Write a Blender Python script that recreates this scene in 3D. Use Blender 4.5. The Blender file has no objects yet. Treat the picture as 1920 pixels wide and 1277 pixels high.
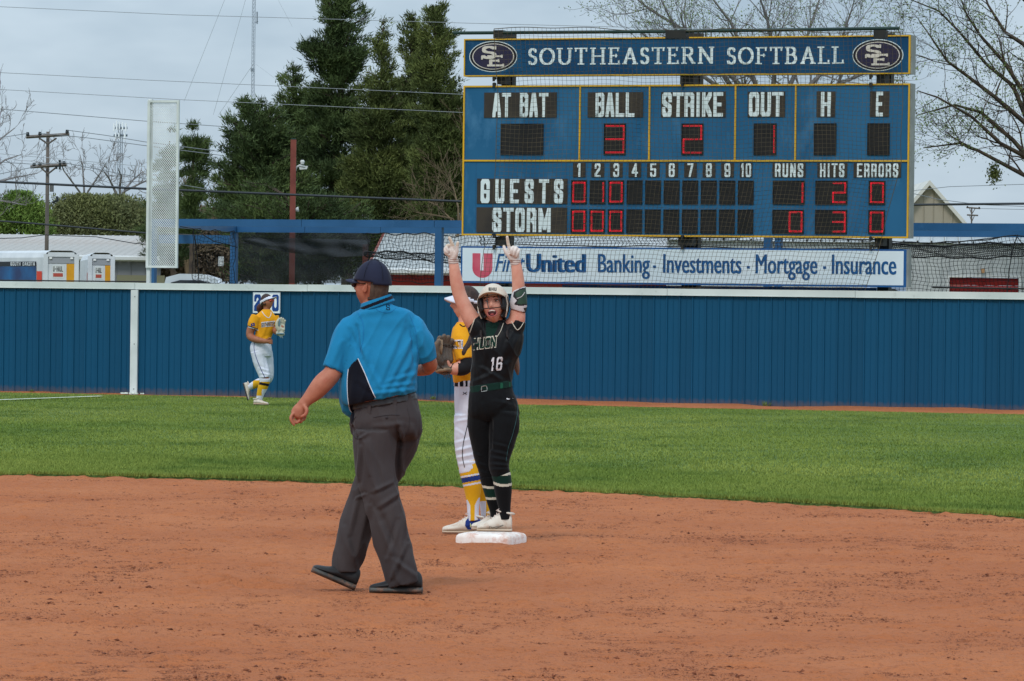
import bpy, math, random
import numpy as np
from mathutils import Vector, Matrix, noise
from mathutils.bvhtree import BVHTree

rad = math.radians
SC = bpy.context.scene
COL = SC.collection

# ------------------------------------------------------------------ camera
FPX, CX, CY, CAMH = 8976.0, 960.0, 638.5, 1.55
TILT, ROLL = rad(0.418), rad(0.70)
Fv = np.array([0, math.cos(TILT), -math.sin(TILT)])
R0 = np.array([1.0, 0, 0]); U0 = np.array([0, math.sin(TILT), math.cos(TILT)])
Rc = math.cos(ROLL) * R0 + math.sin(ROLL) * U0
Uc = -math.sin(ROLL) * R0 + math.cos(ROLL) * U0
O = np.array([0, 0, CAMH])
cam_data = bpy.data.cameras.new('camera')
cam = bpy.data.objects.new('camera', cam_data); COL.objects.link(cam)
cam_data.sensor_fit = 'HORIZONTAL'; cam_data.sensor_width = 36
cam_data.lens = 36 * FPX / 1920
cam_data.clip_start = 1; cam_data.clip_end = 4000
M = Matrix.Identity(4)
for i in range(3):
    M[i][0] = Rc[i]; M[i][1] = Uc[i]; M[i][2] = -Fv[i]; M[i][3] = O[i]
cam.matrix_world = M
SC.camera = cam

# ------------------------------------------------------------------ light
SC.view_settings.view_transform = 'Standard'; SC.view_settings.look = 'None'
SC.view_settings.gamma = 1; SC.view_settings.use_curve_mapping = False
SC.view_settings.exposure = 0.0
SUN_EL, SUN_AZ = rad(48), rad(200)       # azimuth from +Y, clockwise: behind the camera, a little to the left
world = bpy.data.worlds.new('World'); SC.world = world; world.use_nodes = True
wn, wl = world.node_tree.nodes, world.node_tree.links
wn.clear()
wo = wn.new('ShaderNodeOutputWorld'); bg = wn.new('ShaderNodeBackground')
sky = wn.new('ShaderNodeTexSky'); sky.sky_type = 'NISHITA'; sky.sun_disc = False
sky.sun_elevation = SUN_EL; sky.sun_rotation = SUN_AZ
tc = wn.new('ShaderNodeTexCoord')
mp = wn.new('ShaderNodeMapping'); mp.inputs['Scale'].default_value = (8, 8, 22)
nz = wn.new('ShaderNodeTexNoise'); nz.inputs['Scale'].default_value = 1.0; nz.inputs['Detail'].default_value = 5
nz.inputs['Roughness'].default_value = 0.55
rp = wn.new('ShaderNodeValToRGB')
rp.color_ramp.elements[0].position = 0.39; rp.color_ramp.elements[0].color = (3.75, 4.9, 6.1, 1)
rp.color_ramp.elements[1].position = 0.62; rp.color_ramp.elements[1].color = (6.0, 7.2, 8.3, 1)
mx = wn.new('ShaderNodeMix'); mx.data_type = 'RGBA'; mx.inputs[0].default_value = 0.88
wl.new(tc.outputs['Generated'], mp.inputs['Vector']); wl.new(mp.outputs['Vector'], nz.inputs['Vector'])
wl.new(nz.outputs['Fac'], rp.inputs['Fac'])
# overcast: the vault is brighter overhead than at the horizon
sep = wn.new('ShaderNodeSeparateXYZ'); wl.new(tc.outputs['Generated'], sep.inputs[0])
mr = wn.new('ShaderNodeMapRange'); mr.inputs[1].default_value = 0.0; mr.inputs[2].default_value = 1.0
mr.inputs[3].default_value = 1.0; mr.inputs[4].default_value = 2.3
wl.new(sep.outputs['Z'], mr.inputs[0])
vm = wn.new('ShaderNodeVectorMath'); vm.operation = 'SCALE'
wl.new(rp.outputs['Color'], vm.inputs[0]); wl.new(mr.outputs[0], vm.inputs['Scale'])
wl.new(sky.outputs['Color'], mx.inputs['A']); wl.new(vm.outputs[0], mx.inputs['B'])
wl.new(mx.outputs['Result'], bg.inputs['Color']); bg.inputs['Strength'].default_value = 0.1
wl.new(bg.outputs[0], wo.inputs[0])

sl = bpy.data.lights.new('sun', 'SUN'); sl.energy = 1.5; sl.angle = rad(14); sl.color = (1, 0.955, 0.89)
sun = bpy.data.objects.new('sun', sl); COL.objects.link(sun)
sd = Vector((math.sin(SUN_AZ) * math.cos(SUN_EL), math.cos(SUN_AZ) * math.cos(SUN_EL), math.sin(SUN_EL)))
sun.rotation_euler = sd.to_track_quat('Z', 'Y').to_euler()
sun.location = (0, 0, 30)

# ------------------------------------------------------------------ geometry of the place
def ray(px, py): return Fv + (px - CX) / FPX * Rc - (py - CY) / FPX * Uc
def W(px, py, Y):
    D = ray(px, py); return O + D * (Y / D[1])
def G(px, py, z=0.0):
    D = ray(px, py); return O + D * ((z - CAMH) / D[2])
def proj(P):
    P = np.asarray(P) - O
    z = P @ Fv
    return CX + FPX * (P @ Rc) / z, CY - FPX * (P @ Uc) / z
FA, FB = G(0, 738), G(1920, 776.5)
FU = (FB - FA); FU[2] = 0; FU /= np.linalg.norm(FU)
FN = np.array([-FU[1], FU[0], 0.0])
t_ = -FA[0] / FU[0]
FO = FA + FU * t_; FO[2] = 0
def FW(u, w, z): return FO + FU * u + FN * w + np.array([0, 0, z])
def FP(px, py, w):
    """pixel -> (u, z) on the vertical plane parallel to the fence, w metres behind it"""
    D = ray(px, py)
    k = ((FO + FN * w - O) @ FN) / (D @ FN)
    P = O + D * k
    return (P - FO) @ FU, P[2]
FROT = math.atan2(FU[1], FU[0])

# ------------------------------------------------------------------ materials
def c(r, g, b):
    f = lambda v: (v / 255 / 12.92) if v / 255 <= 0.04045 else ((v / 255 + 0.055) / 1.055) ** 2.4
    return (f(r), f(g), f(b))
MATS = {}
def mat(name, col, col2=None, scale=4.0, rough=0.7, bump=0.0, bscale=None, metal=0.0, spec=0.3, detail=4,
        stretch=(1, 1, 1), rnd=0.0, attr=None, lo=0.35, hi=0.65, emit=None, alpha=None, sheen=0.0, trans=0.0,
        dirt=None, bdist=0.01, splash=None):
    if name in MATS: return MATS[name]
    m = bpy.data.materials.new(name); m.use_nodes = True
    n, l = m.node_tree.nodes, m.node_tree.links
    b = n['Principled BSDF']
    b.inputs['Roughness'].default_value = rough; b.inputs['Metallic'].default_value = metal
    b.inputs['Specular IOR Level'].default_value = spec
    if sheen: b.inputs['Sheen Weight'].default_value = sheen
    tc = n.new('ShaderNodeTexCoord'); mp = n.new('ShaderNodeMapping'); mp.inputs['Scale'].default_value = stretch
    l.new(tc.outputs['Object'], mp.inputs['Vector'])
    out = None
    if col2 is not None:
        nz = n.new('ShaderNodeTexNoise'); nz.inputs['Scale'].default_value = scale; nz.inputs['Detail'].default_value = detail
        l.new(mp.outputs[0], nz.inputs['Vector'])
        r = n.new('ShaderNodeValToRGB')
        r.color_ramp.elements[0].position = lo; r.color_ramp.elements[0].color = (*col, 1)
        r.color_ramp.elements[1].position = hi; r.color_ramp.elements[1].color = (*col2, 1)
        l.new(nz.outputs['Fac'], r.inputs['Fac']); out = r.outputs['Color']
    else:
        rgb = n.new('ShaderNodeRGB'); rgb.outputs[0].default_value = (*col, 1); out = rgb.outputs[0]
    if dirt is not None:      # (colour, scale, threshold, amount) patches of grime
        nz2 = n.new('ShaderNodeTexNoise'); nz2.inputs['Scale'].default_value = dirt[1]; nz2.inputs['Detail'].default_value = 6
        nz2.inputs['Roughness'].default_value = 0.7
        l.new(mp.outputs[0], nz2.inputs['Vector'])
        mr = n.new('ShaderNodeMapRange'); mr.inputs[1].default_value = dirt[2]; mr.inputs[2].default_value = dirt[2] + 0.15
        mr.inputs[4].default_value = dirt[3]
        l.new(nz2.outputs['Fac'], mr.inputs[0])
        mm = n.new('ShaderNodeMix'); mm.data_type = 'RGBA'; mm.inputs['B'].default_value = (*dirt[0], 1)
        l.new(mr.outputs[0], mm.inputs[0]); l.new(out, mm.inputs['A']); out = mm.outputs['Result']
    if splash is not None:    # (colour, height, amount): soil splashed up from the ground
        sx = n.new('ShaderNodeSeparateXYZ'); l.new(tc.outputs['Object'], sx.inputs[0])
        nz3 = n.new('ShaderNodeTexNoise'); nz3.inputs['Scale'].default_value = 9; nz3.inputs['Detail'].default_value = 7
        l.new(tc.outputs['Object'], nz3.inputs['Vector'])
        ma = n.new('ShaderNodeMath'); ma.operation = 'MULTIPLY_ADD'; ma.inputs[1].default_value = splash[1] * 1.6; ma.inputs[2].default_value = -splash[1] * .8
        l.new(nz3.outputs['Fac'], ma.inputs[0]); sb_ = n.new('ShaderNodeMath'); sb_.operation = 'SUBTRACT'; l.new(sx.outputs['Z'], sb_.inputs[0]); l.new(ma.outputs[0], sb_.inputs[1])
        mr4 = n.new('ShaderNodeMapRange'); mr4.inputs[1].default_value = splash[1]; mr4.inputs[2].default_value = 0.0; mr4.inputs[3].default_value = 0; mr4.inputs[4].default_value = splash[2]
        l.new(sb_.outputs[0], mr4.inputs[0]); m3 = n.new('ShaderNodeMix'); m3.data_type = 'RGBA'; m3.inputs['B'].default_value = (*splash[0], 1)
        l.new(mr4.outputs[0], m3.inputs[0]); l.new(out, m3.inputs['A']); out = m3.outputs['Result']
    if rnd or attr:
        hs = n.new('ShaderNodeHueSaturation')
        l.new(out, hs.inputs['Color'])
        if attr:
            at = n.new('ShaderNodeAttribute'); at.attribute_name = attr; src = at.outputs['Fac']; amt = rnd or 0.5
        else:
            oi = n.new('ShaderNodeObjectInfo'); src = oi.outputs['Random']; amt = rnd
        mr2 = n.new('ShaderNodeMapRange'); mr2.inputs[3].default_value = 1 - amt; mr2.inputs[4].default_value = 1 + amt
        l.new(src, mr2.inputs[0]); l.new(mr2.outputs[0], hs.inputs['Value'])
        if attr:
            mr3 = n.new('ShaderNodeMapRange'); mr3.inputs[3].default_value = 0.505; mr3.inputs[4].default_value = 0.485
            l.new(src, mr3.inputs[0]); l.new(mr3.outputs[0], hs.inputs['Hue'])
        out = hs.outputs['Color']
    l.new(out, b.inputs['Base Color'])
    if bump:
        bn = n.new('ShaderNodeTexNoise'); bn.inputs['Scale'].default_value = bscale or scale * 4; bn.inputs['Detail'].default_value = 6
        l.new(mp.outputs[0], bn.inputs['Vector'])
        bp = n.new('ShaderNodeBump'); bp.inputs['Strength'].default_value = bump; bp.inputs['Distance'].default_value = bdist
        l.new(bn.outputs['Fac'], bp.inputs['Height']); l.new(bp.outputs[0], b.inputs['Normal'])
    if emit:
        b.inputs['Emission Color'].default_value = (*emit[0], 1); b.inputs['Emission Strength'].default_value = emit[1]
    if alpha is not None: b.inputs['Alpha'].default_value = alpha
    if trans:
        b.inputs['Transmission Weight'].default_value = trans
    MATS[name] = m
    return m

# ------------------------------------------------------------------ object helpers
def root_loc(o):
    v = Vector((0, 0, 0))
    while o is not None:
        v += o.location; o = o.parent
    return np.array(v)
def thing(name, label, cat, loc, group=None, kind=None):
    o = bpy.data.objects.new(name, None); COL.objects.link(o)
    o.empty_display_size = 0.2
    o.location = Vector([float(v) for v in loc])
    if label: o['label'] = label
    if cat: o['category'] = cat
    if group: o['group'] = group
    if kind: o['kind'] = kind
    return o
def tag(o, label=None, cat=None, group=None, kind=None):
    if label: o['label'] = label
    if cat: o['category'] = cat
    if group: o['group'] = group
    if kind: o['kind'] = kind
    return o
def link_mesh(name, me, mats, parent=None, smooth=False, loc=None):
    o = bpy.data.objects.new(name, me); COL.objects.link(o)
    if mats is not None:
        for m in (mats if isinstance(mats, (list, tuple)) else [mats]): me.materials.append(m)
    if parent is not None: o.parent = parent
    if loc is not None: o.location = Vector([float(v) for v in loc])
    if smooth: me.shade_smooth()
    return o
def np_mesh(name, V, Fc, mats, parent=None, smooth=False, attr=None, loc=None, mi=None, kind=None):
    """V (n,3) world coordinates, Fc (m,k) face indices"""
    off = root_loc(parent)
    if loc is not None: off = off + np.array(loc, float)
    V = np.asarray(V, np.float64) - off
    Fc = np.asarray(Fc, np.int32)
    me = bpy.data.meshes.new(name)
    me.vertices.add(len(V)); me.vertices.foreach_set('co', V.astype(np.float32).ravel())
    k = Fc.shape[1]
    me.loops.add(Fc.size); me.loops.foreach_set('vertex_index', Fc.ravel())
    me.polygons.add(len(Fc)); me.polygons.foreach_set('loop_start', np.arange(len(Fc), dtype=np.int32) * k)
    me.polygons.foreach_set('loop_total', np.full(len(Fc), k, np.int32))
    if mi is not None: me.polygons.foreach_set('material_index', np.asarray(mi, np.int32))
    me.update(calc_edges=True)
    if attr is not None:
        a = me.attributes.new(attr[0], 'FLOAT', 'POINT'); a.data.foreach_set('value', np.asarray(attr[1], np.float32))
    o = link_mesh(name, me, mats, parent, smooth, loc)
    if kind: o['kind'] = kind
    return o

class MB:
    def __init__(s): s.v = []; s.f = []; s.m = []
    def add(s, V, F, m=0):
        b = len(s.v); s.v += [tuple(map(float, p)) for p in V]; s.f += [tuple(i + b for i in f) for f in F]; s.m += [m] * len(F)
        return s
    BOXF = [(0, 1, 3, 2), (4, 6, 7, 5), (0, 4, 5, 1), (2, 3, 7, 6), (0, 2, 6, 4), (1, 5, 7, 3)]
    def box(s, x0, x1, y0, y1, z0, z1, fn=None, m=0):
        fn = fn or (lambda a, b, c_: (a, b, c_))
        P = [fn(x, y, z) for x in (x0, x1) for y in (y0, y1) for z in (z0, z1)]
        return s.add(P, MB.BOXF, m)
    def fbox(s, u0, u1, w0, w1, z0, z1, m=0): return s.box(u0, u1, w0, w1, z0, z1, FW, m)
    def tube(s, pts, r, n=6, m=0, cap=True):
        pts = [np.array(p, float) for p in pts]
        if not hasattr(r, '__len__'): r = [r] * len(pts)
        V = []; F = []
        a_prev = None
        for i, p in enumerate(pts):
            t = pts[min(i + 1, len(pts) - 1)] - pts[max(i - 1, 0)]
            t = t / (np.linalg.norm(t) + 1e-12)
            ref = np.array([0, 1.0, 0]) if abs(t[1]) < 0.9 else np.array([1.0, 0, 0])
            a = np.cross(t, ref); a /= np.linalg.norm(a)
            if a_prev is not None and a @ a_prev < 0: a = -a
            a_prev = a
            b = np.cross(t, a)
            for k in range(n):
                q = 2 * math.pi * k / n
                V.append(p + r[i] * (math.cos(q) * a + math.sin(q) * b))
        for i in range(len(pts) - 1):
            for k in range(n):
                k2 = (k + 1) % n
                F.append((i * n + k, i * n + k2, (i + 1) * n + k2, (i + 1) * n + k))
        if cap:
            F.append(tuple(range(n))[::-1]); F.append(tuple((len(pts) - 1) * n + k for k in range(n)))
        return s.add(V, F, m)
    def prism(s, poly, fn, h0, h1, m=0):
        """poly (x,z) list -> fn(x, h, z)"""
        n = len(poly)
        V = [fn(x, h0, z) for x, z in poly] + [fn(x, h1, z) for x, z in poly]
        F = [tuple(range(n)), tuple(range(2 * n - 1, n - 1, -1))]
        F += [(i, (i + 1) % n + 0, (i + 1) % n + n, i + n) for i in range(n)]
        return s.add(V, F, m)
    def build(s, name, mats, parent=None, smooth=False, loc=None, kind=None):
        off = root_loc(parent)
        if loc is not None: off = off + np.array(loc, float)
        me = bpy.data.meshes.new(name)
        me.from_pydata([tuple(np.array(p) - off) for p in s.v], [], s.f)
        if any(s.m): me.polygons.foreach_set('material_index', s.m)
        me.update()
        o = link_mesh(name, me, mats, parent, smooth, loc)
        if kind: o['kind'] = kind
        return o
def copy_part(src, parent, loc, name=None):
    o = src.copy(); COL.objects.link(o); o.parent = parent; o.location = Vector([float(v) for v in loc])
    return o

_rng = np.random.default_rng(7)
_tab = _rng.random((256, 256))
def vnoise(x, y, s=1.0, seed=0):
    x = np.asarray(x) / s + seed * 17.3; y = np.asarray(y) / s + seed * 9.1
    xi = np.floor(x).astype(int); yi = np.floor(y).astype(int); fx = x - xi; fy = y - yi
    fx = fx * fx * (3 - 2 * fx); fy = fy * fy * (3 - 2 * fy)
    g = lambda a, b: _tab[a % 256, b % 256]
    return (g(xi, yi) * (1 - fx) + g(xi + 1, yi) * fx) * (1 - fy) + (g(xi, yi + 1) * (1 - fx) + g(xi + 1, yi + 1) * fx) * fy

# ------------------------------------------------------------------ lettering
CHB = [(0, .13), (0, .87), (.22, 1), (.78, 1), (1, .87), (1, .13), (.78, 0), (.22, 0), (0, .13)]
BLOCK = {
 'A': [[(0, 0), (.42, 1), (.58, 1), (1, 0)], [(.2, .28), (.8, .28)]],
 'B': [[(0, 0), (0, 1), (.75, 1), (1, .88), (1, .64), (.78, .53), (0, .53)], [(.78, .53), (1, .42), (1, .12), (.75, 0), (0, 0)]],
 'C': [[(1, .65), (1, .87), (.78, 1), (.22, 1), (0, .87), (0, .13), (.22, 0), (.78, 0), (1, .13), (1, .35)]],
 'D': [[(0, 0), (0, 1), (.7, 1), (1, .85), (1, .15), (.7, 0), (0, 0)]],
 'E': [[(1, 1), (0, 1), (0, 0), (1, 0)], [(0, .5), (.8, .5)]],
 'G': [[(1, .68), (1, .87), (.78, 1), (.22, 1), (0, .87), (0, .13), (.22, 0), (.78, 0), (1, .13), (1, .47), (.55, .47)]],
 'H': [[(0, 0), (0, 1)], [(1, 0), (1, 1)], [(0, .5), (1, .5)]],
 'I': [[(.5, 0), (.5, 1)]],
 'K': [[(0, 0), (0, 1)], [(1, 1), (.15, .48)], [(.25, .58), (1, 0)]],
 'L': [[(0, 1), (0, 0), (1, 0)]],
 'M': [[(0, 0), (0, 1), (.5, .1), (1, 1), (1, 0)]],
 'N': [[(0, 0), (0, 1), (1, 0), (1, 1)]],
 'O': [CHB], '0': [CHB],
 'R': [[(0, 0), (0, 1), (.75, 1), (1, .88), (1, .6), (.78, .48), (0, .48)], [(.78, .48), (1, .36), (1, 0)]],
 'S': [[(1, .7), (1, .87), (.78, 1), (.22, 1), (0, .87), (0, .66), (.15, .57), (.85, .42), (1, .33), (1, .13), (.78, 0), (.22, 0), (0, .13), (0, .3)]],
 'T': [[(.5, 0), (.5, 1)], [(-.08, 1), (1.08, 1)]],
 'U': [[(0, 1), (0, .13), (.22, 0), (.78, 0), (1, .13), (1, 1)]],
 '1': [[(.1, .8), (.62, 1), (.62, 0)]],
 '2': [[(0, .7), (0, .87), (.22, 1), (.78, 1), (1, .87), (1, .64), (0, .14), (0, 0), (1, 0)]],
 '3': [[(0, .75), (0, .87), (.22, 1), (.78, 1), (1, .87), (1, .62), (.8, .52), (.4, .52)], [(.8, .52), (1, .42), (1, .13), (.78, 0), (.22, 0), (0, .13), (0, .27)]],
 '4': [[(.78, 0), (.78, 1), (0, .28), (1.08, .28)]],
 '5': [[(1, 1), (0, 1), (0, .55), (.78, .6), (1, .5), (1, .13), (.78, 0), (.22, 0), (0, .13), (0, .27)]],
 '6': [[(1, .75), (1, .87), (.78, 1), (.22, 1), (0, .87), (0, .13), (.22, 0), (.78, 0), (1, .13), (1, .45), (.78, .56), (0, .5)]],
 '7': [[(0, 1), (1, 1), (.35, 0)]],
 '8': [[(.2, .53), (0, .64), (0, .87), (.22, 1), (.78, 1), (1, .87), (1, .64), (.8, .53), (.2, .53), (0, .42), (0, .13), (.22, 0), (.78, 0), (1, .13), (1, .42), (.8, .53)]],
 '9': [[(0, .25), (0, .13), (.22, 0), (.78, 0), (1, .13), (1, .87), (.78, 1), (.22, 1), (0, .87), (0, .55), (.22, .44), (1, .5)]],
 '-': [[(.1, .5), (.9, .5)]], '.': [[(.4, 0), (.6, 0)]],
}
def arc(cx, cy, rx, ry, a0, a1, n=12):
    return [(cx + rx * math.cos(rad(a0 + (a1 - a0) * i / n)), cy + ry * math.sin(rad(a0 + (a1 - a0) * i / n))) for i in range(n + 1)]
SERIF = {   # strokes, widths, serifs (x, y, half width)
 'S': (arc(.5, .73, .42, .27, 20, 270, 12) [:] , .62),
}
SERIFG = {
 'S': ([arc(.5, .75, .45, .25, 25, 250, 10) + arc(.5, .25, .5, .25, 70, -160, 10)], .60, [(.93, .86, 0), (.05, .1, 0)]),
 'O': ([arc(.5, .5, .5, .5, 0, 360, 22)], 1.02, []),
 'U': ([[(.1, 1), (.1, .35)] + arc(.5, .35, .4, .35, 180, 360, 10) + [(.9, 1)]], 1.0, [(.1, 1, .2), (.9, 1, .17)]),
 'T': ([[(.5, 0), (.5, 1)], [(0, 1), (1, 1)]], .86, [(.5, 0, .22), (0, .9, .02), (1, .9, .02)]),
 'H': ([[(.13, 0), (.13, 1)], [(.87, 0), (.87, 1)], [(.13, .5), (.87, .5)]], 1.05, [(.13, 0, .18), (.13, 1, .18), (.87, 0, .18), (.87, 1, .18)]),
 'E': ([[(.15, 0), (.15, 1)], [(0, 1), (.9, 1)], [(0, 0), (1, 0)], [(.15, .52), (.7, .52)]], .78, [(.9, .9, .02), (1, .1, .02), (.7, .52, .03)]),
 'A': ([[(.08, 0), (.5, 1)], [(.52, .97), (.9, 0)], [(.25, .33), (.76, .33)]], 1.0, [(.08, 0, .15), (.9, 0, .18)]),
 'R': ([[(.13, 0), (.13, 1)], [(.0, 1), (.5, 1)] + arc(.5, .76, .3, .24, 90, -90, 8) + [(.13, .52)], [(.5, .5), (.92, 0)]], .92, [(.13, 0, .18), (.95, 0, .12)]),
 'N': ([[(.1, 0), (.1, 1)], [(.1, 1), (.9, 0)], [(.9, 0), (.9, 1)]], 1.05, [(.1, 0, .16), (.07, 1, .14), (.9, 1, .16)]),
 'F': ([[(.15, 0), (.15, 1)], [(0, 1), (.95, 1)], [(.15, .52), (.75, .52)]], .76, [(.17, 0, .22), (.95, .9, .02), (.75, .52, .03)]),
 'B': ([[(.13, 0), (.13, 1)], [(0, 1), (.5, 1)] + arc(.5, .77, .3, .23, 90, -90, 8) + [(.13, .54)], [(.5, .54)] + arc(.52, .27, .38, .27, 90, -90, 8) + [(0, 0)]], .86, []),
 'L': ([[(.17, 0), (.17, 1)], [(0, 0), (1, 0)]], .78, [(.17, 1, .22), (1, .1, .02)]),
}
def hull(pts):
    pts = sorted(set((round(x, 6), round(y, 6)) for x, y in pts))
    def half(ps):
        h = []
        for p in ps:
            while len(h) >= 2 and (h[-1][0] - h[-2][0]) * (p[1] - h[-2][1]) - (h[-1][1] - h[-2][1]) * (p[0] - h[-2][0]) <= 1e-12: h.pop()
            h.append(p)
        return h
    a = half(pts); b = half(pts[::-1])
    return a[:-1] + b[:-1]
def strokes_to(mb, strokes, x0, y0, w, h, pw, ph, fn, th=0.004, m=0, k0=0):
    """sweep a rectangular pen pw x ph; glyph box [x0,x0+w]x[y0,y0+h]; fn(x, depth, y) -> world"""
    k = k0
    for st in strokes:
        for a, b in zip(st[:-1], st[1:]):
            q = []
            for (x, y) in (a, b):
                X = x0 + pw / 2 + x * (w - pw); Y = y0 + ph / 2 + y * (h - ph)
                q += [(X - pw / 2, Y - ph / 2), (X + pw / 2, Y - ph / 2), (X + pw / 2, Y + ph / 2), (X - pw / 2, Y + ph / 2)]
            mb.prism(hull(q), fn, -(th + 0.0003 * (k % 9)), 0.0, m); k += 1
    return k
def word_block(mb, s, x0, x1, y0, y1, fn, gap=0.16, pen=0.34, th=0.004, space=0.7, ph=None):
    rel = [(space if ch == ' ' else .5 if ch in 'I' else .62 if ch == '1' else 1.3 if ch == 'M' else 1.0) for ch in s]
    tot = sum(rel) + gap * (len(s) - 1)
    k = (x1 - x0) / tot; x = x0
    for ch, r in zip(s, rel):
        if ch != ' ':
            pw = min(k * pen, (y1 - y0) * .3)
            strokes_to(mb, BLOCK[ch], x, y0, k * r, y1 - y0, pw, (y1 - y0) * (ph or .15), fn, th)
        x += k * (r + gap)
def word_serif(mb, s, x0, x1, y0, y1, fn, gap=0.14, th=0.004):
    rel = [SERIFG[ch][1] if ch != ' ' else .45 for ch in s]
    tot = sum(rel) + gap * (len(s) - 1); k = (x1 - x0) / tot; x = x0; h = y1 - y0
    for ch, r in zip(s, rel):
        if ch != ' ':
            st, _, sf = SERIFG[ch]
            pw, ph = k * .17, h * .075
            q = strokes_to(mb, st, x, y0, k * r, h, pw, ph, fn, th)
            for (sx, sy, hw) in sf:
                X = x + pw / 2 + sx * (k * r - pw); Y = y0 + ph / 2 + sy * (h - ph)
                if hw > .05: mb.prism([(X - hw * k, Y - ph / 2), (X + hw * k, Y - ph / 2), (X + hw * k, Y + ph / 2), (X - hw * k, Y + ph / 2)], fn, -(th + .003), 0)
                elif hw >= 0: mb.prism([(X - .05 * k, Y - h * .1), (X + .05 * k, Y - h * .1), (X + .05 * k, Y + h * .1), (X - .05 * k, Y + h * .1)], fn, -(th + .0033), 0)
        x += k * (r + gap)
def font_mesh(s, bold=0.0, shear=0.0, res=3):
    """built-in font -> triangles normalised: returns V (n,2), faces"""
    cu = bpy.data.curves.new('lettering', 'FONT'); cu.body = s; cu.offset = bold; cu.shear = shear; cu.resolution_u = res
    ob = bpy.data.objects.new('lettering', cu); COL.objects.link(ob)
    dg = bpy.context.evaluated_depsgraph_get(); dg.update()
    me = bpy.data.meshes.new_from_object(ob.evaluated_get(dg))
    V = np.array([v.co[:2] for v in me.vertices]); F = [tuple(p.vertices) for p in me.polygons]
    bpy.data.objects.remove(ob); bpy.data.meshes.remove(me); bpy.data.curves.remove(cu)
    return V, F
def add_font(mb, s, x0, x1, yb, ycap, fn, bold=0.02, shear=0.0, m=0, depth=-0.004):
    """width fitted to x0..x1, baseline yb, capital height up to ycap"""
    V, F = font_mesh(s, bold, shear)
    Vc, _ = font_mesh('H', bold)
    ch = Vc[:, 1].max() - Vc[:, 1].min(); b0 = Vc[:, 1].min()
    sx = (x1 - x0) / (V[:, 0].max() - V[:, 0].min()); sy = (ycap - yb) / ch
    X = x0 + (V[:, 0] - V[:, 0].min()) * sx; Y = yb + (V[:, 1] - b0) * sy
    mb.add([fn(a, depth, b) for a, b in zip(X, Y)], F, m)
# ------------------------------------------------------------------ ground
M_dirt = mat('infield_clay', c(166, 96, 56), c(181, 111, 69), 0.55, 0.95, 1.0, 45, detail=9, lo=.3, hi=.7, bdist=0.03,
             dirt=(c(138, 76, 44), 16, .54, .75))
M_clod = mat('clay_clod', c(138, 78, 50), c(88, 52, 38), 40, 0.95)
M_turf = mat('turf_soil', c(74, 96, 46), c(92, 112, 52), 0.5, 0.95, 0.6, 30, detail=8)
M_land = mat('land', c(104, 108, 72), c(128, 122, 92), 0.06, 0.95, detail=8)
M_grass = mat('grass_blades', c(103, 126, 54), c(138, 150, 72), 0.42, 0.75, detail=7, lo=.33, hi=.68, attr='tint', rnd=.14, spec=.12,
              stretch=(.55, .3, 1), dirt=(c(80, 106, 46), 1.0, .50, .8))
M_chalk = mat('chalk', c(236, 238, 232), c(210, 214, 200), 8, .9)

edge_px = [(-300, 890), (0, 893), (200, 895.5), (640, 907), (860, 915), (1050, 922), (1280, 935), (1600, 953), (1920, 973), (2300, 1001)]
edge = np.array([G(*p)[:2] for p in edge_px])
coef = np.polyfit(edge[:, 0], edge[:, 1], 2)
def edge_y(x):
    x = np.asarray(x, float); xc = np.clip(x, -7, 6.5)
    return np.polyval(coef, xc) + (x - xc) * np.polyval(np.polyder(coef), xc)
def edge_rough(x): return (vnoise(x, x * 0, .35, 3) - .5) * .28 + (vnoise(x, x * 0, .09, 4) - .5) * .12
def fence_y(x): return FO[1] + (x - FO[0]) * FU[1] / FU[0]

# land reaching the horizon
mb = MB(); S_ = 1800
mb.add([(-S_, -200, -.05), (S_, -200, -.05), (S_, 3000, -.05), (-S_, 3000, -.05)], [(0, 1, 2, 3)])
mb.build('ground', M_land).__setitem__('kind', 'structure')

# clay infield, finely tessellated where the picture looks
xs = np.concatenate([np.linspace(-60, -6, 20)[:-1], np.arange(-6, 6, .036), np.linspace(6, 60, 20)])
ys = np.concatenate([np.linspace(-20, 17, 20)[:-1], np.arange(17, 45, .042)])
X, Y = np.meshgrid(xs, ys)
Z = (vnoise(X, Y, .9, 1) - .5) * .012 + (vnoise(X, Y, .28, 2) - .5) * .012 + (vnoise(X, Y, .11, 5) - .5) * .018 + (_rng.random(X.shape) - .5) * .010
Z += np.maximum(vnoise(X, Y, .16, 8) - .72, 0) * .05
for _k in range(900):       # footprints and scuffs
    yy = 18 + _rng.random() ** 1.3 * 22; xx = (_rng.random() * 2 - 1) * (yy * .11); 
    if _k < 160: xx, yy = _rng.normal(-.3, 1.3), _rng.normal(30.2, 1.6)
    if _k > 800: xx, yy = _rng.normal(-.9, .9), _rng.normal(25.6, .9)
    i0, i1 = np.searchsorted(xs, [xx - .25, xx + .25]); j0, j1 = np.searchsorted(ys, [yy - .3, yy + .3])
    an = _rng.random() * 3.14; lx, ly = .05 + .05 * _rng.random(), .09 + .08 * _rng.random(); am = .004 + .008 * _rng.random()
    DX = X[j0:j1, i0:i1] - xx; DY = Y[j0:j1, i0:i1] - yy; q1 = (DX * math.cos(an) + DY * math.sin(an)) / lx; q2 = (-DX * math.sin(an) + DY * math.cos(an)) / ly
    rr2_ = q1 ** 2 + q2 ** 2; Z[j0:j1, i0:i1] += am * (-np.exp(-rr2_) + .8 * np.exp(-((np.sqrt(rr2_) - 1.5) / .45) ** 2))
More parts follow.
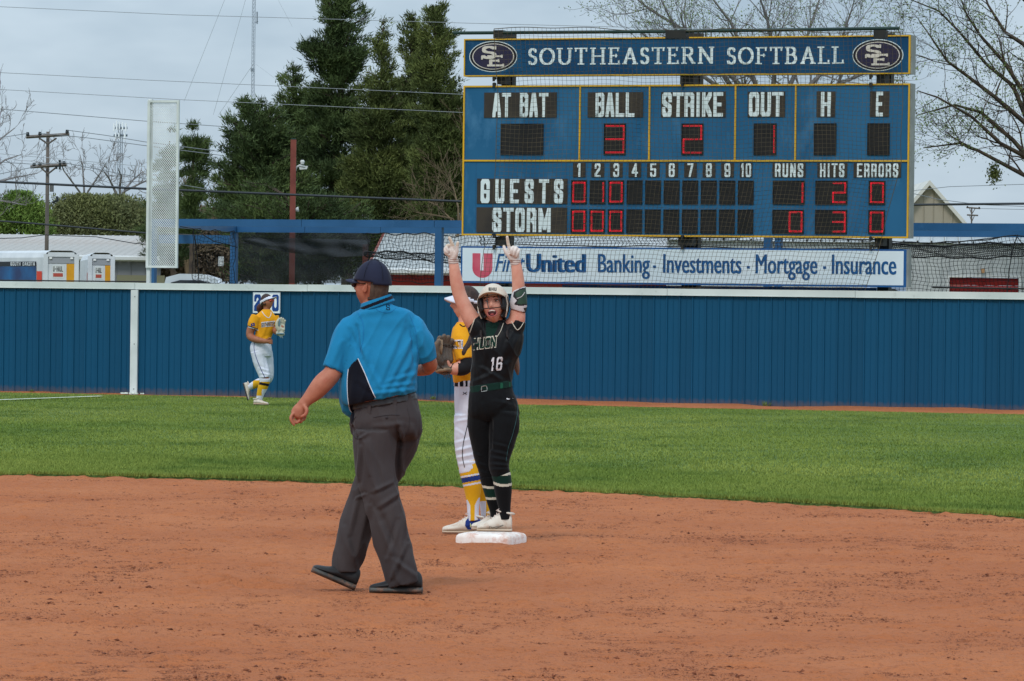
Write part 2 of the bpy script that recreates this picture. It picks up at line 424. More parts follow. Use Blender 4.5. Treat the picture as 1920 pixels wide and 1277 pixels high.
for (fx_, fy_) in ((-.62, 25.6), (-.92, 25.7), (-.4, 32.3), (-.1, 31.1), (-.3, 32.5)):
    Z *= 1 - .85 * np.exp(-((X - fx_) ** 2 + (Y - fy_) ** 2) / .3 ** 2)
fine = ((np.abs(X) < 6.2) & (Y > 16))
Z = np.where(fine, Z, 0)
V = np.stack([X.ravel(), Y.ravel(), Z.ravel()], 1)
nx, ny = len(xs), len(ys)
I = np.arange(nx * ny).reshape(ny, nx)
Fq = np.stack([I[:-1, :-1].ravel(), I[:-1, 1:].ravel(), I[1:, 1:].ravel(), I[1:, :-1].ravel()], 1)
cy_ = V[Fq[:, 0], 1]; Fq = Fq[cy_ < edge_y(V[Fq[:, 0], 0]) + 1.5]
np_mesh('clay_infield', V, Fq, M_dirt, smooth=True).__setitem__('kind', 'structure')

# outfield turf bed with a small lip at the clay
gx = np.concatenate([np.linspace(-70, -8, 30)[:-1], np.arange(-8, 8, .04), np.linspace(8, 70, 30)])
ey = edge_y(gx) + np.where(np.abs(gx) < 8.2, edge_rough(gx), 0)
rows = [(0.0, -.02), (0.02, .018), (1.0, .022)]
V = []; Fq = []
fy = fence_y(gx) + 1.0
for (t, z) in rows:
    V.append(np.stack([gx, ey + (fy - ey) * (0 if t < .5 else 1) + (t if t < .5 else 0), np.full_like(gx, z)], 1))
V = np.concatenate(V); n = len(gx)
for r in range(2):
    i = np.arange(n - 1) + r * n
    Fq.append(np.stack([i, i + 1, i + 1 + n, i + n], 1))
ok = np.concatenate(Fq)
np_mesh('outfield_turf', V, ok, M_turf).__setitem__('kind', 'structure')

# clay strip along the foot of the wall
us = np.arange(-12, 16, .12); V = []; Fq = []
def strip_w(u): return np.interp(u, [-12, -7, -3, -1.5, 0, 3, 9, 16], [.2, .2, .2, .5, 1.5, 1.5, 1.3, 1.3])
prof = [(1.0, .022), (.93, .04), (.5, .05), (.12, .07), (0, .05)]
for k, (t, z) in enumerate(prof):
    wv = -strip_w(us) * t - (vnoise(us, us * 0 + k, .5, 6) - .5) * .35 * (t > .9)
    zz = z * (strip_w(us) / 2.4) + .012 + (vnoise(us, us * 0 + k * 3, .6, 9) - .4) * .06 * (0 < t < .9)
    V.append(np.array([FW(a, b, d) for a, b, d in zip(us, wv, zz)]))
V = np.concatenate(V); n = len(us)
for r in range(4):
    i = np.arange(n - 1) + r * n; Fq.append(np.stack([i, i + 1, i + 1 + n, i + n], 1))
np_mesh('clay_strip', V, np.concatenate(Fq), M_dirt, smooth=True).__setitem__('kind', 'structure')

# grass blades: nobody could count them
rg = np.random.default_rng(11)
def blades(N, yfun, hmin, hmax, wd):
    x = rg.uniform(-8.6, 9.2, N); y = yfun(x, N)
    ok = (np.abs(x) < y * .112 + .5)
    uu = (x - FO[0]) * FU[0] + (y - FO[1]) * FU[1]; ww = (x - FO[0]) * FN[0] + (y - FO[1]) * FN[1]
    ok &= ww < -strip_w(uu) + .1 + rg.uniform(-.15, .15, N)
    x, y = x[ok], y[ok]; N = len(x)
    h = rg.uniform(hmin, hmax, N) * (.75 + .5 * vnoise(x, y, .8, 12)) ; a = rg.uniform(0, 6.28, N); w_ = wd * rg.uniform(.6, 1.3, N)
    ln = rg.uniform(.1, .8, N) * h; la = rg.uniform(0, 6.28, N)
    z0 = .018
    p0 = np.stack([x - np.cos(a) * w_, y - np.sin(a) * w_, np.full(N, z0)], 1)
    p1 = np.stack([x + np.cos(a) * w_, y + np.sin(a) * w_, np.full(N, z0)], 1)
    p2 = np.stack([x + np.cos(la) * ln, y + np.sin(la) * ln, z0 + h], 1)
    V = np.stack([p0, p1, p2], 1).reshape(-1, 3)
    t = np.clip(rg.normal(.5, .22, N), 0, 1)
    return V, np.repeat(t, 3)
e = lambda x: edge_y(x) + edge_rough(x)
parts = [blades(150000, lambda x, N: e(x) + rg.uniform(0, 1, N) ** 1.6 * 6.0, .016, .032, .0035),
         blades(520000, lambda x, N: e(x) + 1 + rg.uniform(0, 1, N) ** 1.15 * (fence_y(x) - e(x)), .013, .024, .007),
         blades(26000, lambda x, N: e(x) + rg.uniform(-.04, .10, N), .02, .045, .004)]
V = np.concatenate([p[0] for p in parts]); tt = np.concatenate([p[1] for p in parts])
np_mesh('grass', V, np.arange(len(V)).reshape(-1, 3), M_grass, attr=('tint', tt), kind='stuff')
tag(bpy.data.objects['grass'], 'short mown green outfield grass between the clay and the blue wall', 'grass')

# clods on the clay
N = 90000
y = 18.5 + rg.uniform(0, 1, N) ** 1.5 * 21; x = rg.uniform(-1, 1, N) * (y * .112 + .3)
den = vnoise(x, y, 1.6, 21) * .6 + vnoise(x, y * .6, .4, 22) * .4
ok = (den > rg.uniform(.34, .80, N)) & (y < edge_y(x) - .1)
x, y = x[ok], y[ok]; N = len(x)
r = np.minimum(.0016 * rg.pareto(2.3, N) + .0014, .0105)
oct_ = np.array([(1, 0, 0), (0, 1, 0), (-1, 0, 0), (0, -1, 0), (0, 0, .8), (0, 0, -.4)], float)
of = np.array([(0, 1, 4), (1, 2, 4), (2, 3, 4), (3, 0, 4), (1, 0, 5), (2, 1, 5), (3, 2, 5), (0, 3, 5)])
V = (oct_[None] + rg.uniform(-.45, .45, (N, 6, 3))) * r[:, None, None] * np.array([1.25, 1.2, .85]) * rg.uniform(.7, 1.4, (N, 1, 3)) + np.stack([x, y, np.full(N, .001)], 1)[:, None, :]
Fq = (of[None] + 6 * np.arange(N)[:, None, None]).reshape(-1, 3)
V = V.reshape(-1, 3)
N = 420000      # fine crumbs
y = 18.3 + rg.uniform(0, 1, N) ** 1.35 * 23; x = rg.uniform(-1, 1, N) * (y * .112 + .3)
den = vnoise(x, y, 1.1, 31) * .5 + vnoise(x, y * .5, .3, 32) * .5
ok = (den > rg.uniform(.36, .82, N)) & (y < edge_y(x) - .1); x, y = x[ok], y[ok]; N = len(x)
r = np.minimum(.0011 * rg.pareto(2.6, N) + .0013, .006) * (y / 24) ** .6
tet = np.array([(1, 0, 0), (-.5, .87, 0), (-.5, -.87, 0), (0, 0, .9)], float)
V2_ = (tet[None] + rg.uniform(-.4, .4, (N, 4, 3))) * r[:, None, None] * np.array([2.2, 1.2, .8]) + np.stack([x, y, np.full(N, .002)], 1)[:, None, :]
F2_ = (np.array([(0, 1, 3), (1, 2, 3), (2, 0, 3)])[None] + 4 * np.arange(N)[:, None, None]).reshape(-1, 3) + len(V)
V = np.concatenate([V, V2_.reshape(-1, 3)]); Fq = np.concatenate([Fq, F2_]); print('crumbs', N)
np_mesh('clay_clods', V, Fq, M_clod, kind='stuff')
tag(bpy.data.objects['clay_clods'], 'small dark clods and crumbs scattered over the red clay', 'clods')

# foul line
a, b = G(-60, 751.5, .05), G(190, 742.3, .05)
d = b - a; d /= np.linalg.norm(d); n_ = np.array([-d[1], d[0], 0]) * .05
rr = np.linspace(0, 1, 60)
L1 = [a + (b - a) * t + n_ * (1 + .25 * math.sin(t * 90)) for t in rr]; L2 = [a + (b - a) * t - n_ for t in rr]
mb = MB(); mb.add(L1 + L2, [(i, i + 1, i + 61, i + 60) for i in range(59)])
mb.build('foul_line', M_chalk, kind='structure')

# ------------------------------------------------------------------ outfield wall
M_wall = mat('blue_panel', c(15, 78, 111), c(10, 69, 101), 1.1, .5, .10, 3, rnd=.07, spec=.2, splash=(c(120, 92, 74), .16, .55), stretch=(1, 1, .5),
             dirt=(c(30, 84, 116), 3.0, .58, .5), bdist=.02)
M_cap = mat('white_cap', c(214, 218, 214), c(196, 202, 198), 1.5, .5, dirt=(c(150, 155, 150), 6, .6, .5))
M_white = mat('white_paint', c(222, 224, 222), c(205, 208, 206), 3, .55, dirt=(c(168, 160, 150), 9, .62, .5))
M_navyp = mat('sign_blue', c(16, 62, 130), rough=.5)
HW = 1.80
u0, _ = FP(-60, 640, 0); u1, _ = FP(1990, 640, 0)
uA = FP(248, 640, 0)[0]; uB = FP(261, 640, 0)[0]
wall = thing('outfield_wall', 'blue metal outfield wall of ribbed panels with a white cap rail', 'wall', FW(0, 0, 0))
pitch = .2135
mb = MB()
P_ = [(0, 0), (.003, -.020), (.022, -.022), (.027, -.004), (.105, -.002), (.110, -.008), (.118, -.008), (.123, -.002), (pitch - .004, 0)]
V = [FU * x + FN * w + np.array([0, 0, z]) for z in (0.015, HW - .06) for x, w in P_]
k = len(P_)
pm = MB(); pm.add([FW(0, 0, 0) + v for v in V], [(i, i + 1, i + 1 + k, i + k) for i in range(k - 1)])
proto = pm.build('panel', M_wall, wall)
u = u0; first = True; base = FW(0, 0, 0)
while u < u1:
    j = (noise.noise(Vector((u * .9, 0, 0)))) * .012
    loc = FU * u + FN * j
    if first: proto.location = Vector(loc); first = False
    else: copy_part(proto, wall, loc)
    u += pitch
mb = MB(); mb.fbox(u0, u1, .034, .06, 0, HW - .05); mb.build('back_sheet', M_wall, wall)
u = u0
while u < u1:      # cap rail in lengths
    e_ = min(u + 3.05, u1); mb = MB()
    dz = noise.noise(Vector((u, 3, 0))) * .006
    mb.fbox(u, e_ - .006, -.05, .09, HW - .062 + dz, HW + .045 + dz)
    mb.fbox(u, e_ - .006, -.056, -.0505, HW - .062 + dz, HW - .054 + dz)
    mb.build('cap_rail', M_cap, wall); u = e_
mb = MB(); mb.fbox(uA, uB, -.075, -.034, 0, HW - .07)
po = mb.build('foul_marker_post', M_white, wall)
for z in (.12, .85, 1.62):
    mb = MB(); uc = (uA + uB) / 2 + .01
    mb.box(uc - .008, uc + .008, -.079, -.0752, z - .008, z + .008, FW); mb.build('screw', mat('bolt', c(120, 120, 120), rough=.4, metal=.6), po)
# spilled lime at the foot of the marker post
mb = MB()
for i in range(38):
    uu, ww = (uA + uB) / 2 + random.Random(i).gauss(0, .09), -.09 - random.Random(i + 500).random() * .1
    p = FW(uu, ww, .06); s_ = .006 + .012 * random.Random(i + 99).random()
    mb.box(p[0] - s_, p[0] + s_, p[1] - s_, p[1] + s_, .04, .05 + s_ * .8)
mb.build('spilled_chalk', M_chalk, kind='stuff'); tag(bpy.data.objects['spilled_chalk'], 'white lime spilled at the foot of the white marker post', 'lime')

# distance sign on the wall
ua, zb = FP(474, 587, -.05); ub, zt = FP(525.5, 548.5, -.05)
sg = thing('distance_sign', 'white distance sign reading 200 in blue on the blue wall', 'sign', FW((ua + ub) / 2, -.05, zb))
mb = MB(); mb.fbox(ua, ub, -.05, -.034, zb, zt); mb.build('panel', mat('sign_white', c(232, 236, 238), rough=.5), sg)
mb = MB()
def fnw(w0): return lambda x, h, z: FW(x, w0 + h, z)
s_ = (ub - ua)
for ch, xa in (('2', .05), ('0', .38), ('0', .71)):
    strokes_to(mb, BLOCK[ch], ua + s_ * xa, zb + (zt - zb) * .1, s_ * .24, (zt - zb) * .8, s_ * .075, (zt - zb) * .15, fnw(-.0505), .003)
mb.build('numeral', M_navyp, sg)
mb = MB()
for q in ((ua, ub, zb, zb + .012), (ua, ub, zt - .012, zt), (ua, ua + .012, zb + .012, zt - .012), (ub - .012, ub, zb + .012, zt - .012)):
    mb.fbox(q[0], q[1], -.053, -.0502, q[2], q[3])
mb.build('edge_trim', mat('sign_edge', c(190, 200, 210), rough=.5), sg)

# small weeds at the foot of the wall
def weed(px, py, s, seed):
    rr = np.random.default_rng(seed); b = FW(FP(px, py, -.08)[0], -.08, .05); V = []
    for i in range(26):
        a = rr.uniform(0, 6.28); h = s * rr.uniform(.5, 1); l = s * rr.uniform(.1, .7); t = np.array([math.cos(a), math.sin(a), 0])
        q = np.array([-t[1], t[0], 0]) * .01
        bb = b + t * .02 + np.array([rr.uniform(-.4, .4) * s, 0, 0])
        V += [bb - q, bb + q, bb + t * l + np.array([0, 0, h])]
    o = np_mesh('weed', np.array(V), np.arange(len(V)).reshape(-1, 3), mat('weed_leaf', c(90, 120, 60), c(120, 135, 80), 20), loc=b)
    return o
for (px, py, s, sd_, lb) in ((812, 757, .06, 1, 'low green weed at the wall foot behind the umpire'), (1437, 765, .10, 2, 'thin tall weed against the wall right of the batter'),
                      (1010, 762, .05, 3, 'tiny weed at the wall foot beside the runner'), (60, 741, .04, 5, 'small weed at the left end of the wall')):
    tag(weed(px, py, s, sd_), lb, 'weed', 'weeds along the wall')

# ------------------------------------------------------------------ scoreboard
WB = 1.5
def U_(px, py=300): return FP(px, py, WB)[0]
def Z_(py, px): return FP(px, py, WB)[1]
M_sb = mat('scoreboard_blue', c(44, 102, 140), c(27, 86, 124), .9, .5, .04, 5, spec=.2, dirt=(c(70, 120, 156), 1.6, .54, .7), stretch=(1, 1, .5))
M_hd = mat('header_blue', c(24, 78, 114), c(14, 62, 98), .9, .5, .04, 5, spec=.2, dirt=(c(70, 112, 140), 2.2, .6, .4))
M_yel = mat('yellow_trim', c(222, 168, 30), c(205, 160, 50), 2, .5)
M_plate = mat('dark_plate', c(48, 42, 38), c(62, 54, 46), 3, .6)
M_win = mat('digit_window', c(26, 24, 24), c(36, 32, 30), 4, .35)
M_let = mat('white_lettering', c(226, 234, 234), c(206, 216, 216), 5, .6)
M_alu = mat('aluminium_side', c(150, 152, 146), c(128, 130, 126), 3, .45, metal=.2)
M_dkst = mat('dark_steel', c(30, 32, 32), c(44, 42, 38), 5, .6)
M_led = mat('red_led', c(120, 10, 16), emit=(c(255, 34, 56), 1.5), rough=.4)
M_bst = mat('blue_steel', c(44, 92, 136), c(36, 82, 122), 1.5, .45, dirt=(c(70, 116, 160), 3, .6, .5))
xl, xr = U_(868), U_(1705)
zt, zm, zb = Z_(158.6, 1280), Z_(301.5, 1280), Z_(444, 1280)
sb = thing('scoreboard', 'large blue softball scoreboard with yellow trim and red lit digits behind the wall', 'scoreboard', FW((xl + xr) / 2, WB, 0))
mb = MB(); mb.fbox(xl, xr, WB, WB + .22, zb, zt); mb.build('cabinet', M_sb, sb)
mb = MB(); mb.fbox(xr + .001, xr + .02, WB - .005, WB + .22, zb, zt); mb.build('side_panel', M_alu, sb)
tw = .026
fw = lambda w0: (lambda x, h, z: FW(x, w0 + h, z))
def strip(nm, a, b, c_, d_, par, m=M_yel, w=WB, th=.02):
    q = MB(); q.fbox(a, b, w - th, w - .0005, c_, d_); return q.build(nm, m, par)
strip('trim', xl, xr, zt - tw, zt, sb); strip('trim', xl, xr, zb, zb + tw, sb); strip('trim', xl + tw, xr - tw, zm - tw / 2, zm + tw / 2, sb)
strip('trim', xl, xl + tw, zb + tw, zt - tw, sb); strip('trim', xr - tw, xr, zb + tw, zt - tw, sb)
for px in (1087.6, 1218, 1379, 1492):
    q = U_(px, 230); strip('trim', q - tw / 2, q + tw / 2, zm + tw / 2, zt - tw, sb)
def zl(pl, pr, px):     # a height measured at x=868 (pl) and x=1705 (pr)
    return Z_(pl + (pr - pl) * (px - 868) / 837, px)
def plate(text, x0, x1, tx0, tx1, yl0, yl1, yr0, yr1, pen=.34, gap=.16, space=.7, ph=None):
    xm = (x0 + x1) / 2
    z1, z0 = zl(yl0, yr0, xm), zl(yl1, yr1, xm)
    q = MB(); q.fbox(U_(x0), U_(x1), WB - .012, WB - .0005, z0, z1); p = q.build('label_plate', M_plate, sb)
    q = MB(); word_block(q, text, U_(tx0), U_(tx1), z0 + (z1 - z0) * .02, z1 - (z1 - z0) * .02, fw(WB - .0125), gap, pen, space=space, ph=ph)
    q.build('lettering', M_let, p)
TOP = (173.7, 221, 171, 219)
plate('AT BAT', 906.8, 1043, 922.9, 1026.5, *TOP, space=.75); plate('BALL', 1101, 1205, 1116, 1189, *TOP)
plate('STRIKE', 1238.4, 1359.5, 1240.8, 1355, *TOP); plate('OUT', 1401, 1471, 1403.5, 1467, *TOP)
plate('H', 1530, 1565, 1538.5, 1557, *TOP); plate('E', 1630, 1666, 1641.6, 1654.7, *TOP)
plate('GUESTS', 895.4, 1065, 902.7, 1057.4, 334.7, 381.7, 337, 385, gap=.62, pen=.36)
plate('STORM', 895, 1064.7, 925, 1034.5, 388.5, 435.5, 392, 440, gap=.22, pen=.36)
INX = [1086.7, 1121.5, 1156.2, 1190.9, 1225.6, 1260.4, 1295.2, 1330, 1364.7, 1399.5]
for i, px in enumerate(INX):
    hwid = 5.5 if i not in (0, 9) else (4 if i == 0 else 9.5)
    plate(str(i + 1), px - 11.7, px + 11.7, px - hwid, px + hwid, 305.6, 332, 306, 333, gap=.2 if i < 9 else .3, pen=.30, ph=.13)
plate('RUNS', 1449, 1511, 1454, 1507, 305.6, 332, 306, 333, gap=.36, pen=.32, ph=.13)
plate('HITS', 1533, 1589, 1538.5, 1584, 305.6, 332, 306, 333, gap=.36, pen=.32, ph=.13)
plate('ERRORS', 1601, 1690, 1607.7, 1685, 305.6, 332, 306, 333, gap=.36, pen=.32, ph=.13)
SEG = {'0': 'abcdef', '1': 'bc', '2': 'abged', '3': 'abgcd'}
def window(x0, x1, yl0, yl1, yr0, yr1, digit=None, slot=None):
    xm = (x0 + x1) / 2
    z1, z0 = zl(yl0, yr0, xm), zl(yl1, yr1, xm); a, b = U_(x0), U_(x1)
    q = MB(); q.fbox(a, b, WB - .008, WB - .0005, z0, z1)
    for (e0, e1, f0, f1) in ((a - .008, b + .008, z1, z1 + .008), (a - .008, b + .008, z0 - .008, z0), (a - .008, a, z0, z1), (b, b + .008, z0, z1)):
        q.fbox(e0, e1, WB - .02, WB - .0007, f0, f1)
    p = q.build('digit_window', M_win, sb)
    if digit:
        if slot: a = U_(slot)
        dx0, dx1 = a + .028, b - .028; h0, h1 = z0 + .03, z1 - .03; hm = (h0 + h1) / 2
        S = {'a': (dx0, h1, dx1, h1), 'g': (dx0, hm, dx1, hm), 'd': (dx0, h0, dx1, h0), 'f': (dx0, hm, dx0, h1), 'b': (dx1, hm, dx1, h1),
             'e': (dx0, h0, dx0, hm), 'c': (dx1, h0, dx1, hm)}
        q = MB()
        for s in SEG[digit]:
            X0, Z0_, X1, Z1_ = S[s]; L = math.hypot(X1 - X0, Z1_ - Z0_); n = max(3, int(L / .0185))
            for i in range(n + 1):
                for off in (-.008, .008):
                    cx_ = X0 + (X1 - X0) * i / n + (off if abs(X1 - X0) < 1e-6 else 0); cz_ = Z0_ + (Z1_ - Z0_) * i / n + (off if abs(Z1_ - Z0_) < 1e-6 else 0)
                    r = .0058
                    q.add([FW(cx_ - r, WB - .012, cz_), FW(cx_, WB - .012, cz_ - r), FW(cx_ + r, WB - .012, cz_), FW(cx_, WB - .012, cz_ + r), FW(cx_, WB - .02, cz_)],
                          [(0, 1, 4), (1, 2, 4), (2, 3, 4), (3, 0, 4)])
        q.build('lit_digit', M_led, p)
DW = (233, 289, 232, 290)
window(939.6, 1018, *DW); window(1133, 1172.4, *DW, '3'); window(1278.5, 1317.8, *DW, '2'); window(1414, 1454.8, *DW, '1', 1414)
window(1527, 1567, *DW); window(1627, 1667, *DW)
GR, SR = (338.6, 381, 340, 383), (392.5, 435.5, 395, 438)
for i, px in enumerate(INX):
    window(px - 13.7, px + 13.8, *GR, '0' if i in (0, 2) else '1' if i == 1 else None)
    window(px - 13.7, px + 13.8, *SR, '0' if i < 3 else None)
window(1451, 1509, *GR, '1', 1481); window(1531, 1589, *GR, '2', 1560); window(1631, 1660, *GR, '0')
window(1451, 1508, *SR, '0', 1479); window(1531, 1589, *SR, '3', 1560); window(1631, 1660, *SR, '0')
# seams of the cabinet sheets
for px in (893, 1062, 1430):
    q = U_(px); strip('seam', q - .0015, q + .0015, zb + tw + .01, zm - tw, sb, mat('seam_blue', c(22, 66, 104), rough=.6), th=.002)
# posts and clamps
for px, hw_ in ((936, 10), (1284, 15), (1648, 10.5)):
    a, b = U_(px - hw_), U_(px + hw_)
    mb = MB(); mb.fbox(a, b, WB + .3, WB + .48, 0, Z_(60, px)); mb.build('post', M_dkst, sb)
    for py in (149, 452):
        mb = MB(); z = Z_(py, px)
        mb.fbox(a + .02, b - .02, WB + .05, WB + .3, z - .075, z + .075); mb.build('bracket', M_dkst, sb)
for px in (928, 1281, 1634):
    for py in (147 if px < 1600 else 143, 158, 441 + (px - 928) * .008, 462):
        mb = MB(); uu, z = FP(px, py, WB)
        mb.tube([FW(uu, WB - .05, z), FW(uu, WB + .0, z)], .028, 8); mb.fbox(uu - .02, uu + .02, WB - .06, WB - .045, z - .05, z + .02)
        mb.build('net_clamp', M_dkst, sb)

# header sign
hz1, hz0 = Z_(69.5, 1280), Z_(141.2, 1280)
hd = thing('header_sign', 'long blue header sign lettered SOUTHEASTERN SOFTBALL above the scoreboard', 'sign', FW((xl + xr) / 2, WB, hz0))
mb = MB(); mb.fbox(xl, xr, WB, WB + .22, hz0, hz1); mb.build('cabinet', M_hd, hd)
mb = MB(); mb.fbox(xr + .001, xr + .02, WB - .005, WB + .22, hz0, hz1); mb.build('side_panel', M_alu, hd)
for q in ((xl, xr, hz1 - .02, hz1), (xl, xr, hz0, hz0 + .02), (xl, xl + .02, hz0 + .02, hz1 - .02), (xr - .03, xr, hz0 + .02, hz1 - .02)): strip('trim', *q, hd)
mb = MB(); word_serif(mb, 'SOUTHEASTERN', U_(988), U_(1337), zl(122.5, 117.5, 1160), zl(90.5, 86.5, 1160), fw(WB - .001)); mb.build('lettering', M_let, hd)
mb = MB(); word_serif(mb, 'SOFTBALL', U_(1360.5), U_(1580.5), zl(123.5, 119, 1470), zl(90.5, 87, 1470), fw(WB - .001)); mb.build('lettering', M_let, hd)
M_lnavy = mat('logo_navy', c(36, 32, 62), c(44, 38, 60), 5, .5)
M_lcream = mat('logo_cream', c(206, 196, 184), rough=.6)
for px, py in ((925, 106), (1646, 103.5)):
    uc, zc = FP(px, py, WB)
    R_, r_ = .415, .25
    def ell(a, b, w, m, nm, par):
        q = MB(); q.prism([(uc + a * math.cos(t), zc + b * math.sin(t)) for t in np.linspace(0, 2 * math.pi, 48)[:-1]], fw(WB), w, w + .0015, 0)
        return q.build(nm, m, par)
    em = ell(R_, r_, -.003, M_let, 'emblem', hd)
    ell(R_ * .97, r_ * .95, -.005, mat('logo_black', c(22, 20, 30), rough=.5), 'oval', em)
    ell(R_ * .87, r_ * .84, -.007, M_lcream, 'oval', em); ell(R_ * .83, r_ * .79, -.009, M_lnavy, 'oval', em)
    q = MB()
    def lg(ch, x0, x1, z0, z1, d0, pen):
        st, _, sf = SERIFG[ch]
        strokes_to(q, st, uc + x0, zc + z0, x1 - x0, z1 - z0, pen, .03, fw(WB - d0), .002)
        for (sx, sy, hw2) in sf: q.prism([(uc + x0 + (x1 - x0) * sx - .015, zc + z0 + (z1 - z0) * (sy - .14)), (uc + x0 + (x1 - x0) * sx + .015, zc + z0 + (z1 - z0) * (sy - .14)),
            (uc + x0 + (x1 - x0) * sx + .015, zc + z0 + (z1 - z0) * (sy + .14)), (uc + x0 + (x1 - x0) * sx - .015, zc + z0 + (z1 - z0) * (sy + .14))], fw(WB - d0), -.0055, 0)
    lg('E', -.10, .18, -.16, .02, .0095, .055)
    lg('S', -.20, .06, -.04, .17, .0165, .055)
    q.build('monogram', M_lcream, em)

# pipe above the header with its clamps
mb = MB(); A_, B_ = FP(850, 62, .9), FP(1686, 53, .9)
pipe = thing('net_pipe', 'dark green pipe running above the header sign holding the net', 'pipe', FW(A_[0], .9, A_[1]))
mb.tube([FW(A_[0], .9, A_[1]), FW((A_[0] + B_[0]) / 2, .9, (A_[1] + B_[1]) / 2 - .012), FW(B_[0], .9, B_[1])], .027, 10); mb.build('tube', mat('dark_green', c(22, 48, 44), c(34, 56, 50), 6, .5), pipe)
for px, hw_ in ((935, 9), (1268, 20), (1650, 11)):
    uu, z = FP(px, 62, .9); mb = MB(); mb.fbox(uu - hw_ * .0085, uu + hw_ * .0085, .86, 1.02, z - .085, z + .045); mb.build('clamp', M_dkst, pipe)

# sponsor sign
sz1, sz0 = Z_(464.5, 1284), Z_(534.5, 1284)
sp = thing('sponsor_sign', 'long white bank advertising sign with blue lettering under the scoreboard', 'sign', FW((xl + xr) / 2, WB, sz0))
sl_, sr_ = U_(866.5), U_(1702)
mb = MB(); mb.fbox(sl_, sr_, WB, WB + .16, sz0, sz1); mb.build('cabinet', mat('sponsor_edge', c(30, 92, 150), c(24, 80, 136), 2, .5), sp)
mb = MB(); mb.fbox(sr_ + .001, sr_ + .035, WB - .003, WB + .16, sz0, sz1 - .01); mb.build('side_panel', M_alu, sp)
mb = MB(); mb.fbox(sl_ + .028, sr_ - .045, WB - .004, WB - .0005, sz0 + .03, sz1 - .028)
mb.build('face', mat('sponsor_white', c(212, 224, 228), c(222, 230, 232), .8, .45), sp)
M_sblue = mat('sponsor_blue', c(18, 82, 136), c(24, 90, 144), 4, .5)
fz = fw(WB - .0045)
def zl2(pl, pr, px): return Z_(pl + (pr - pl) * (px - 868) / 837, px)
for txt, x0, x1, b, s in (('First', 928, 985, .003, .32), ('United', 988, 1097.5, .022, 0), ('Banking', 1121.5, 1219, .0075, 0), ('-', 1224, 1231, .0, 0), ('Investments', 1243.7, 1390.7, .0075, 0), ('-', 1400, 1407, .0, 0),
                       ('Mortgage', 1417, 1533, .0075, 0), ('-', 1543, 1550, .0, 0), ('Insurance', 1560, 1681, .0075, 0)):
    xm = (x0 + x1) / 2; q = MB()
    for sh_i, sh_ in enumerate((-b, 0, b)): add_font(q, txt, U_(x0, 500) + .006 + sh_, U_(x1, 500) - .006 + sh_, zl2(509, 514.5, xm), zl2(475.5, 478, xm), fz, 0.0, s, depth=-.004 - .0008 * sh_i); q.build('lettering', M_sblue, sp)
q = MB(); x0, x1, x2, x3 = [U_(p, 500) for p in (886, 901, 907, 923.5)]; z1, z0 = Z_(475, 904), Z_(521, 904); xc = (x0 + x3) / 2; rx = (x3 - x0) / 2
out = [(x0, z1), (x0, z0 + .16)] + [(xc - rx * math.cos(t), z0 + .16 - .16 * math.sin(t)) for t in np.linspace(0.05, math.pi - .05, 14)] + [(x3, z0 + .16), (x3, z1)]
q.prism(out, fz, -.002, 0, 0); q.build('emblem', mat('sponsor_red', c(198, 70, 92), c(206, 96, 112), 4, .5), sp)
q = MB(); q.prism([(x1, z1 + .001), (x1, z0 + .12), (x2, z0 + .12), (x2, z1 + .001)], fz, -.005, -.0025, 0)
q.build('emblem_slot', mat('sponsor_slot', c(222, 226, 230), rough=.5), sp)
# blue beam low behind the sponsor sign
mb = MB(); a, b = FP(1050, 541, WB + .4)[0], FP(1640, 541, WB + .4)[0]; mb.fbox(a, b, WB + .5, WB + .62, sz0 - .12, sz0 - .01); mb.build('lower_rail', M_bst, sb)

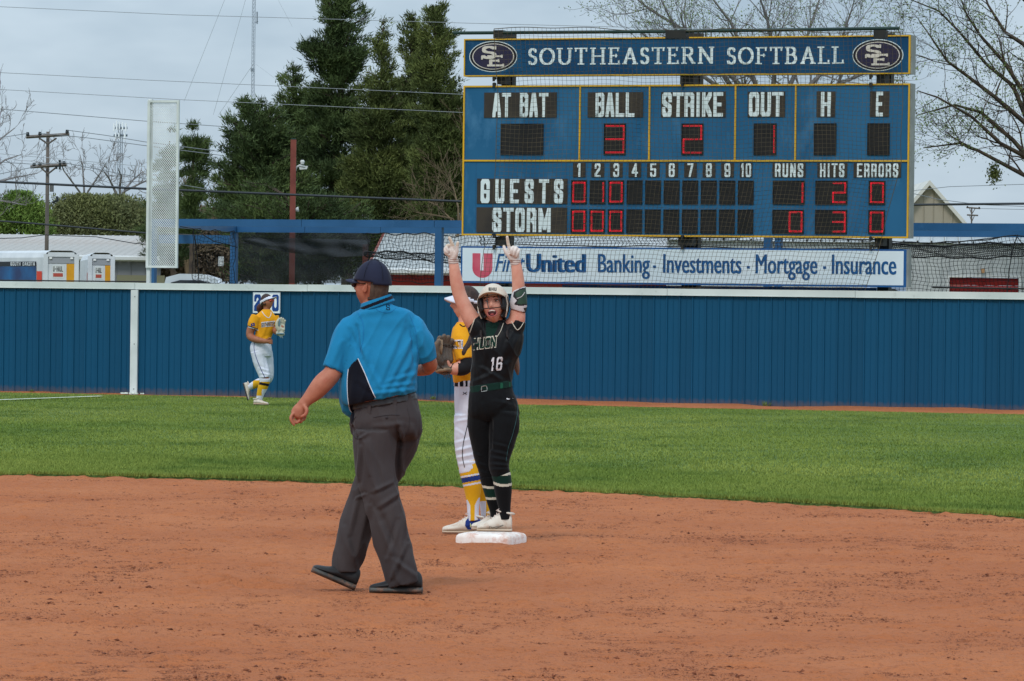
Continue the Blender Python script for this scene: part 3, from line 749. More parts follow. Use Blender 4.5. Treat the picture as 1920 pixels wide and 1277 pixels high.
# ------------------------------------------------------------------ nets
def net(name, label, pts, nu, nv, m, r=.003, seed=0, amp=(.02, .02), dep=.12, diag=False, cat='net', frame=True):
    """pts(s,t)->(u,w,z); nu x nv cells; twine as thin three-sided cords"""
    rr = random.Random(seed); ph = [rr.uniform(0, 6.28) for _ in range(8)]
    def P(s, t):
        u, w, z = pts(s, t)
        du = amp[0] * (math.sin(t * 9 + ph[0] + s * 5) + .6 * math.sin(t * 23 + s * 13 + ph[1]))
        dz = amp[1] * (math.sin(s * 14 + ph[2] + t * 3) + .7 * math.sin(s * 37 + t * 8 + ph[3]))
        dw = dep * (math.sin(s * 11 + ph[4]) * math.sin(t * 7 + ph[5])) * .5
        return FW(u + du, w + dw, z + dz)
    root = thing(name, label, cat, P(0.5, 0.0))
    V, Fc = [], []
    grid = np.array([[P(i / nu, j / nv) for j in range(nv + 1)] for i in range(nu + 1)])
    o3 = [FN * 0 + np.array([0, 0, 1.]) * r, FU * r * .87 - np.array([0, 0, .5]) * r, -FU * r * .87 - np.array([0, 0, .5]) * r]
    o3v = [FU * r, FN * r * .87 - FU * r * .5, -FN * r * .87 - FU * r * .5]
    def cords(arr, offs):
        nonlocal base_
        K, L = arr.shape[:2]
        v = (arr[:, :, None, :] + np.array(offs)[None, None]).reshape(-1, 3)
        idx = base_ + np.arange(K * L * 3).reshape(K, L, 3)
        f = []
        for a in range(3):
            b = (a + 1) % 3
            f.append(np.stack([idx[:, :-1, a], idx[:, :-1, b], idx[:, 1:, b], idx[:, 1:, a]], -1).reshape(-1, 4))
        V.append(v); Fc.append(np.concatenate(f)); base_ += len(v)
    base_ = 0
    cords(np.transpose(grid, (1, 0, 2)), o3); cords(grid, o3v)
    np_mesh('mesh', np.concatenate(V), np.concatenate(Fc), m, root, kind='stuff')
    if frame:
        mb = MB(); mb.tube(list(grid[:, -1]), r * 2.2, 4); mb.tube(list(grid[:, 0]), r * 1.6, 4); mb.tube(list(grid[0]), r * 1.8, 4); mb.tube(list(grid[-1]), r * 1.8, 4)
        mb.build('border_rope', m, root)
    return root
M_tw = mat('net_twine', c(74, 66, 54), c(96, 84, 64), 3, .8)
M_bk = mat('black_twine', c(26, 28, 30), rough=.85)
WN = .85
def front_net(s, t):
    py = 545 + (56 - 545) * t
    xlft = np.interp(py, [56, 160, 440, 470, 545], [928, 931, 926, 908, 899]); xrgt = np.interp(py, [56, 160, 300, 440, 545], [1686, 1692, 1692, 1650, 1620])
    u, z = FP(xlft + (xrgt - xlft) * s, py + (s - .5) * 8, WN)
    return u, WN, z
net('protective_net', 'fine sagging protective net hung in front of the scoreboard and signs', front_net, 92, 60, M_tw, .0028, 3, (.012, .016), .10)

# ------------------------------------------------------------------ foul pole screen
ws = .35
a, zb_ = FP(274, 502, ws); b, zt_ = FP(336.5, 188, ws)
fs = thing('foul_pole_screen', 'tall white expanded metal foul pole screen standing above the wall', 'screen', FW(a, ws, HW))
M_fs = mat('screen_white', c(216, 220, 216), c(196, 200, 196), 4, .5)
mb = MB()
for q in ((a, a + .045, zb_, zt_), (b - .04, b, zb_, zt_), (a + .045, b - .04, zt_ - .035, zt_), (a + .045, b - .04, zb_, zb_ + .035)): mb.fbox(q[0], q[1], ws - .02, ws + .02, q[2], q[3])
mb.build('frame', M_fs, fs)
mb = MB(); mb.fbox(a - .005, a + .055, ws + .022, ws + .085, 0, zt_ + .02); mb.build('post', M_fs, fs)
mb = MB(); x0, x1, z0, z1 = a + .04, b - .035, zb_ + .03, zt_ - .03
nx_, nz_ = 13, 62; dx, dz = (x1 - x0) / nx_, (z1 - z0) / nz_
for j in range(nz_):
    for i in range(nx_ * 2):
        # each strand zigzags: (half cell) from (i, j) to (i+1, j+-1)
        xa = x0 + i * dx / 2; xb = xa + dx / 2
        za = z0 + (j + (.5 if (i % 2) else 0)) * dz; zb2 = z0 + (j + (0 if (i % 2) else .5)) * dz
        h = .0066
        for sgn in (0, 1):
            A1, B1 = (za, zb2) if sgn == 0 else (2 * (z0 + j * dz) + dz - za, 2 * (z0 + j * dz) + dz - zb2)
            mb.add([FW(xa, ws - .004 - .001 * sgn, A1 - h), FW(xb, ws - .004 - .001 * sgn, B1 - h), FW(xb, ws + .006, B1 + h), FW(xa, ws + .006, A1 + h)], [(0, 1, 2, 3)])
mb.build('expanded_metal', M_fs, fs, kind='stuff')
mb = MB()
for zz in (.28,): pass
q = FP(300, 186, ws)

# ------------------------------------------------------------------ batting cage frame
WC, WR = 8.0, 16.0
cg = thing('batting_cage', 'blue steel batting cage frame with long beams behind the wall', 'cage', FW(FP(823, 530, WC)[0], WC, 0))
bz0, bz1 = FP(868, 427, WC)[1], FP(868, 413.5, WC)[1]
def beam(x0, x1, w0, w1, z0, z1): mb = MB(); mb.fbox(x0, x1, w0, w1, z0, z1); mb.build('beam', M_bst, cg)
segs = [FP(p, 420, WC)[0] for p in (283, 568, 817, 1100, 1400, 1708, 2000)]
for s0, s1 in zip(segs[:-1], segs[1:]): beam(s0, s1 - .008, WC - .06, WC + .06, bz0, bz1)
rz = FP(700, 431, WR)[1]
r_ = [FP(p, 430, WR)[0] for p in (440, 574, 716, 870, 1300, 1708, 2000)]
for s0, s1 in zip(r_[:-1], r_[1:]): beam(s0, s1 - .008, WR - .06, WR + .06, rz - .065, rz + .06)
lb = FP(390, 449, WC + 3)[1]; beam(FP(300, 449, WC + 3)[0], FP(432, 449, WC + 3)[0], WC + 2.94, WC + 3.06, lb - .08, lb + .08)
mb = MB(); A_ = FP(286, 420, WC)[0]; B_ = FP(439, 431, WR)[0]
pa, pb = FW(A_, WC, (bz0 + bz1) / 2), FW(B_, WR, rz); n_ = FU * .06; zz = np.array([0, 0, .065])
mb.add([pa - n_ - zz, pa + n_ - zz, pa + n_ + zz, pa - n_ + zz, pb - n_ - zz, pb + n_ - zz, pb + n_ + zz, pb - n_ + zz], [(0, 1, 2, 3), (4, 7, 6, 5), (0, 4, 5, 1), (1, 5, 6, 2), (2, 6, 7, 3), (3, 7, 4, 0)])
mb.build('beam', M_bst, cg)
for px, w in ((286, WC), (823.5, WC), (1440, WC), (439, WR), (950, WR), (1460, WR)):
    uu = FP(px, 480, w)[0]; mb = MB(); mb.fbox(uu - .062, uu + .062, w - .058, w + .058, 0, (bz0 if w == WC else rz - .066)); mb.build('post', M_bst, cg)

# cage nets and windscreen
def sheet(px0, px1, top, bot, w):
    def f(s, t):
        px = px0 + (px1 - px0) * s; y1 = np.interp(px, *top); y0 = np.interp(px, *bot)
        u, z = FP(px, y0 + (y1 - y0) * t, w); return u, w, z
    return f
net('batting_cage_net', 'black batting cage netting above the wall at the right edge', sheet(1650, 1990, ([1650, 1760, 1830, 1905, 1990], [452, 455, 452, 440, 455]), ([1650, 1990], [549, 555]), WC + 1), 46, 13, M_bk, .0045, 5, (.02, .012), .1)
net('batting_cage_net', 'gathered dark fold of cage netting hanging across the right building', sheet(1640, 1990, ([1640, 1760, 1905, 1990], [459, 460, 456, 462]), ([1640, 1780, 1990], [479, 484, 480]), WC + 1.3), 95, 8, M_bk, .007, 6, (.02, .014), .1)
net('batting_cage_net', 'black cage netting over the pale roof between umpire and pointing runner', sheet(690, 905, ([690, 760, 820, 905], [440, 437, 442, 440]), ([690, 905], [528, 530]), WC + 2), 36, 13, M_bk, .0045, 7, (.02, .02), .1)
net('batting_cage_net', 'rolled dark fold of netting sagging left of the sponsor sign', sheet(685, 870, ([685, 760, 870], [472, 473, 480]), ([685, 760, 870], [482, 486, 494]), WC + 1.6), 62, 4, M_bk, .007, 8, (.02, .014), .1)
net('batting_cage_net', 'cage netting seen in the slot between scoreboard and sponsor sign', sheet(900, 1650, ([900, 1650], [440, 448]), ([900, 1650], [458, 468]), WC + 1), 110, 4, M_bk, .006, 9, (.02, .01), .1)
net('batting_cage_net', 'thin black netting drooping from the blue beam beside the foul screen', sheet(362, 440, ([362, 440], [430, 436]), ([362, 376, 440], [528, 530, 530]), WC + .5), 14, 15, M_bk, .0035, 10, (.02, .02), .1)
for pp, lb_ in (([(338, 425), (362, 429), (400, 452), (445, 464)], 'black rope sagging from the left end of the upper beam'), ([(362, 429), (370, 480), (373, 530)], 'black net rope hanging down beside the foul screen'),
           ([(1908, 440), (1900, 462), (1893, 500), (1888, 548)], 'black rope hanging down the cage net at the right'), ([(1655, 452), (1700, 455), (1780, 456), (1905, 441), (1915, 455), (1960, 470)], 'black top rope of the cage net swooping to the right')):
    q = MB(); P_ = []
    for i in range(len(pp) - 1):
        for t in (0, .33, .66): P_.append((pp[i][0] + (pp[i + 1][0] - pp[i][0]) * t, pp[i][1] + (pp[i + 1][1] - pp[i][1]) * t))
    P_.append(pp[-1]); W_ = WC + .4
    q.tube([FW(FP(x, y, W_)[0], W_, FP(x, y, W_)[1]) for x, y in P_], .009, 5)
    o = q.build('net_rope', M_bk, loc=FW(FP(*pp[0], W_)[0], W_, FP(*pp[0], W_)[1])); tag(o, lb_, 'rope', 'ropes of the batting cage')
mb = MB(); a = FP(1748, 539, 5)[0]; b = FP(1990, 539, 5)[0]; z = FP(1860, 540, 5)[1]; mb.tube([FW(a, 5, z), FW(b, 5, z - .01)], .014, 6)
tag(mb.build('rail_pipe', M_dkst, loc=FW(a, 5, z)), 'thin black horizontal pipe in front of the red roller door', 'pipe')
mb = MB(); a = FP(-40, 527, .5)[0]; b = FP(274, 527, .5)[0]; z = FP(100, 526.5, .5)[1]; mb.tube([FW(a, .5, z), FW(b, .5, z)], .011, 6)
tag(mb.build('rail_pipe', M_dkst, loc=FW(a, .5, z)), 'black pipe lying just above the wall cap in front of the trucks', 'pipe')
# windscreen cloth (see-through woven mesh)
M_ws = mat('windscreen_mesh', c(30, 33, 36), c(44, 47, 50), 2, .9, alpha=.64)
def cloth(pl, w, name, label, m, n=40):
    V = []; Fc = []
    for i in range(n + 1):
        s = i / n; px = pl[0][0] + (pl[0][1] - pl[0][0]) * s
        y1 = np.interp(px, *pl[1]); y0 = np.interp(px, *pl[2])
        for j in range(9):
            t = j / 8; u, z = FP(px, y0 + (y1 - y0) * t, w); V.append(FW(u, w + .06 * math.sin(s * 23 + t * 4) + .04 * math.sin(t * 9 + s * 5), z))
    for i in range(n):
        for j in range(8): a_ = i * 9 + j; Fc.append((a_, a_ + 9, a_ + 10, a_ + 1))
    o = np_mesh(name, np.array(V), np.array(Fc), m, smooth=True, loc=V[0]); tag(o, label, 'windscreen'); return o
cloth(((447, 692), ([447, 692], [437, 437]), ([447, 560, 692], [531, 531, 532])), WR - .1, 'windscreen', 'dark see-through windscreen mesh hung from the rear blue beam', M_ws)
cloth(((455, 690), ([455, 560, 690], [444, 447, 450]), ([455, 540, 620, 690], [455, 474, 482, 480])), WR - .4, 'windscreen', 'folded upper layer of dark mesh sagging below the blue beam', mat('windscreen_fold', c(38, 42, 46), c(48, 52, 56), 2, .9, alpha=.75))
# paper notice on the left post
u, z = FP(414, 490, WC + 4)
mb = MB(); mb.fbox(u - .055, u + .055, WC + 4, WC + 4.01, z - .09, z + .09); tag(mb.build('paper_notice', mat('paper', c(206, 210, 212), c(140, 146, 150), 30, .8), loc=FW(u, WC + 4, z - .09)), 'small white paper notice hanging behind the left cage post', 'notice')
# ------------------------------------------------------------------ things behind the wall
def PW(px, py, d): return W(px, py, d)
# rust red lamp post
D1 = 96.0
p = W(549, 262, D1); pr = thing('lamp_post', 'rust red square steel post with a small floodlight on its arm', 'post', (p[0], D1, 0))
M_rust = mat('rust_red', c(128, 68, 56), c(108, 54, 46), 3, .7)
mb = MB(); x0, x1 = W(543.5, 400, D1)[0], W(554, 400, D1)[0]; mb.box(x0, x1, D1 - .06, D1 + .06, 0, p[2]); mb.build('column', M_rust, pr)
mb = MB(); mb.box(x0 + .01, x1 - .01, D1 - .05, D1 + .05, p[2] + .001, p[2] + .03); mb.build('cap', mat('dark_green', None), pr)
M_lgrey = mat('lamp_grey', c(206, 208, 206), c(180, 184, 184), 6, .5)
mb = MB(); mb.tube([W(554, 321, D1), W(556, 313, D1), W(562, 310, D1), W(572, 313, D1)], .02, 6); arm = mb.build('lamp_arm', M_lgrey, pr, True)
mb = MB(); q0 = W(567, 309, D1); mb.tube([W(567, 300, D1), W(567, 303, D1), W(567, 308, D1)], [.03, .045, .035], 8); mb.add([W(560, 312, D1), W(577, 311, D1), W(575, 317, D1), W(562, 318, D1)] + [v + np.array([0, .18, 0]) for v in (W(560, 312, D1), W(577, 311, D1), W(575, 317, D1), W(562, 318, D1))], [(0, 1, 2, 3), (4, 7, 6, 5), (0, 4, 5, 1), (1, 5, 6, 2), (2, 6, 7, 3), (3, 7, 4, 0)])
mb.build('lamp_head', M_lgrey, pr)
mb = MB(); mb.tube([W(553, 394, D1), W(557, 392, D1), W(559, 397, D1)], [.03, .055, .02], 8); mb.build('small_lamp', M_lgrey, pr, True)

# red-trimmed shed left of the scoreboard
M_rf = mat('white_metal_roof', c(184, 188, 187), c(164, 168, 167), 1.2, .45, dirt=(c(150, 146, 138), 2, .6, .4))
M_red = mat('red_siding', c(150, 44, 38), c(130, 36, 34), 1.5, .55)
sh = thing('red_shed', 'red metal shed with a pale ribbed roof behind the umpire', 'shed', (W(700, 520, 104)[0], 104, 0))
d0, d1 = 104.0, 118.0
xa, xb = W(690, 505, d0)[0], W(1250, 505, d0)[0] 
ze = W(800, 507, d0)[2]; zr = W(800, 437, d1)[2]
n = 46; st = (xb - xa) / n
m0 = MB(); m0.add([(xa, d0, ze), (xa + st - .01, d0, ze), (xa + st - .01, d1, zr), (xa, d1, zr), (xa, d0, ze + .035), (xa + .03, d0, ze + .035), (xa + .03, d1, zr + .035), (xa, d1, zr + .035), (xa + .03, d0, ze), (xa + .03, d1, zr)],
    [(0, 1, 2, 3), (4, 5, 6, 7), (5, 8, 9, 6), (0, 4, 7, 3)])
rp_ = m0.build('roof_panel', M_rf, sh)
for i in range(1, n): copy_part(rp_, sh, (st * i, 0, 0))
mb = MB(); k = 10; hh = (ze - .1) / k
for i in range(k): mb.add([(xa + .2, d0 + .15, i * hh), (xb, d0 + .15, i * hh), (xb, d0 + .11, i * hh + hh * .55), (xa + .2, d0 + .11, i * hh + hh * .55), (xb, d0 + .15, i * hh + hh * .6), (xa + .2, d0 + .15, i * hh + hh * .6), (xb, d0 + .15, i * hh + hh), (xa + .2, d0 + .15, i * hh + hh)],
        [(0, 1, 2, 3), (3, 2, 4, 5), (5, 4, 6, 7)])
mb.build('wall', M_red, sh)
mb = MB(); gx_ = xa + .22; mb.add([(gx_, d0 + .2, 0), (gx_, d1, 0), (gx_, d1, zr - .05), (gx_, d0 + .2, ze - .05)], [(0, 1, 2, 3)]); mb.build('gable_wall', M_red, sh)
mb = MB(); mb.tube([(xa, d0 - .05, ze - .03), (xb, d0 - .05, ze - .03)], .07, 6); mb.build('gutter', mat('gutter_white', c(196, 198, 196), rough=.5), sh)
mb = MB(); mb.tube([(xa - .02, d0 - .05, ze), (xa - .02, d1, zr)], .05, 5); mb.build('verge_trim', M_rust, sh)
q = W(685, 458, 100); mb = MB(); x0, x1 = W(680, 470, 100)[0], W(691, 470, 100)[0]; mb.box(x0, x1, 99.9, 100.1, 0, q[2])
tag(mb.build('steel_post', M_rust, loc=(x0, 100, 0)), 'short rust red post in front of the shed roof corner', 'post')
# eave edge of that roof nearer the cage (the sloping front canopy)
q1, q2 = W(678, 450, 101), W(722, 434, 101)
# pale building with the red roller door
pb = thing('pale_building', 'pale grey metal building with standing seam roof and red roller door', 'building', (W(1700, 520, 100)[0], 100, 0))
M_pw = mat('pale_siding', c(180, 184, 182), c(166, 170, 170), 1.5, .6)
D2 = 100.0
xa, xb = W(1250, 505, D2)[0], W(2010, 505, D2)[0]; ze = W(1750, 456, D2)[2]; zr = ze + .42
dxa, dxb, dzt = W(1780, 530, D2)[0], W(1910, 530, D2)[0], W(1840, 520.5, D2)[2]
def siding(mb, x0, x1, y, z0, z1, pitch=.3):
    x = x0
    while x < x1 - 1e-6:
        e_ = min(x + pitch, x1)
        mb.add([(x, y, z0), (x + .03, y - .03, z0), (x + .06, y, z0), (e_, y, z0), (x, y, z1), (x + .03, y - .03, z1), (x + .06, y, z1), (e_, y, z1)], [(0, 1, 5, 4), (1, 2, 6, 5), (2, 3, 7, 6)]); x = e_
mb = MB(); siding(mb, xa, dxa - .05, D2, 0, ze); mb.build('wall', M_pw, pb)
mb = MB(); siding(mb, dxb + .05, xb, D2, 0, ze); mb.build('wall', M_pw, pb)
mb = MB(); siding(mb, dxa - .05, dxb + .05, D2, dzt + .05, ze); mb.build('wall', M_pw, pb)
dr = None; k = 14; hh = dzt / k
for i in range(k):
    mb = MB(); z = i * hh; mb.add([(dxa, D2 + .1, z), (dxb, D2 + .1, z), (dxb, D2 + .06, z + hh * .5), (dxa, D2 + .06, z + hh * .5), (dxb, D2 + .1, z + hh - .004), (dxa, D2 + .1, z + hh - .004)], [(0, 1, 2, 3), (3, 2, 4, 5)])
    if dr is None: dr = mb.build('roller_door', mat('door_red', c(140, 34, 36), c(124, 28, 32), 2, .5), pb)
    else: mb.build('slat', MATS['door_red'], dr)
mb = MB(); mb.box(dxa - .05, dxa, D2 - .02, D2 + .1, 0, dzt); mb.box(dxb, dxb + .05, D2 - .02, D2 + .1, 0, dzt); mb.box(dxa - .05, dxb + .05, D2 - .021, D2 + .1, dzt + .001, dzt + .05); mb.build('door_frame', MATS['gutter_white'], pb)
st = (W(1825, 450, D2)[0] - W(1799, 450, D2)[0]); n = int((xb - xa) / st)
m0 = MB(); sk = .55
m0.add([(xa, D2 - .1, ze), (xa + st - .01, D2 - .1, ze), (xa + st - .01 + sk, D2 + 6, zr), (xa + sk, D2 + 6, zr), (xa, D2 - .1, ze + .05), (xa + sk, D2 + 6, zr + .05), (xa + .03, D2 - .1, ze + .05), (xa + .03 + sk, D2 + 6, zr + .05), (xa + .03, D2 - .1, ze), (xa + .03 + sk, D2 + 6, zr)],
     [(0, 1, 2, 3), (0, 4, 5, 3), (4, 6, 7, 5), (6, 8, 9, 7)])
rp_ = m0.build('roof_panel', M_rf, pb)
for i in range(1, n): copy_part(rp_, pb, (st * i, 0, 0))
u_, z_ = W(1843, 508, D2 - .1)[0], W(1843, 508, D2 - .1)[2]
mb = MB(); mb.box(u_ - .03, u_ + .03, D2 - .13, D2 - .04, z_ - .05, z_ + .05); mb.build('wall_light', mat('tan_box', c(170, 130, 90), rough=.6), pb)

# beige gabled building further off
D3 = 150.0
bg_ = thing('beige_building', 'beige gabled metal building rising beyond the right blue beam', 'building', (W(1745, 410, D3)[0], D3, 0))
M_bei = mat('beige_siding', c(164, 156, 140), c(154, 146, 130), .8, .65)
pk, er, el = W(1742, 341, D3), W(1808, 417, D3), W(1676, 417, D3)
mb = MB(); x = el[0]
while x < er[0] - 1e-6:
    e_ = min(x + .3, er[0]); f = lambda q: pk[2] - abs(q - pk[0]) / (er[0] - pk[0]) * (pk[2] - er[2]) if q > pk[0] else pk[2] - (pk[0] - q) / (pk[0] - el[0]) * (pk[2] - el[2])
    mb.add([(x, D3, 0), (x + .03, D3 - .03, 0), (x + .06, D3, 0), (e_, D3, 0), (x, D3, f(x)), (x + .03, D3 - .03, f(x + .03)), (x + .06, D3, f(x + .06)), (e_, D3, f(e_))], [(0, 1, 5, 4), (1, 2, 6, 5), (2, 3, 7, 6)]); x = e_
mb.build('gable_wall', M_bei, bg_)
M_brf = mat('beige_roof', c(206, 204, 194), c(190, 188, 180), .8, .5)
for s, e2 in ((-1, el), (1, er)):
    mb = MB(); o_ = (e2 - pk) * 1.06; a_, b_ = pk + np.array([0, 0, .05]), pk + o_ + np.array([0, 0, .05]); dd = np.array([0, 14., 0]); fr = np.array([0, -.25, 0]); t_ = np.array([0, 0, .16])
    mb.add([a_ + fr, b_ + fr, b_ + dd, a_ + dd, a_ + fr - t_, b_ + fr - t_, b_ + dd - t_, a_ + dd - t_], [(0, 1, 2, 3), (4, 7, 6, 5), (0, 4, 5, 1), (1, 5, 6, 2)]); mb.build('roof_slope', M_brf, bg_)
mb = MB(); mb.add([(el[0], D3, 0), (el[0], D3 + 14, 0), (el[0], D3 + 14, el[2]), (el[0], D3, el[2])], [(0, 1, 2, 3)]); mb.add([(er[0], D3, 0), (er[0], D3 + 14, 0), (er[0], D3 + 14, er[2]), (er[0], D3, er[2])], [(0, 1, 2, 3)]); mb.build('side_wall', M_bei, bg_)

# warehouse at left
D4 = 150.0
wh = thing('warehouse', 'long low grey warehouse with a weathered white roof behind the rental trucks', 'building', (W(120, 500, D4)[0], D4, 0))
xa, xb = W(-160, 483, D4)[0], W(300, 483, D4)[0]; ze = W(240, 483, D4)[2]
zr = W(150, 441, D4 + 16)[2]; 
M_whr = mat('weathered_roof', c(160, 157, 150), c(178, 176, 172), .35, .6, dirt=(c(150, 128, 108), .5, .5, .6), stretch=(1, .15, 1))
n = 30; st = (xb - xa) / n
m0 = MB(); m0.add([(xa, D4 - .2, ze), (xa + st - .02, D4 - .2, ze), (xa + st - .02, D4 + 16, zr), (xa, D4 + 16, zr), (xa, D4 - .2, ze + .02), (xa, D4 + 16, zr + .02), (xa + .05, D4 - .2, ze), (xa + .05, D4 + 16, zr)], [(0, 1, 2, 3), (0, 4, 5, 3), (4, 6, 7, 5)])
rp_ = m0.build('roof_panel', M_whr, wh)
for i in range(1, n): copy_part(rp_, wh, (st * i, 0, 0))
mb = MB(); siding(mb, xa, xb, D4, 0, ze, .45); mb.build('wall', mat('grey_siding', c(126, 128, 130), c(116, 118, 120), 1, .6), wh)
mb = MB(); mb.tube([(xa, D4 - .25, ze - .03), (xb, D4 - .25, ze - .03)], .09, 6); mb.build('gutter', mat('gutter_white', None), wh)
q = W(255, 522, D4 - .05); mb = MB(); mb.box(q[0] - .6, q[0] + .9, D4 - .1, D4 - .02, 0, q[2] + .1); mb.build('door', mat('olive_door', c(118, 116, 92), rough=.6), wh)

# box trucks seen from behind
def truck(xl, xm, xr, yt, d, label, side):
    """side wall xl..xm, rear xm..xr (pixels); roof at yt"""
    z1 = W(xm, yt, d)[2]; z0 = .9
    x1, x2 = W(xm, 500, d)[0], W(xr, 500, d)[0]
    L = 5.2; x0 = W(xl, 500, d + L)[0]
    t = thing('box_truck', label, 'truck', ((x1 + x2) / 2, d, 0), 'box trucks parked beyond the wall')
    Mw = mat('truck_white', c(206, 210, 212), c(190, 195, 198), 2, .4); Mg = mat('truck_grey', c(142, 146, 150), rough=.5)
    # body: rounded top box, side skewed back to the left
    mb = MB(); r = .16
    def pr_(x, y):
        return [(x + 0, y)]
    back = [(x1, z0), (x1, z1 - r), (x1 + r * .4, z1 - r * .3), (x1 + r, z1), (x2 - r, z1), (x2 - r * .4, z1 - r * .3), (x2, z1 - r), (x2, z0)]
    dx = x0 - x1; n = len(back)
    V = [(x, d, z) for x, z in back] + [(x + dx, d + L, z) for x, z in back]
    mb.add(V, [(i, i + 1, i + 1 + n, i + n) for i in range(n - 1)] + [tuple(range(n, 2 * n))]); mb.build('box', Mw, t)
    mb = MB(); w = x2 - x1
    mb.box(x1 + .0, x1 + .10, d - .05, d + .02, z0, z1 - .08); mb.box(x2 - .10, x2, d - .05, d + .02, z0, z1 - .08); mb.box(x1 + .1, x2 - .1, d - .05, d + .02, z1 - .14, z1 - .04); mb.build('rear_frame', Mw, t)
    hz = z1 - .14
    mb = MB(); mb.box(x1 + .101, x2 - .101, d - .03, d + .02, hz - .15, hz - .001); mb.build('door_header', Mg, t)
    for s in (x1 + .16, x2 - .16):
        mb = MB(); mb.box(s - .03, s + .03, d - .06, d - .031, hz - .05, hz - .01); mb.build('marker_light', mat('lamp_clear', c(230, 230, 226), rough=.3), t)
    xs2 = x1 + .1 + (w - .2) * .70
    mb = MB(); mb.box(x1 + .1, xs2, d - .02, d + .02, z0 + .05, hz - .155); dr = mb.build('rear_door', Mw, t)
    mb = MB(); mb.box(xs2 + .001, x2 - .1, d - .022, d + .02, z0 + .05, hz - .155); mb.build('yellow_panel', mat('truck_yellow', c(214, 158, 34), c(200, 140, 30), 4, .5), t)
    # lettering on the roller door
    q = MB(); fn = lambda x, h, z: (x, d - .021 + h, z)
    cw = xs2 - x1 - .1; cx0 = x1 + .1 + cw * .28
    q.box(cx0 - .02, xs2 - .05, d - .024, d - .0205, hz - .48, hz - .19); q.build('door_decal', mat('decal_pale', c(200, 204, 200), rough=.6), dr)
    q = MB(); fn = lambda x, h, z: (x, d - .0245 + h, z)
    word_block(q, 'U-HAUL', cx0, xs2 - .08, hz - .335, hz - .215, fn, .26, .26, .003, ph=.16); q.build('lettering', mat('print_black', c(34, 34, 36), rough=.6), dr)
    q = MB(); q.box(cx0, xs2 - .08, d - .028, d - .0245, hz - .45, hz - .37); q.build('door_stripe', mat('print_red', c(168, 74, 60), rough=.6), dr)
    # side livery
    q = MB(); S = lambda s, z: (x1 + dx * s - .012, d + L * s, z)
    def sq(s0, s1, za, zb, o=0.0): q.add([tuple(np.array(S(s0, za)) - [o, o, 0]), tuple(np.array(S(s1, za)) - [o, o, 0]), tuple(np.array(S(s1, zb)) - [o, o, 0]), tuple(np.array(S(s0, zb)) - [o, o, 0])], [(0, 1, 2, 3)])
    sq(.012, .06, z0, z1 - .47); q.build('orange_stripe', mat('truck_orange', c(206, 62, 40), rough=.5), t)
    if side:
        q = MB(); sq(.065, 1.0, z0, z1 - .36, .004); bl = q.build('side_graphic', mat('livery_blue', c(28, 52, 96), c(20, 96, 150), .8, .5, lo=.45, hi=.6), t)
        q = MB(); sq(.065, 1.0, z1 - .355, z1 - .25, .005); q.build('side_banner', mat('livery_black', c(30, 34, 42), rough=.5), t)
        q = MB()
        # the side is foreshortened: lettering runs along it, front to back reads left to right
        fs_ = lambda x, h, z: tuple(np.array([x1 + dx * (1 - x) - .02, d + L * (1 - x), z]) + np.array([-.01 + h, -.01 + h, 0]))
        word_block(q, 'SOUTH DAKOTA', .70, .93, z1 - .345, z1 - .26, fs_, .3, .26, .003); q.build('lettering', Mw, t)
    mb = MB(); mb.box(x1, x2, d - .15, d + .2, .55, .72); mb.build('bumper', mat('dark_steel', None), t)
    for sx in (x1 + .25, x2 - .25):
        mb = MB(); mb.tube([(sx - .14, d + 1.2, .42), (sx + .14, d + 1.2, .42)], .42, 16); wl_ = mb.build('wheel', mat('tyre', c(26, 26, 27), rough=.8), t)
truck(-110, 82, 148, 469.5, 108, 'white rental box truck with blue side graphic parked furthest left', True)
truck(150, 165, 215.5, 473.5, 112, 'second white rental box truck with yellow door edge, nearer the foul screen', False)

# parked car roofs that show above the wall
def car(px0, px1, ytop, d, label, col, L=4.5):
    x0, x1 = W(px0, 520, d)[0], W(px1, 520, d)[0]; zt = W((px0 + px1) / 2, ytop, d)[2]; w = x1 - x0
    t = thing('parked_car', label, 'car', ((x0 + x1) / 2, d + .9, 0), 'cars parked behind the wall')
    Mc = mat(col[0], col[1], rough=.3, spec=.6)
    prof = [(-.28, .35), (-.27, .85), (-.16, .95), (-.02, 1.0), (.14, zt - .06), (.30, zt), (.62, zt), (.80, zt - .07), (.98, 1.02), (1.12, .92), (1.14, .35)]
    mb = MB(); n = len(prof)
    V = [(x0 + w * a, d + (.12 if b > 1.05 else 0), b) for a, b in prof] + [(x0 + w * a, d + 1.75 - (.12 if b > 1.05 else 0), b) for a, b in prof]
    mb.add(V, [(i, i + 1, i + 1 + n, i + n) for i in range(n - 1)] + [tuple(range(n)), tuple(range(2 * n - 1, n - 1, -1))]); o = mb.build('body', Mc, t)
    bv = o.modifiers.new('bevel', 'BEVEL'); bv.width = .05; bv.segments = 3; o.data.shade_smooth()
    for s in (d + .10, d + 1.66):
        mb = MB(); mb.add([(x0 + w * a, s - .005, b) for a, b in ((.04, 1.03), (.18, zt - .12), (.31, zt - .07), (.61, zt - .07), (.77, zt - .13), (.93, 1.03))], [(0, 1, 2, 3, 4, 5)]); mb.build('side_window', mat('car_glass', c(30, 36, 42), rough=.1, spec=.8), t)
    for a in (.0, .86):
        for s in (d + .02, d + 1.73):
            mb = MB(); mb.tube([(x0 + w * a, s - .09, .32), (x0 + w * a, s + .09, .32)], .32, 16); mb.build('wheel', mat('tyre', None), t)
car(296, 428, 518.5, 92, 'white car roof peeping over the wall beside the foul screen', ('car_white', c(206, 214, 222)))
car(1625, 1712, 535, 90, 'silver blue car roof just above the wall under the sponsor sign corner', ('car_silver', c(150, 166, 190)))

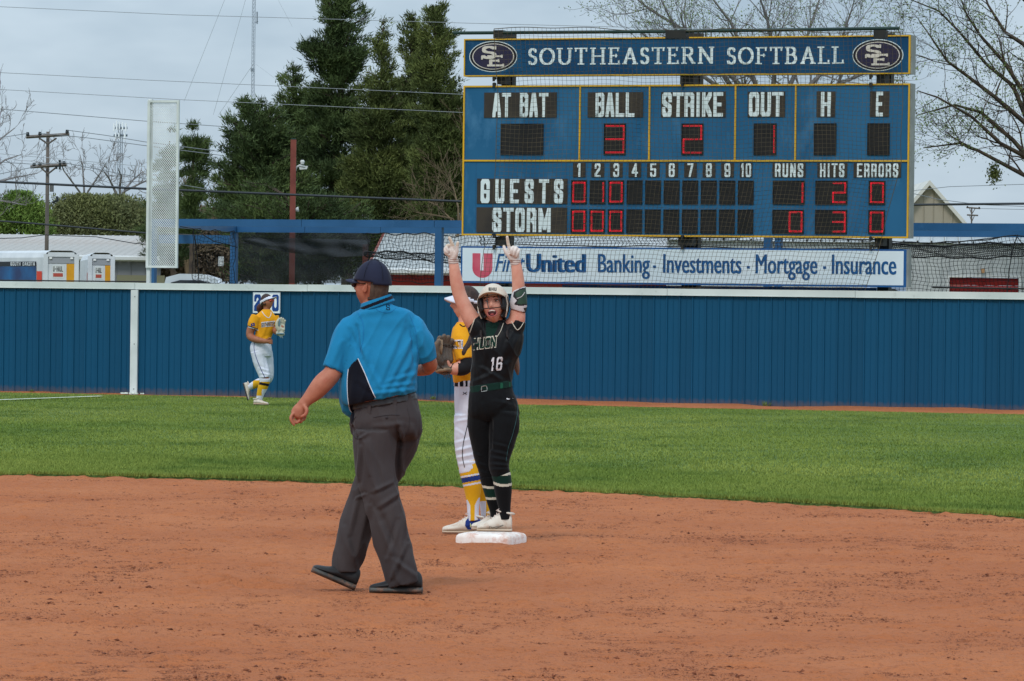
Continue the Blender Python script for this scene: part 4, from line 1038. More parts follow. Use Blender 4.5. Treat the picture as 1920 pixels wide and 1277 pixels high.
# ------------------------------------------------------------------ poles, towers, wires
M_wood = mat('pole_wood', c(112, 104, 96), c(88, 82, 78), 3, .85, stretch=(4, 4, .4))
def upole(px, ytop, d, wpx, label, arms, extra=True):
    x = W(px, ytop, d)[0]; zt = W(px, ytop, d)[2]; t = thing('utility_pole', label, 'pole', (x, d, 0))
    r = wpx / 2 * d / FPX
    mb = MB(); mb.tube([(x, d, -.05), (x, d, zt)], [r * 1.15, r * .85], 10); mb.build('shaft', M_wood, t, True)
    for (a, b, ya, yb, ins) in arms:
        p, q = W(a, ya, d - .15), W(b, yb, d - .15)
        mb = MB(); mb.tube([p, q], .035 * min(d, 150) / 100, 4); ar = mb.build('crossarm', M_wood, t)
        mb = MB(); mid = W(px, ya + 13, d - .12)
        for s in (a + (px - a) * .6, b + (px - b) * .6): mb.tube([W(s, ya + 2, d - .14), mid], .018 * min(d, 150) / 100, 4)
        mb.build('brace', M_wood, ar)
        for s, h in ins:
            yy = ya + (yb - ya) * (s - a) / (b - a); mb = MB(); mb.tube([W(s, yy, d - .15), W(s, yy - h * .4, d - .15), W(s, yy - h, d - .15)], [.02 * min(d, 150) / 100, .04 * min(d, 150) / 100, .03 * min(d, 150) / 100], 7)
            mb.build('insulator', mat('insulator_dark', c(40, 46, 48), rough=.4), ar)
    return t, x, zt
D5 = 140.0
t, x, z = upole(90, 247, D5, 7.5, 'grey wooden utility pole with two crossarms beyond the trucks', [(49, 130, 257, 252, [(52, 9), (75, 8), (126, 9)]), (57, 125, 313, 309, [(64, 7), (75, 7), (120, 7)])])
mb = MB(); q = W(97, 352, D5); mb.tube([q + np.array([0, 0, -.12]), q + np.array([0, 0, .12])], .06, 8); mb.build('transformer_box', mat('insulator_grey', c(100, 100, 100), rough=.5), t)
mb = MB()
for a, b in (((112, 300), (112, 318)), ((106, 317), (106, 311)), ((98, 380), (110, 375)), ((107, 368), (107, 378))): mb.tube([W(*a, D5 - .2), W(*b, D5 - .2)], .035, 5)
mb.build('hardware', mat('insulator_dark', None), t)
upole(1822, 388, 330, 3.2, 'distant small utility pole past the beige building', [(1812, 1838, 389, 391, [(1814, 3), (1836, 3)]), (1813, 1834, 403, 404, [])])
upole(30, 320, 300, 1.6, 'very thin distant pole at the left edge behind the round tree', [])

M_twr = mat('tower_steel', c(116, 126, 136), c(140, 150, 160), 2, .5)
def lattice(px, yt, yb, d, wpx, name, label, taper=1.0, pitch=1.1):
    z1, z0 = W(px, yt, d)[2], 0.0; x = W(px, yt, d)[0]; t = thing(name, label, 'tower', (x, d, 0)); w = wpx / 2 * d / FPX
    mb = MB(); r = w * .13
    def cr(z):
        k = taper + (1 - taper) * z / z1; return [(x + w * k * math.cos(a), d + w * k * math.sin(a), z) for a in (-.5, 1.6, 3.64)]
    lo, hi = cr(z0), cr(z1)
    for i in range(3): mb.tube([lo[i], hi[i]], r, 4)
    mb.build('leg_rails', M_twr, t)
    mb = MB(); z = z0; n = 0
    ph = w * pitch * 2
    while z < z1 - ph:
        a_, b_ = cr(z), cr(z + ph)
        for i in range(3): mb.tube([a_[i], b_[(i + 1) % 3]], r * .6, 3, cap=False)
        z += ph
    mb.build('bracing', M_twr, t); return t, x, z1
t, x, z = lattice(477, -60, 183, 600, 6.5, 'radio_mast', 'thin guyed lattice radio mast rising out of the picture at left')
mb = MB(); mb.tube([W(482, 22, 599.6), W(482, 45, 599.6)], .1, 5); mb.tube([W(479, 42, 599.6), W(484, 40, 599.6)], .06, 4); mb.build('antenna', M_twr, t)
mb = MB(); mb.tube([W(473, 128, 599.6), W(473, 134, 599.6)], .2, 6); mb.build('antenna', M_twr, t)
M_wire = mat('wire_grey', c(120, 126, 132), rough=.6); M_wired = mat('wire_dark', c(48, 52, 56), rough=.6); M_wirepl = mat('wire_mid', c(142, 146, 150), rough=.6); M_wirel = mat('wire_pale', c(168, 174, 180), rough=.6)
mb = MB()
for a, b in (((477, -140), (345, 190)), ((477, -60), (400, 215)), ((475, 120), (410, 215)), ((479, 120), (560, 180)), ((479, -80), (548, 50))): mb.tube([W(*a, 599), W(*b, 599)], .028, 3, cap=False)
mb.build('guy_wire', M_wirel, t)
t, x, z = lattice(226, 232, 300, 420, 8.5, 'cell_tower', 'pale cell tower topped with white antenna panels behind bare trees', 1.9, .9)
for i, (ox, oy, w_, h_) in enumerate(((-12, 231, 2.4, 15), (-7, 226, 2.6, 18), (-2, 228, 2, 14), (4, 229, 2.2, 15), (10, 231, 2.6, 16), (-9, 248, 2.2, 13), (8, 250, 2.8, 12), (-3, 250, 2, 10))):
    mb = MB(); a_, b_ = W(226 + ox - w_ / 2, oy, 418.6), W(226 + ox + w_ / 2, oy + h_, 418.6); mb.box(a_[0], b_[0], 418.4, 418.8, b_[2], a_[2]); mb.build('antenna_panel', mat('antenna_white', c(232, 238, 242), rough=.5), t)
for yy in (240, 254):
    mb = MB(); mb.tube([W(213, yy, 419), W(239, yy, 419)], .12, 5); mb.build('ring_mount', M_twr, t)

def wire(px, label, d, r, m, grp='overhead wires'):
    pts = []
    for i in range(len(px) - 1):
        for k in range(6):
            t = k / 6; pts.append((px[i][0] + (px[i + 1][0] - px[i][0]) * t, px[i][1] + (px[i + 1][1] - px[i][1]) * t))
    pts.append(px[-1]); mb = MB(); mb.tube([W(x, y, d) for x, y in pts], r, 4)
    o = mb.build('overhead_wire', m, loc=W(*pts[0], d)); tag(o, label, 'wire', grp)
wire([(-100, 8), (330, 27.6), (900, 44), (1290, 54), (2000, 66)], 'pale topmost overhead wire passing just above the scoreboard pipe', 88, .0048, M_wirepl)
wire([(-100, 131), (272, 150), (867, 177), (1400, 196)], 'grey overhead wire crossing level with the tree tops at left', 88, .0048, M_wirepl)
wire([(-100, 162), (330, 186.5), (867, 211), (1400, 228)], 'grey overhead wire just below the tree-top one', 88, .0048, M_wirepl)
wire([(-100, 196), (272, 227), (415, 237), (700, 250)], 'thin overhead wire meeting the left conifers', 135, .009, M_wire)
wire([(-100, 336), (272, 354), (867, 378), (1708, 384), (2000, 381)], 'thick black cable crossing the whole picture behind the scoreboard', 86, .021, M_wired)
wire([(-100, 407), (85, 421), (272, 437), (600, 452)], 'black cable sagging over the warehouse roof', 139, .026, M_wired)
wire([(89, 441), (180, 444), (250, 456), (300, 460)], 'thin wire running from the pole over the warehouse roof', 139, .012, M_wired)
wire([(-100, 450), (40, 446), (89, 440)], 'thin wire coming from the left edge to the pole', 139, .012, M_wired)
wire([(126, 244), (200, 254), (272, 266), (420, 285)], 'wire leaving the upper crossarm to the right', 139, .010, M_wire)
wire([(75, 250), (160, 258), (272, 273), (420, 292)], 'second wire leaving the upper crossarm to the right', 139, .010, M_wire)
wire([(-60, 268), (52, 250)], 'wire reaching the upper crossarm from the left', 139, .010, M_wire)
wire([(-60, 300), (64, 308), (120, 305), (272, 335), (420, 360)], 'wire along the lower crossarm', 139, .010, M_wire)
wire([(-60, 338), (70, 312)], 'wire reaching the lower crossarm from the left', 139, .010, M_wire)
wire([(-60, 283), (90, 296), (272, 312)], 'faint wire between the two crossarms', 139, .009, M_wirel)
wire([(1650, 233), (1920, 237), (2000, 238)], 'thin wire through the bare branches right of the scoreboard', 130, .009, M_wire)
wire([(1650, 246), (1920, 250), (2000, 251)], 'lower thin wire through the bare branches right of the scoreboard', 130, .009, M_wire)
wire([(1708, 358), (1780, 350), (2000, 343)], 'faint wire above the beige gable', 130, .008, M_wire)
wire([(1700, 360), (1760, 374), (1840, 384), (1950, 388)], 'thin wire crossing the beige gable', 130, .009, M_wire)
wire([(1838, 391), (1930, 393), (2000, 395)], 'wire leaving the distant small pole', 329, .018, M_wire)

# ------------------------------------------------------------------ trees
M_bark = mat('bark', c(84, 72, 60), c(62, 54, 48), 6, .9)
M_bark2 = mat('bark_grey', c(98, 92, 84), c(80, 74, 70), 6, .9)
M_barkhaze = mat('bark_hazed', c(128, 124, 122), c(108, 104, 102), 6, .9)  # thin haze over distant bare trees put into the bark colour as paler grey
M_pine = mat('conifer_leaf', c(54, 71, 43), c(78, 95, 51), .5, .8, attr='tint', rnd=.42, spec=.2)
M_ced = mat('cedar_leaf', c(66, 80, 43), c(92, 102, 53), .45, .8, attr='tint', rnd=.42, spec=.2)
M_bush = mat('shrub_leaf', c(112, 118, 72), c(96, 102, 70), .5, .85, attr='tint', rnd=.3, spec=.2)
M_bushg = mat('green_leaf', c(88, 118, 52), c(110, 134, 66), .5, .85, attr='tint', rnd=.35, spec=.2)
M_bud = mat('bud_leaf', c(88, 110, 60), c(110, 128, 74), 2, .8, attr='tint', rnd=.35)
def leaf_tris(C, D, L, Wd, rr):
    """leaf triangles at C pointing along D"""
    N = len(C); D = D / (np.linalg.norm(D, axis=1, keepdims=True) + 1e-9)
    S = np.cross(D, rr.normal(size=(N, 3))); S /= (np.linalg.norm(S, axis=1, keepdims=True) + 1e-9)
    V = np.stack([C - S * Wd[:, None], C + S * Wd[:, None], C + D * L[:, None]], 1)
    return V.reshape(-1, 3)
def conifer(label, prof, d, nb, per, L, m, seed, up=.35, depth=.75, px_axis=None, grp=None, droop=0.0, open_=.0, name='conifer_tree'):
    """prof rows (py, xl, xr): silhouette in the photograph turned into metres at distance d"""
    rr = np.random.default_rng(seed)
    py = np.array([p[0] for p in prof]); ctr = np.array([(p[1] + p[2]) / 2 for p in prof]); hw = np.array([(p[2] - p[1]) / 2 for p in prof])
    Zp = np.array([W(c_, y, d)[2] for c_, y in zip(ctr, py)]); Xp = np.array([W(c_, y, d)[0] for c_, y in zip(ctr, py)]); Hp = hw * d / FPX
    o = np.argsort(Zp); Zp, Xp, Hp = Zp[o], Xp[o], Hp[o]
    xb = Xp[0] if px_axis is None else W(px_axis, 500, d)[0]
    t = thing(name, label, 'tree', (xb, d, 0), grp)
    tr = MB(); zs = np.linspace(0, Zp[-1] * .93, 9); xs_ = np.interp(zs, Zp, Xp); xs_[zs < Zp[0]] = xb
    H = Zp[-1]; R = .02 * H
    tr.tube([(x_, d, z_) for x_, z_ in zip(xs_, zs)], list(np.linspace(R, R * .15, 9)), 7)
    tk = tr.build('trunk', M_bark, t, True)
    zz = rr.uniform(0, 1, nb * 3); zz = Zp[0] + zz * (Zp[-1] - Zp[0]); keep = rr.uniform(0, 1, nb * 3) < (np.interp(zz, Zp, Hp) / Hp.max()) ** .8 + .12; zz = np.sort(zz[keep][:nb])
    Cs = []; Ds = []; Ts = []; lb = MB()
    for z in zz:
        h = np.interp(z, Zp, Hp); cx = np.interp(z, Zp, Xp); a = rr.uniform(0, 6.283); ln = h * (1.16 - .66 * rr.uniform(0, 1) ** 1.4)
        dirv = np.array([math.cos(a), math.sin(a) * depth, 0]); tip_dz = ln * (up + .9 * ((z - Zp[0]) / (Zp[-1] - Zp[0])) ** 3 + rr.uniform(-.15, .25))
        tip = np.array([cx, d, z]) + dirv * ln
        tint = np.clip(rr.normal(.5, .22), 0, 1)
        p0 = np.array([np.interp(max(z - tip_dz, 0), zs, xs_), d, max(z - tip_dz, .3)])
        if len(lb.v) < 16000: lb.tube([p0, (p0 + tip) / 2 + [0, 0, .08], tip], [R * .22, R * .13, .01], 4, cap=False)
        n = max(int(per * .9 * (ln / Hp.max()) ** .8), 20); s = rr.uniform(open_, 1.0, n) ** .75
        pos = p0 + (tip - p0) * s[:, None]
        spread = (.09 + .24 * np.sin(np.clip(s, 0, 1) * 2.6)) * (ln * .55 + .25)
        # sprays: gather leaves round a few twig ends
        k = max(3, n // 30); tw = rr.integers(0, k, n); ts = rr.uniform(.25, 1.0, k); toff = rr.normal(size=(k, 3)) * [1, 1, .6]
        pos = p0 + (tip - p0) * ts[tw][:, None] + toff[tw] * ((.07 + .13 * np.sin(ts[tw] * 2.95)) * (ln * .55 + .25))[:, None] + rr.normal(size=(n, 3)) * .075 * [1, 1, .7]
        pos[:, 2] = np.maximum(pos[:, 2], .3)
        D = dirv[None] * .6 + np.array([0, 0, .85]) + rr.normal(size=(n, 3)) * .55 + toff[tw] * .3
        Cs.append(pos); Ds.append(D); Ts.append(np.clip(tint + rr.normal(0, .12, k)[tw] + rr.normal(0, .06, n), 0, 1))
    lb.build('limbs', M_bark, t)
    C = np.concatenate(Cs); D = np.concatenate(Ds); T = np.concatenate(Ts)
    V = leaf_tris(C, D, L * rr.uniform(.7, 1.7, len(C)), L * .15 * rr.uniform(.7, 1.3, len(C)), rr)
    np_mesh('crown', V, np.arange(len(V)).reshape(-1, 3), m, t, attr=('tint', np.repeat(T, 3)), kind='stuff')
    return t
GR_ = 'conifers behind the batting cage'
conifer('tallest dark conifer left of centre with trunk showing through', [(-70, 618, 655), (-30, 600, 672), (20, 590, 690), (70, 562, 692), (110, 576, 684), (150, 590, 690), (190, 585, 690), (240, 560, 705), (300, 560, 700), (350, 545, 705), (420, 560, 690)], 126, 162, 634, 0.104, M_pine, 31, .42, grp=GR_, px_axis=652)
conifer('broad dark conifer at the left of the group', [(183, 462, 480), (200, 425, 520), (225, 415, 540), (260, 402, 560), (300, 412, 570), (350, 400, 570), (400, 405, 565), (430, 430, 560), (520, 450, 560)], 122, 162, 634, 0.104, M_pine, 32, .3, grp=GR_, px_axis=500)
conifer('small pointed conifer top between the two biggest dark trees', [(125, 540, 550), (150, 522, 572), (180, 518, 590), (230, 520, 600), (320, 505, 610), (420, 500, 620)], 128, 84, 578, 0.104, M_pine, 33, .4, grp=GR_, px_axis=550)
conifer('yellow-green cedar between the tallest conifer and the spired cedars', [(38, 715, 724), (70, 700, 735), (110, 690, 742), (160, 680, 750), (220, 665, 765), (300, 650, 780), (380, 640, 790), (440, 650, 790)], 121, 148, 606, 0.097, M_ced, 34, .6, grp=GR_, px_axis=720)
conifer('spired cedar with a notched top beside the scoreboard', [(22, 768, 776), (50, 752, 790), (100, 745, 800), (170, 740, 810), (260, 730, 830), (350, 725, 850), (420, 720, 860)], 123, 142, 606, 0.097, M_ced, 35, .65, grp=GR_, px_axis=772)
conifer('tall cedar whose spire leaves the top edge next to the scoreboard', [(-22, 810, 816), (10, 795, 830), (40, 785, 845), (90, 780, 855), (150, 778, 872), (220, 775, 885), (300, 770, 895), (420, 775, 890)], 119, 155, 606, 0.097, M_ced, 36, .6, grp=GR_, px_axis=815)
conifer('lone slim conifer just right of the foul screen', [(228, 362, 372), (245, 342, 382), (270, 338, 386), (300, 340, 385), (335, 338, 388), (380, 342, 378), (430, 350, 380)], 145, 57, 414, 0.104, M_pine, 37, .3, grp=GR_, px_axis=360)
conifer('dark conifer seen through the foul pole screen', [(235, 318, 324), (262, 306, 330), (300, 292, 345), (330, 285, 345), (345, 300, 330), (400, 262, 350), (440, 268, 350), (480, 270, 350)], 150, 71, 441, 0.104, M_pine, 38, .2, grp=GR_, px_axis=325)
conifer('low dark conifer skirt behind the blue beam', [(335, 440, 470), (360, 420, 640), (400, 415, 700), (440, 420, 700), (520, 430, 690)], 117, 97, 523, 0.097, M_pine, 39, .1, grp=GR_, px_axis=600)

def dome(label, cx, ytop, ybot, hw, d, n, L, m, seed, name='round_tree', grp=None, ragged=.25, depth=.8):
    rr = np.random.default_rng(seed); z1 = W(cx, ytop, d)[2]; z0 = W(cx, ybot, d)[2]; x = W(cx, ybot, d)[0]; H = z1 - z0; R = hw * d / FPX
    t = thing(name, label, 'tree', (x, d, 0), grp)
    mb = MB(); rr2 = random.Random(seed)
    for k in range(6):
        a = rr2.uniform(-.9, .9); mb.tube([(x, d, -.05), (x + a * .3 * R, d, z0 * .6 + .2), (x + a * R * .8, d + rr2.uniform(-.5, .5), z0 + H * .7)], [.16, .10, .02], 5)
    mb.build('trunk', M_bark2, t)
    k = 60; a = rr.uniform(0, 6.283, k); v = rr.uniform(0, 1, k); rad_ = rr.uniform(.45, 1, k) ** .5
    bx = x + R * rad_ * np.cos(a) * np.sqrt(1 - (v * .98) ** 2); by = d + R * depth * rad_ * np.sin(a) * np.sqrt(1 - (v * .92) ** 2); bz = z0 + H * v * (1 - ragged * rr.uniform(0, 1, k) * .5)
    w_ = rr.integers(0, k, n); s = R * .19
    C = np.stack([bx[w_], by[w_], bz[w_]], 1) + rr.normal(size=(n, 3)) * [s, s, s * .75]
    ok = (C[:, 2] > .3) & (C[:, 2] < z1 + .15); C = C[ok]; w_ = w_[ok]
    D = rr.normal(size=(len(C), 3)) + [0, 0, .8] + (C - [x, d, z0]) / R * .8
    T = np.clip(rr.normal(.5, .2, k)[w_] + rr.normal(0, .12, len(C)), 0, 1)
    V = leaf_tris(C, D, L * rr.uniform(.6, 1.3, len(C)), L * .3 * rr.uniform(.7, 1.3, len(C)), rr)
    np_mesh('crown', V, np.arange(len(V)).reshape(-1, 3), m, t, attr=('tint', np.repeat(T, 3)), kind='stuff')
    return t
dome('bright green leafy tree at the left edge behind the warehouse', 36, 366, 452, 50, 185, 40000, .12, M_bushg, 41)
dome('wide olive budding tree mass behind the warehouse', 182, 372, 455, 98, 190, 90000, .11, M_bush, 42, ragged=.5)
dome('brownish leafless shrub thicket behind the left cage post', 390, 395, 520, 60, 160, 16000, .16, mat('thicket', c(110, 98, 82), c(92, 80, 66), .6, .9, attr='tint', rnd=.3), 44)
dome('dim brown thicket low behind the foul screen', 300, 440, 520, 50, 165, 10000, .16, MATS['thicket'], 45)

def grow(segs, p, dv, L, r, depth, rr, tw=.25, nchild=(2, 4), tips=None, minr=.004, shrink=.72, up=.12):
    n = 4; q = p.copy(); dd = dv / np.linalg.norm(dv); starts = []
    for i in range(n):
        dd = dd + rr.normal(size=3) * tw * .5 + np.array([0, 0, up * .3]); dd /= np.linalg.norm(dd)
        nq = q + dd * L / n; r2 = max(r * (1 - .5 / n), minr)
        segs.append((q, nq, r, r2)); q = nq; r = r2; starts.append((q.copy(), dd.copy(), r))
    if tips is not None and depth <= 1: tips.append((q.copy(), dd.copy()))
    if depth <= 0: return
    for k in range(rr.integers(nchild[0], nchild[1] + 1)):
        s = starts[rr.integers(0, len(starts))] if k else starts[-1]
        ax = rr.normal(size=3); ax -= ax @ s[1] * s[1]; ax /= np.linalg.norm(ax) + 1e-9
        ang = rr.uniform(.35, .95) if k else rr.uniform(.05, .35)
        nd = s[1] * math.cos(ang) + ax * math.sin(ang)
        grow(segs, s[0], nd, L * rr.uniform(shrink - .15, shrink + .1), max(s[2] * (.62 if k else .85), minr), depth - 1, rr, tw, nchild, tips, minr, shrink, up)
def seg_mesh(segs, n=3):
    P = np.array([s[0] for s in segs]); Q = np.array([s[1] for s in segs]); ra = np.array([s[2] for s in segs]); rb = np.array([s[3] for s in segs])
    T = Q - P; T /= np.linalg.norm(T, axis=1, keepdims=True) + 1e-9
    ref = np.where(np.abs(T[:, 1:2]) < .9, np.array([[0, 1., 0]]), np.array([[1., 0, 0]])); A = np.cross(T, ref); A /= np.linalg.norm(A, axis=1, keepdims=True); B = np.cross(T, A)
    V = []
    for C_, r in ((P, ra), (Q, rb)):
        for k in range(n):
            q = 2 * math.pi * k / n; V.append(C_ + r[:, None] * (math.cos(q) * A + math.sin(q) * B))
    V = np.stack(V, 1); N = len(segs); base_ = np.arange(N) * 2 * n
    F_ = np.concatenate([np.stack([base_ + k, base_ + (k + 1) % n, base_ + n + (k + 1) % n, base_ + n + k], 1) for k in range(n)])
    return V.reshape(-1, 3), F_
def bare_tree(label, limbs, base, d, seed, depth, L0, r0, minr, name='bare_tree', buds=0, budm=None, budL=.06, grp='bare trees', m=None, tw=.25, trunk_r=.2, nchild=(2, 4), up=.12, sub=3, dspread=1.2):
    rr = np.random.default_rng(seed); x = W(base[0], base[1], d)[0]; t = thing(name, label, 'tree', (x, d, 0), grp)
    top = W(base[0], base[1], d); mb = MB(); mb.tube([(x, d, -.05), (x, d, top[2] * .5), top], [trunk_r, trunk_r * .85, trunk_r * .75], 8); mb.build('trunk', m or M_bark, t, True)
    segs = []; tips = []
    for li, lm in enumerate(limbs):
        dep = rr.uniform(-dspread, dspread)
        pts = [W(px, py, d + dep * (k / max(len(lm) - 1, 1))) for k, (px, py) in enumerate(lm)]
        pts = [top] + pts; n = len(pts); cum = 0
        for k in range(n - 1):
            f0, f1 = 1 - k / n, 1 - (k + 1) / n; ra, rb = max(r0 * f0, minr), max(r0 * f1, minr)
            m_ = 3
            for j in range(m_):
                a_ = pts[k] + (pts[k + 1] - pts[k]) * j / m_; b_ = pts[k] + (pts[k + 1] - pts[k]) * (j + 1) / m_
                wob = rr.normal(size=3) * .03 * (j < m_ - 1)
                segs.append((a_, b_ , ra + (rb - ra) * j / m_, ra + (rb - ra) * (j + 1) / m_))
                if k > 0 or n == 2:
                    for _ in range(sub):
                        if rr.uniform() < .8:
                            dv = (pts[k + 1] - pts[k]); dv = dv / np.linalg.norm(dv); ax = rr.normal(size=3); ax[1] *= .7
                            grow(segs, b_, dv + ax * .75, L0 * rr.uniform(.5, 1), max(rb * .5, minr), depth, rr, tw, nchild, tips, minr, up=up)
    V, F_ = seg_mesh(segs); np_mesh('branches', V, F_, m or M_bark, t, kind='stuff')
    if buds:
        K = len(tips); C = np.array([a for a, b in tips]); w_ = rr.integers(0, K, buds); C = C[w_] + rr.normal(size=(buds, 3)) * .10
        V = leaf_tris(C, rr.normal(size=(buds, 3)), budL * rr.uniform(.6, 1.3, buds), budL * .35 * rr.uniform(.7, 1.3, buds), rr)
        np_mesh('young_leaves', V, np.arange(len(V)).reshape(-1, 3), budm, t, attr=('tint', np.repeat(rr.uniform(0, 1, buds), 3)), kind='stuff')
    return t, segs
bare_tree('large budding tree whose limbs reach in from the right edge', [
    [(1990, 360), (1920, 327), (1835, 282), (1799, 268), (1731, 277)], [(1990, 340), (1920, 291), (1876, 268), (1822, 218), (1758, 182), (1720, 170)],
    [(1990, 290), (1920, 227), (1867, 182), (1813, 141), (1776, 114), (1745, 68), (1722, 36)], [(1985, 240), (1920, 173), (1885, 118), (1840, 68), (1813, 27), (1795, -20)],
    [(1990, 160), (1920, 82), (1885, 60), (1853, 9), (1840, -30)], [(1960, 330), (1900, 262), (1840, 210), (1790, 196), (1722, 215)], [(2000, 120), (1950, 30), (1900, -20)], [(1980, 300), (1925, 220), (1900, 160), (1850, 120), (1800, 60), (1760, 20), (1690, -8)]],
    (2050, 420), 98, 51, 3, .80, .085, .0040, sub=1, nchild=(2, 3), buds=8000, budm=M_bud, budL=.045, tw=.3, trunk_r=.22)
# mistletoe clump
rr = np.random.default_rng(5); c0 = W(1864, 326, 98); n = 420; C = c0 + rr.normal(size=(n, 3)) * [.07, .07, .11]; V = leaf_tris(C, rr.normal(size=(n, 3)), np.full(n, .05), np.full(n, .02), rr)
tag(np_mesh('mistletoe', V, np.arange(len(V)).reshape(-1, 3), mat('mistletoe_leaf', c(66, 78, 34), c(84, 92, 44), 3, .8, attr='tint', rnd=.3), attr=('tint', np.repeat(rr.uniform(0, 1, n), 3)), loc=c0), 'dense green mistletoe clump low in the right tree', 'mistletoe')
bare_tree('budding multi-stemmed tree showing above the middle of the scoreboard', [
    [(1400, 200), (1350, 130), (1290, 60), (1215, 15), (1185, -10)], [(1430, 190), (1400, 110), (1370, 40), (1330, -10)], [(1450, 180), (1455, 110), (1440, 40), (1420, -20)], [(1470, 190), (1500, 120), (1520, 50), (1540, -10)],
    [(1480, 200), (1540, 140), (1580, 70), (1600, 10)], [(1400, 200), (1330, 150), (1260, 100), (1200, 60)], [(1490, 220), (1570, 160), (1640, 130), (1690, 100)], [(1420, 190), (1340, 110), (1270, 60), (1240, 0)]],
    (1440, 330), 112, 52, 3, .85, .10, .0045, sub=2, nchild=(2, 3), buds=7000, budm=M_bud, budL=.045, grp='bare trees', tw=.3, up=.3, m=M_barkhaze)
bare_tree('bare dark-twigged tree right of the utility pole', [[(150, 360), (120, 320), (112, 300)], [(158, 350), (155, 310), (150, 290)], [(165, 360), (185, 330), (200, 305)]], (160, 390), 200, 53, 3, .65, .07, .008, sub=1, nchild=(2, 3), tw=.35, m=M_barkhaze, up=.3)
bare_tree('bare tree in front of the cell tower', [[(215, 355), (205, 335), (195, 322)], [(225, 350), (228, 330), (222, 318)], [(235, 355), (252, 335), (268, 322)], [(232, 360), (262, 345), (285, 335)]], (228, 385), 205, 54, 3, .7, .09, .008, sub=1, nchild=(2, 3), tw=.35, m=M_barkhaze, up=.3)
bare_tree('bare tree reaching in at the upper left edge', [[(-30, 330), (10, 300), (40, 290)], [(-35, 300), (0, 262), (28, 240)], [(-40, 280), (-5, 230), (5, 200)], [(-30, 350), (20, 335), (70, 325)], [(-30, 370), (20, 380), (50, 385)]], (-60, 400), 180, 55, 3, .8, .08, .007, sub=1, nchild=(2, 3), tw=.35, m=M_barkhaze, up=.25)
bare_tree('brown bare tree behind the right end of the conifers', [[(845, 410), (820, 385), (790, 372)], [(860, 390), (850, 350), (840, 325)], [(850, 410), (810, 402), (780, 398)], [(868, 380), (880, 300), (872, 250)]], (860, 440), 117, 56, 2, .6, .045, .005, sub=2, m=mat('bark_brown', c(120, 104, 80), c(96, 84, 66), 5, .9), up=.2)
bare_tree('leafless scrub tree left of the cage post', [[(345, 470), (335, 440), (345, 410)], [(360, 470), (375, 440), (390, 415)], [(352, 480), (400, 460), (420, 440)]], (352, 520), 155, 57, 3, .9, .08, .009, m=MATS['bark_brown'], up=.3)
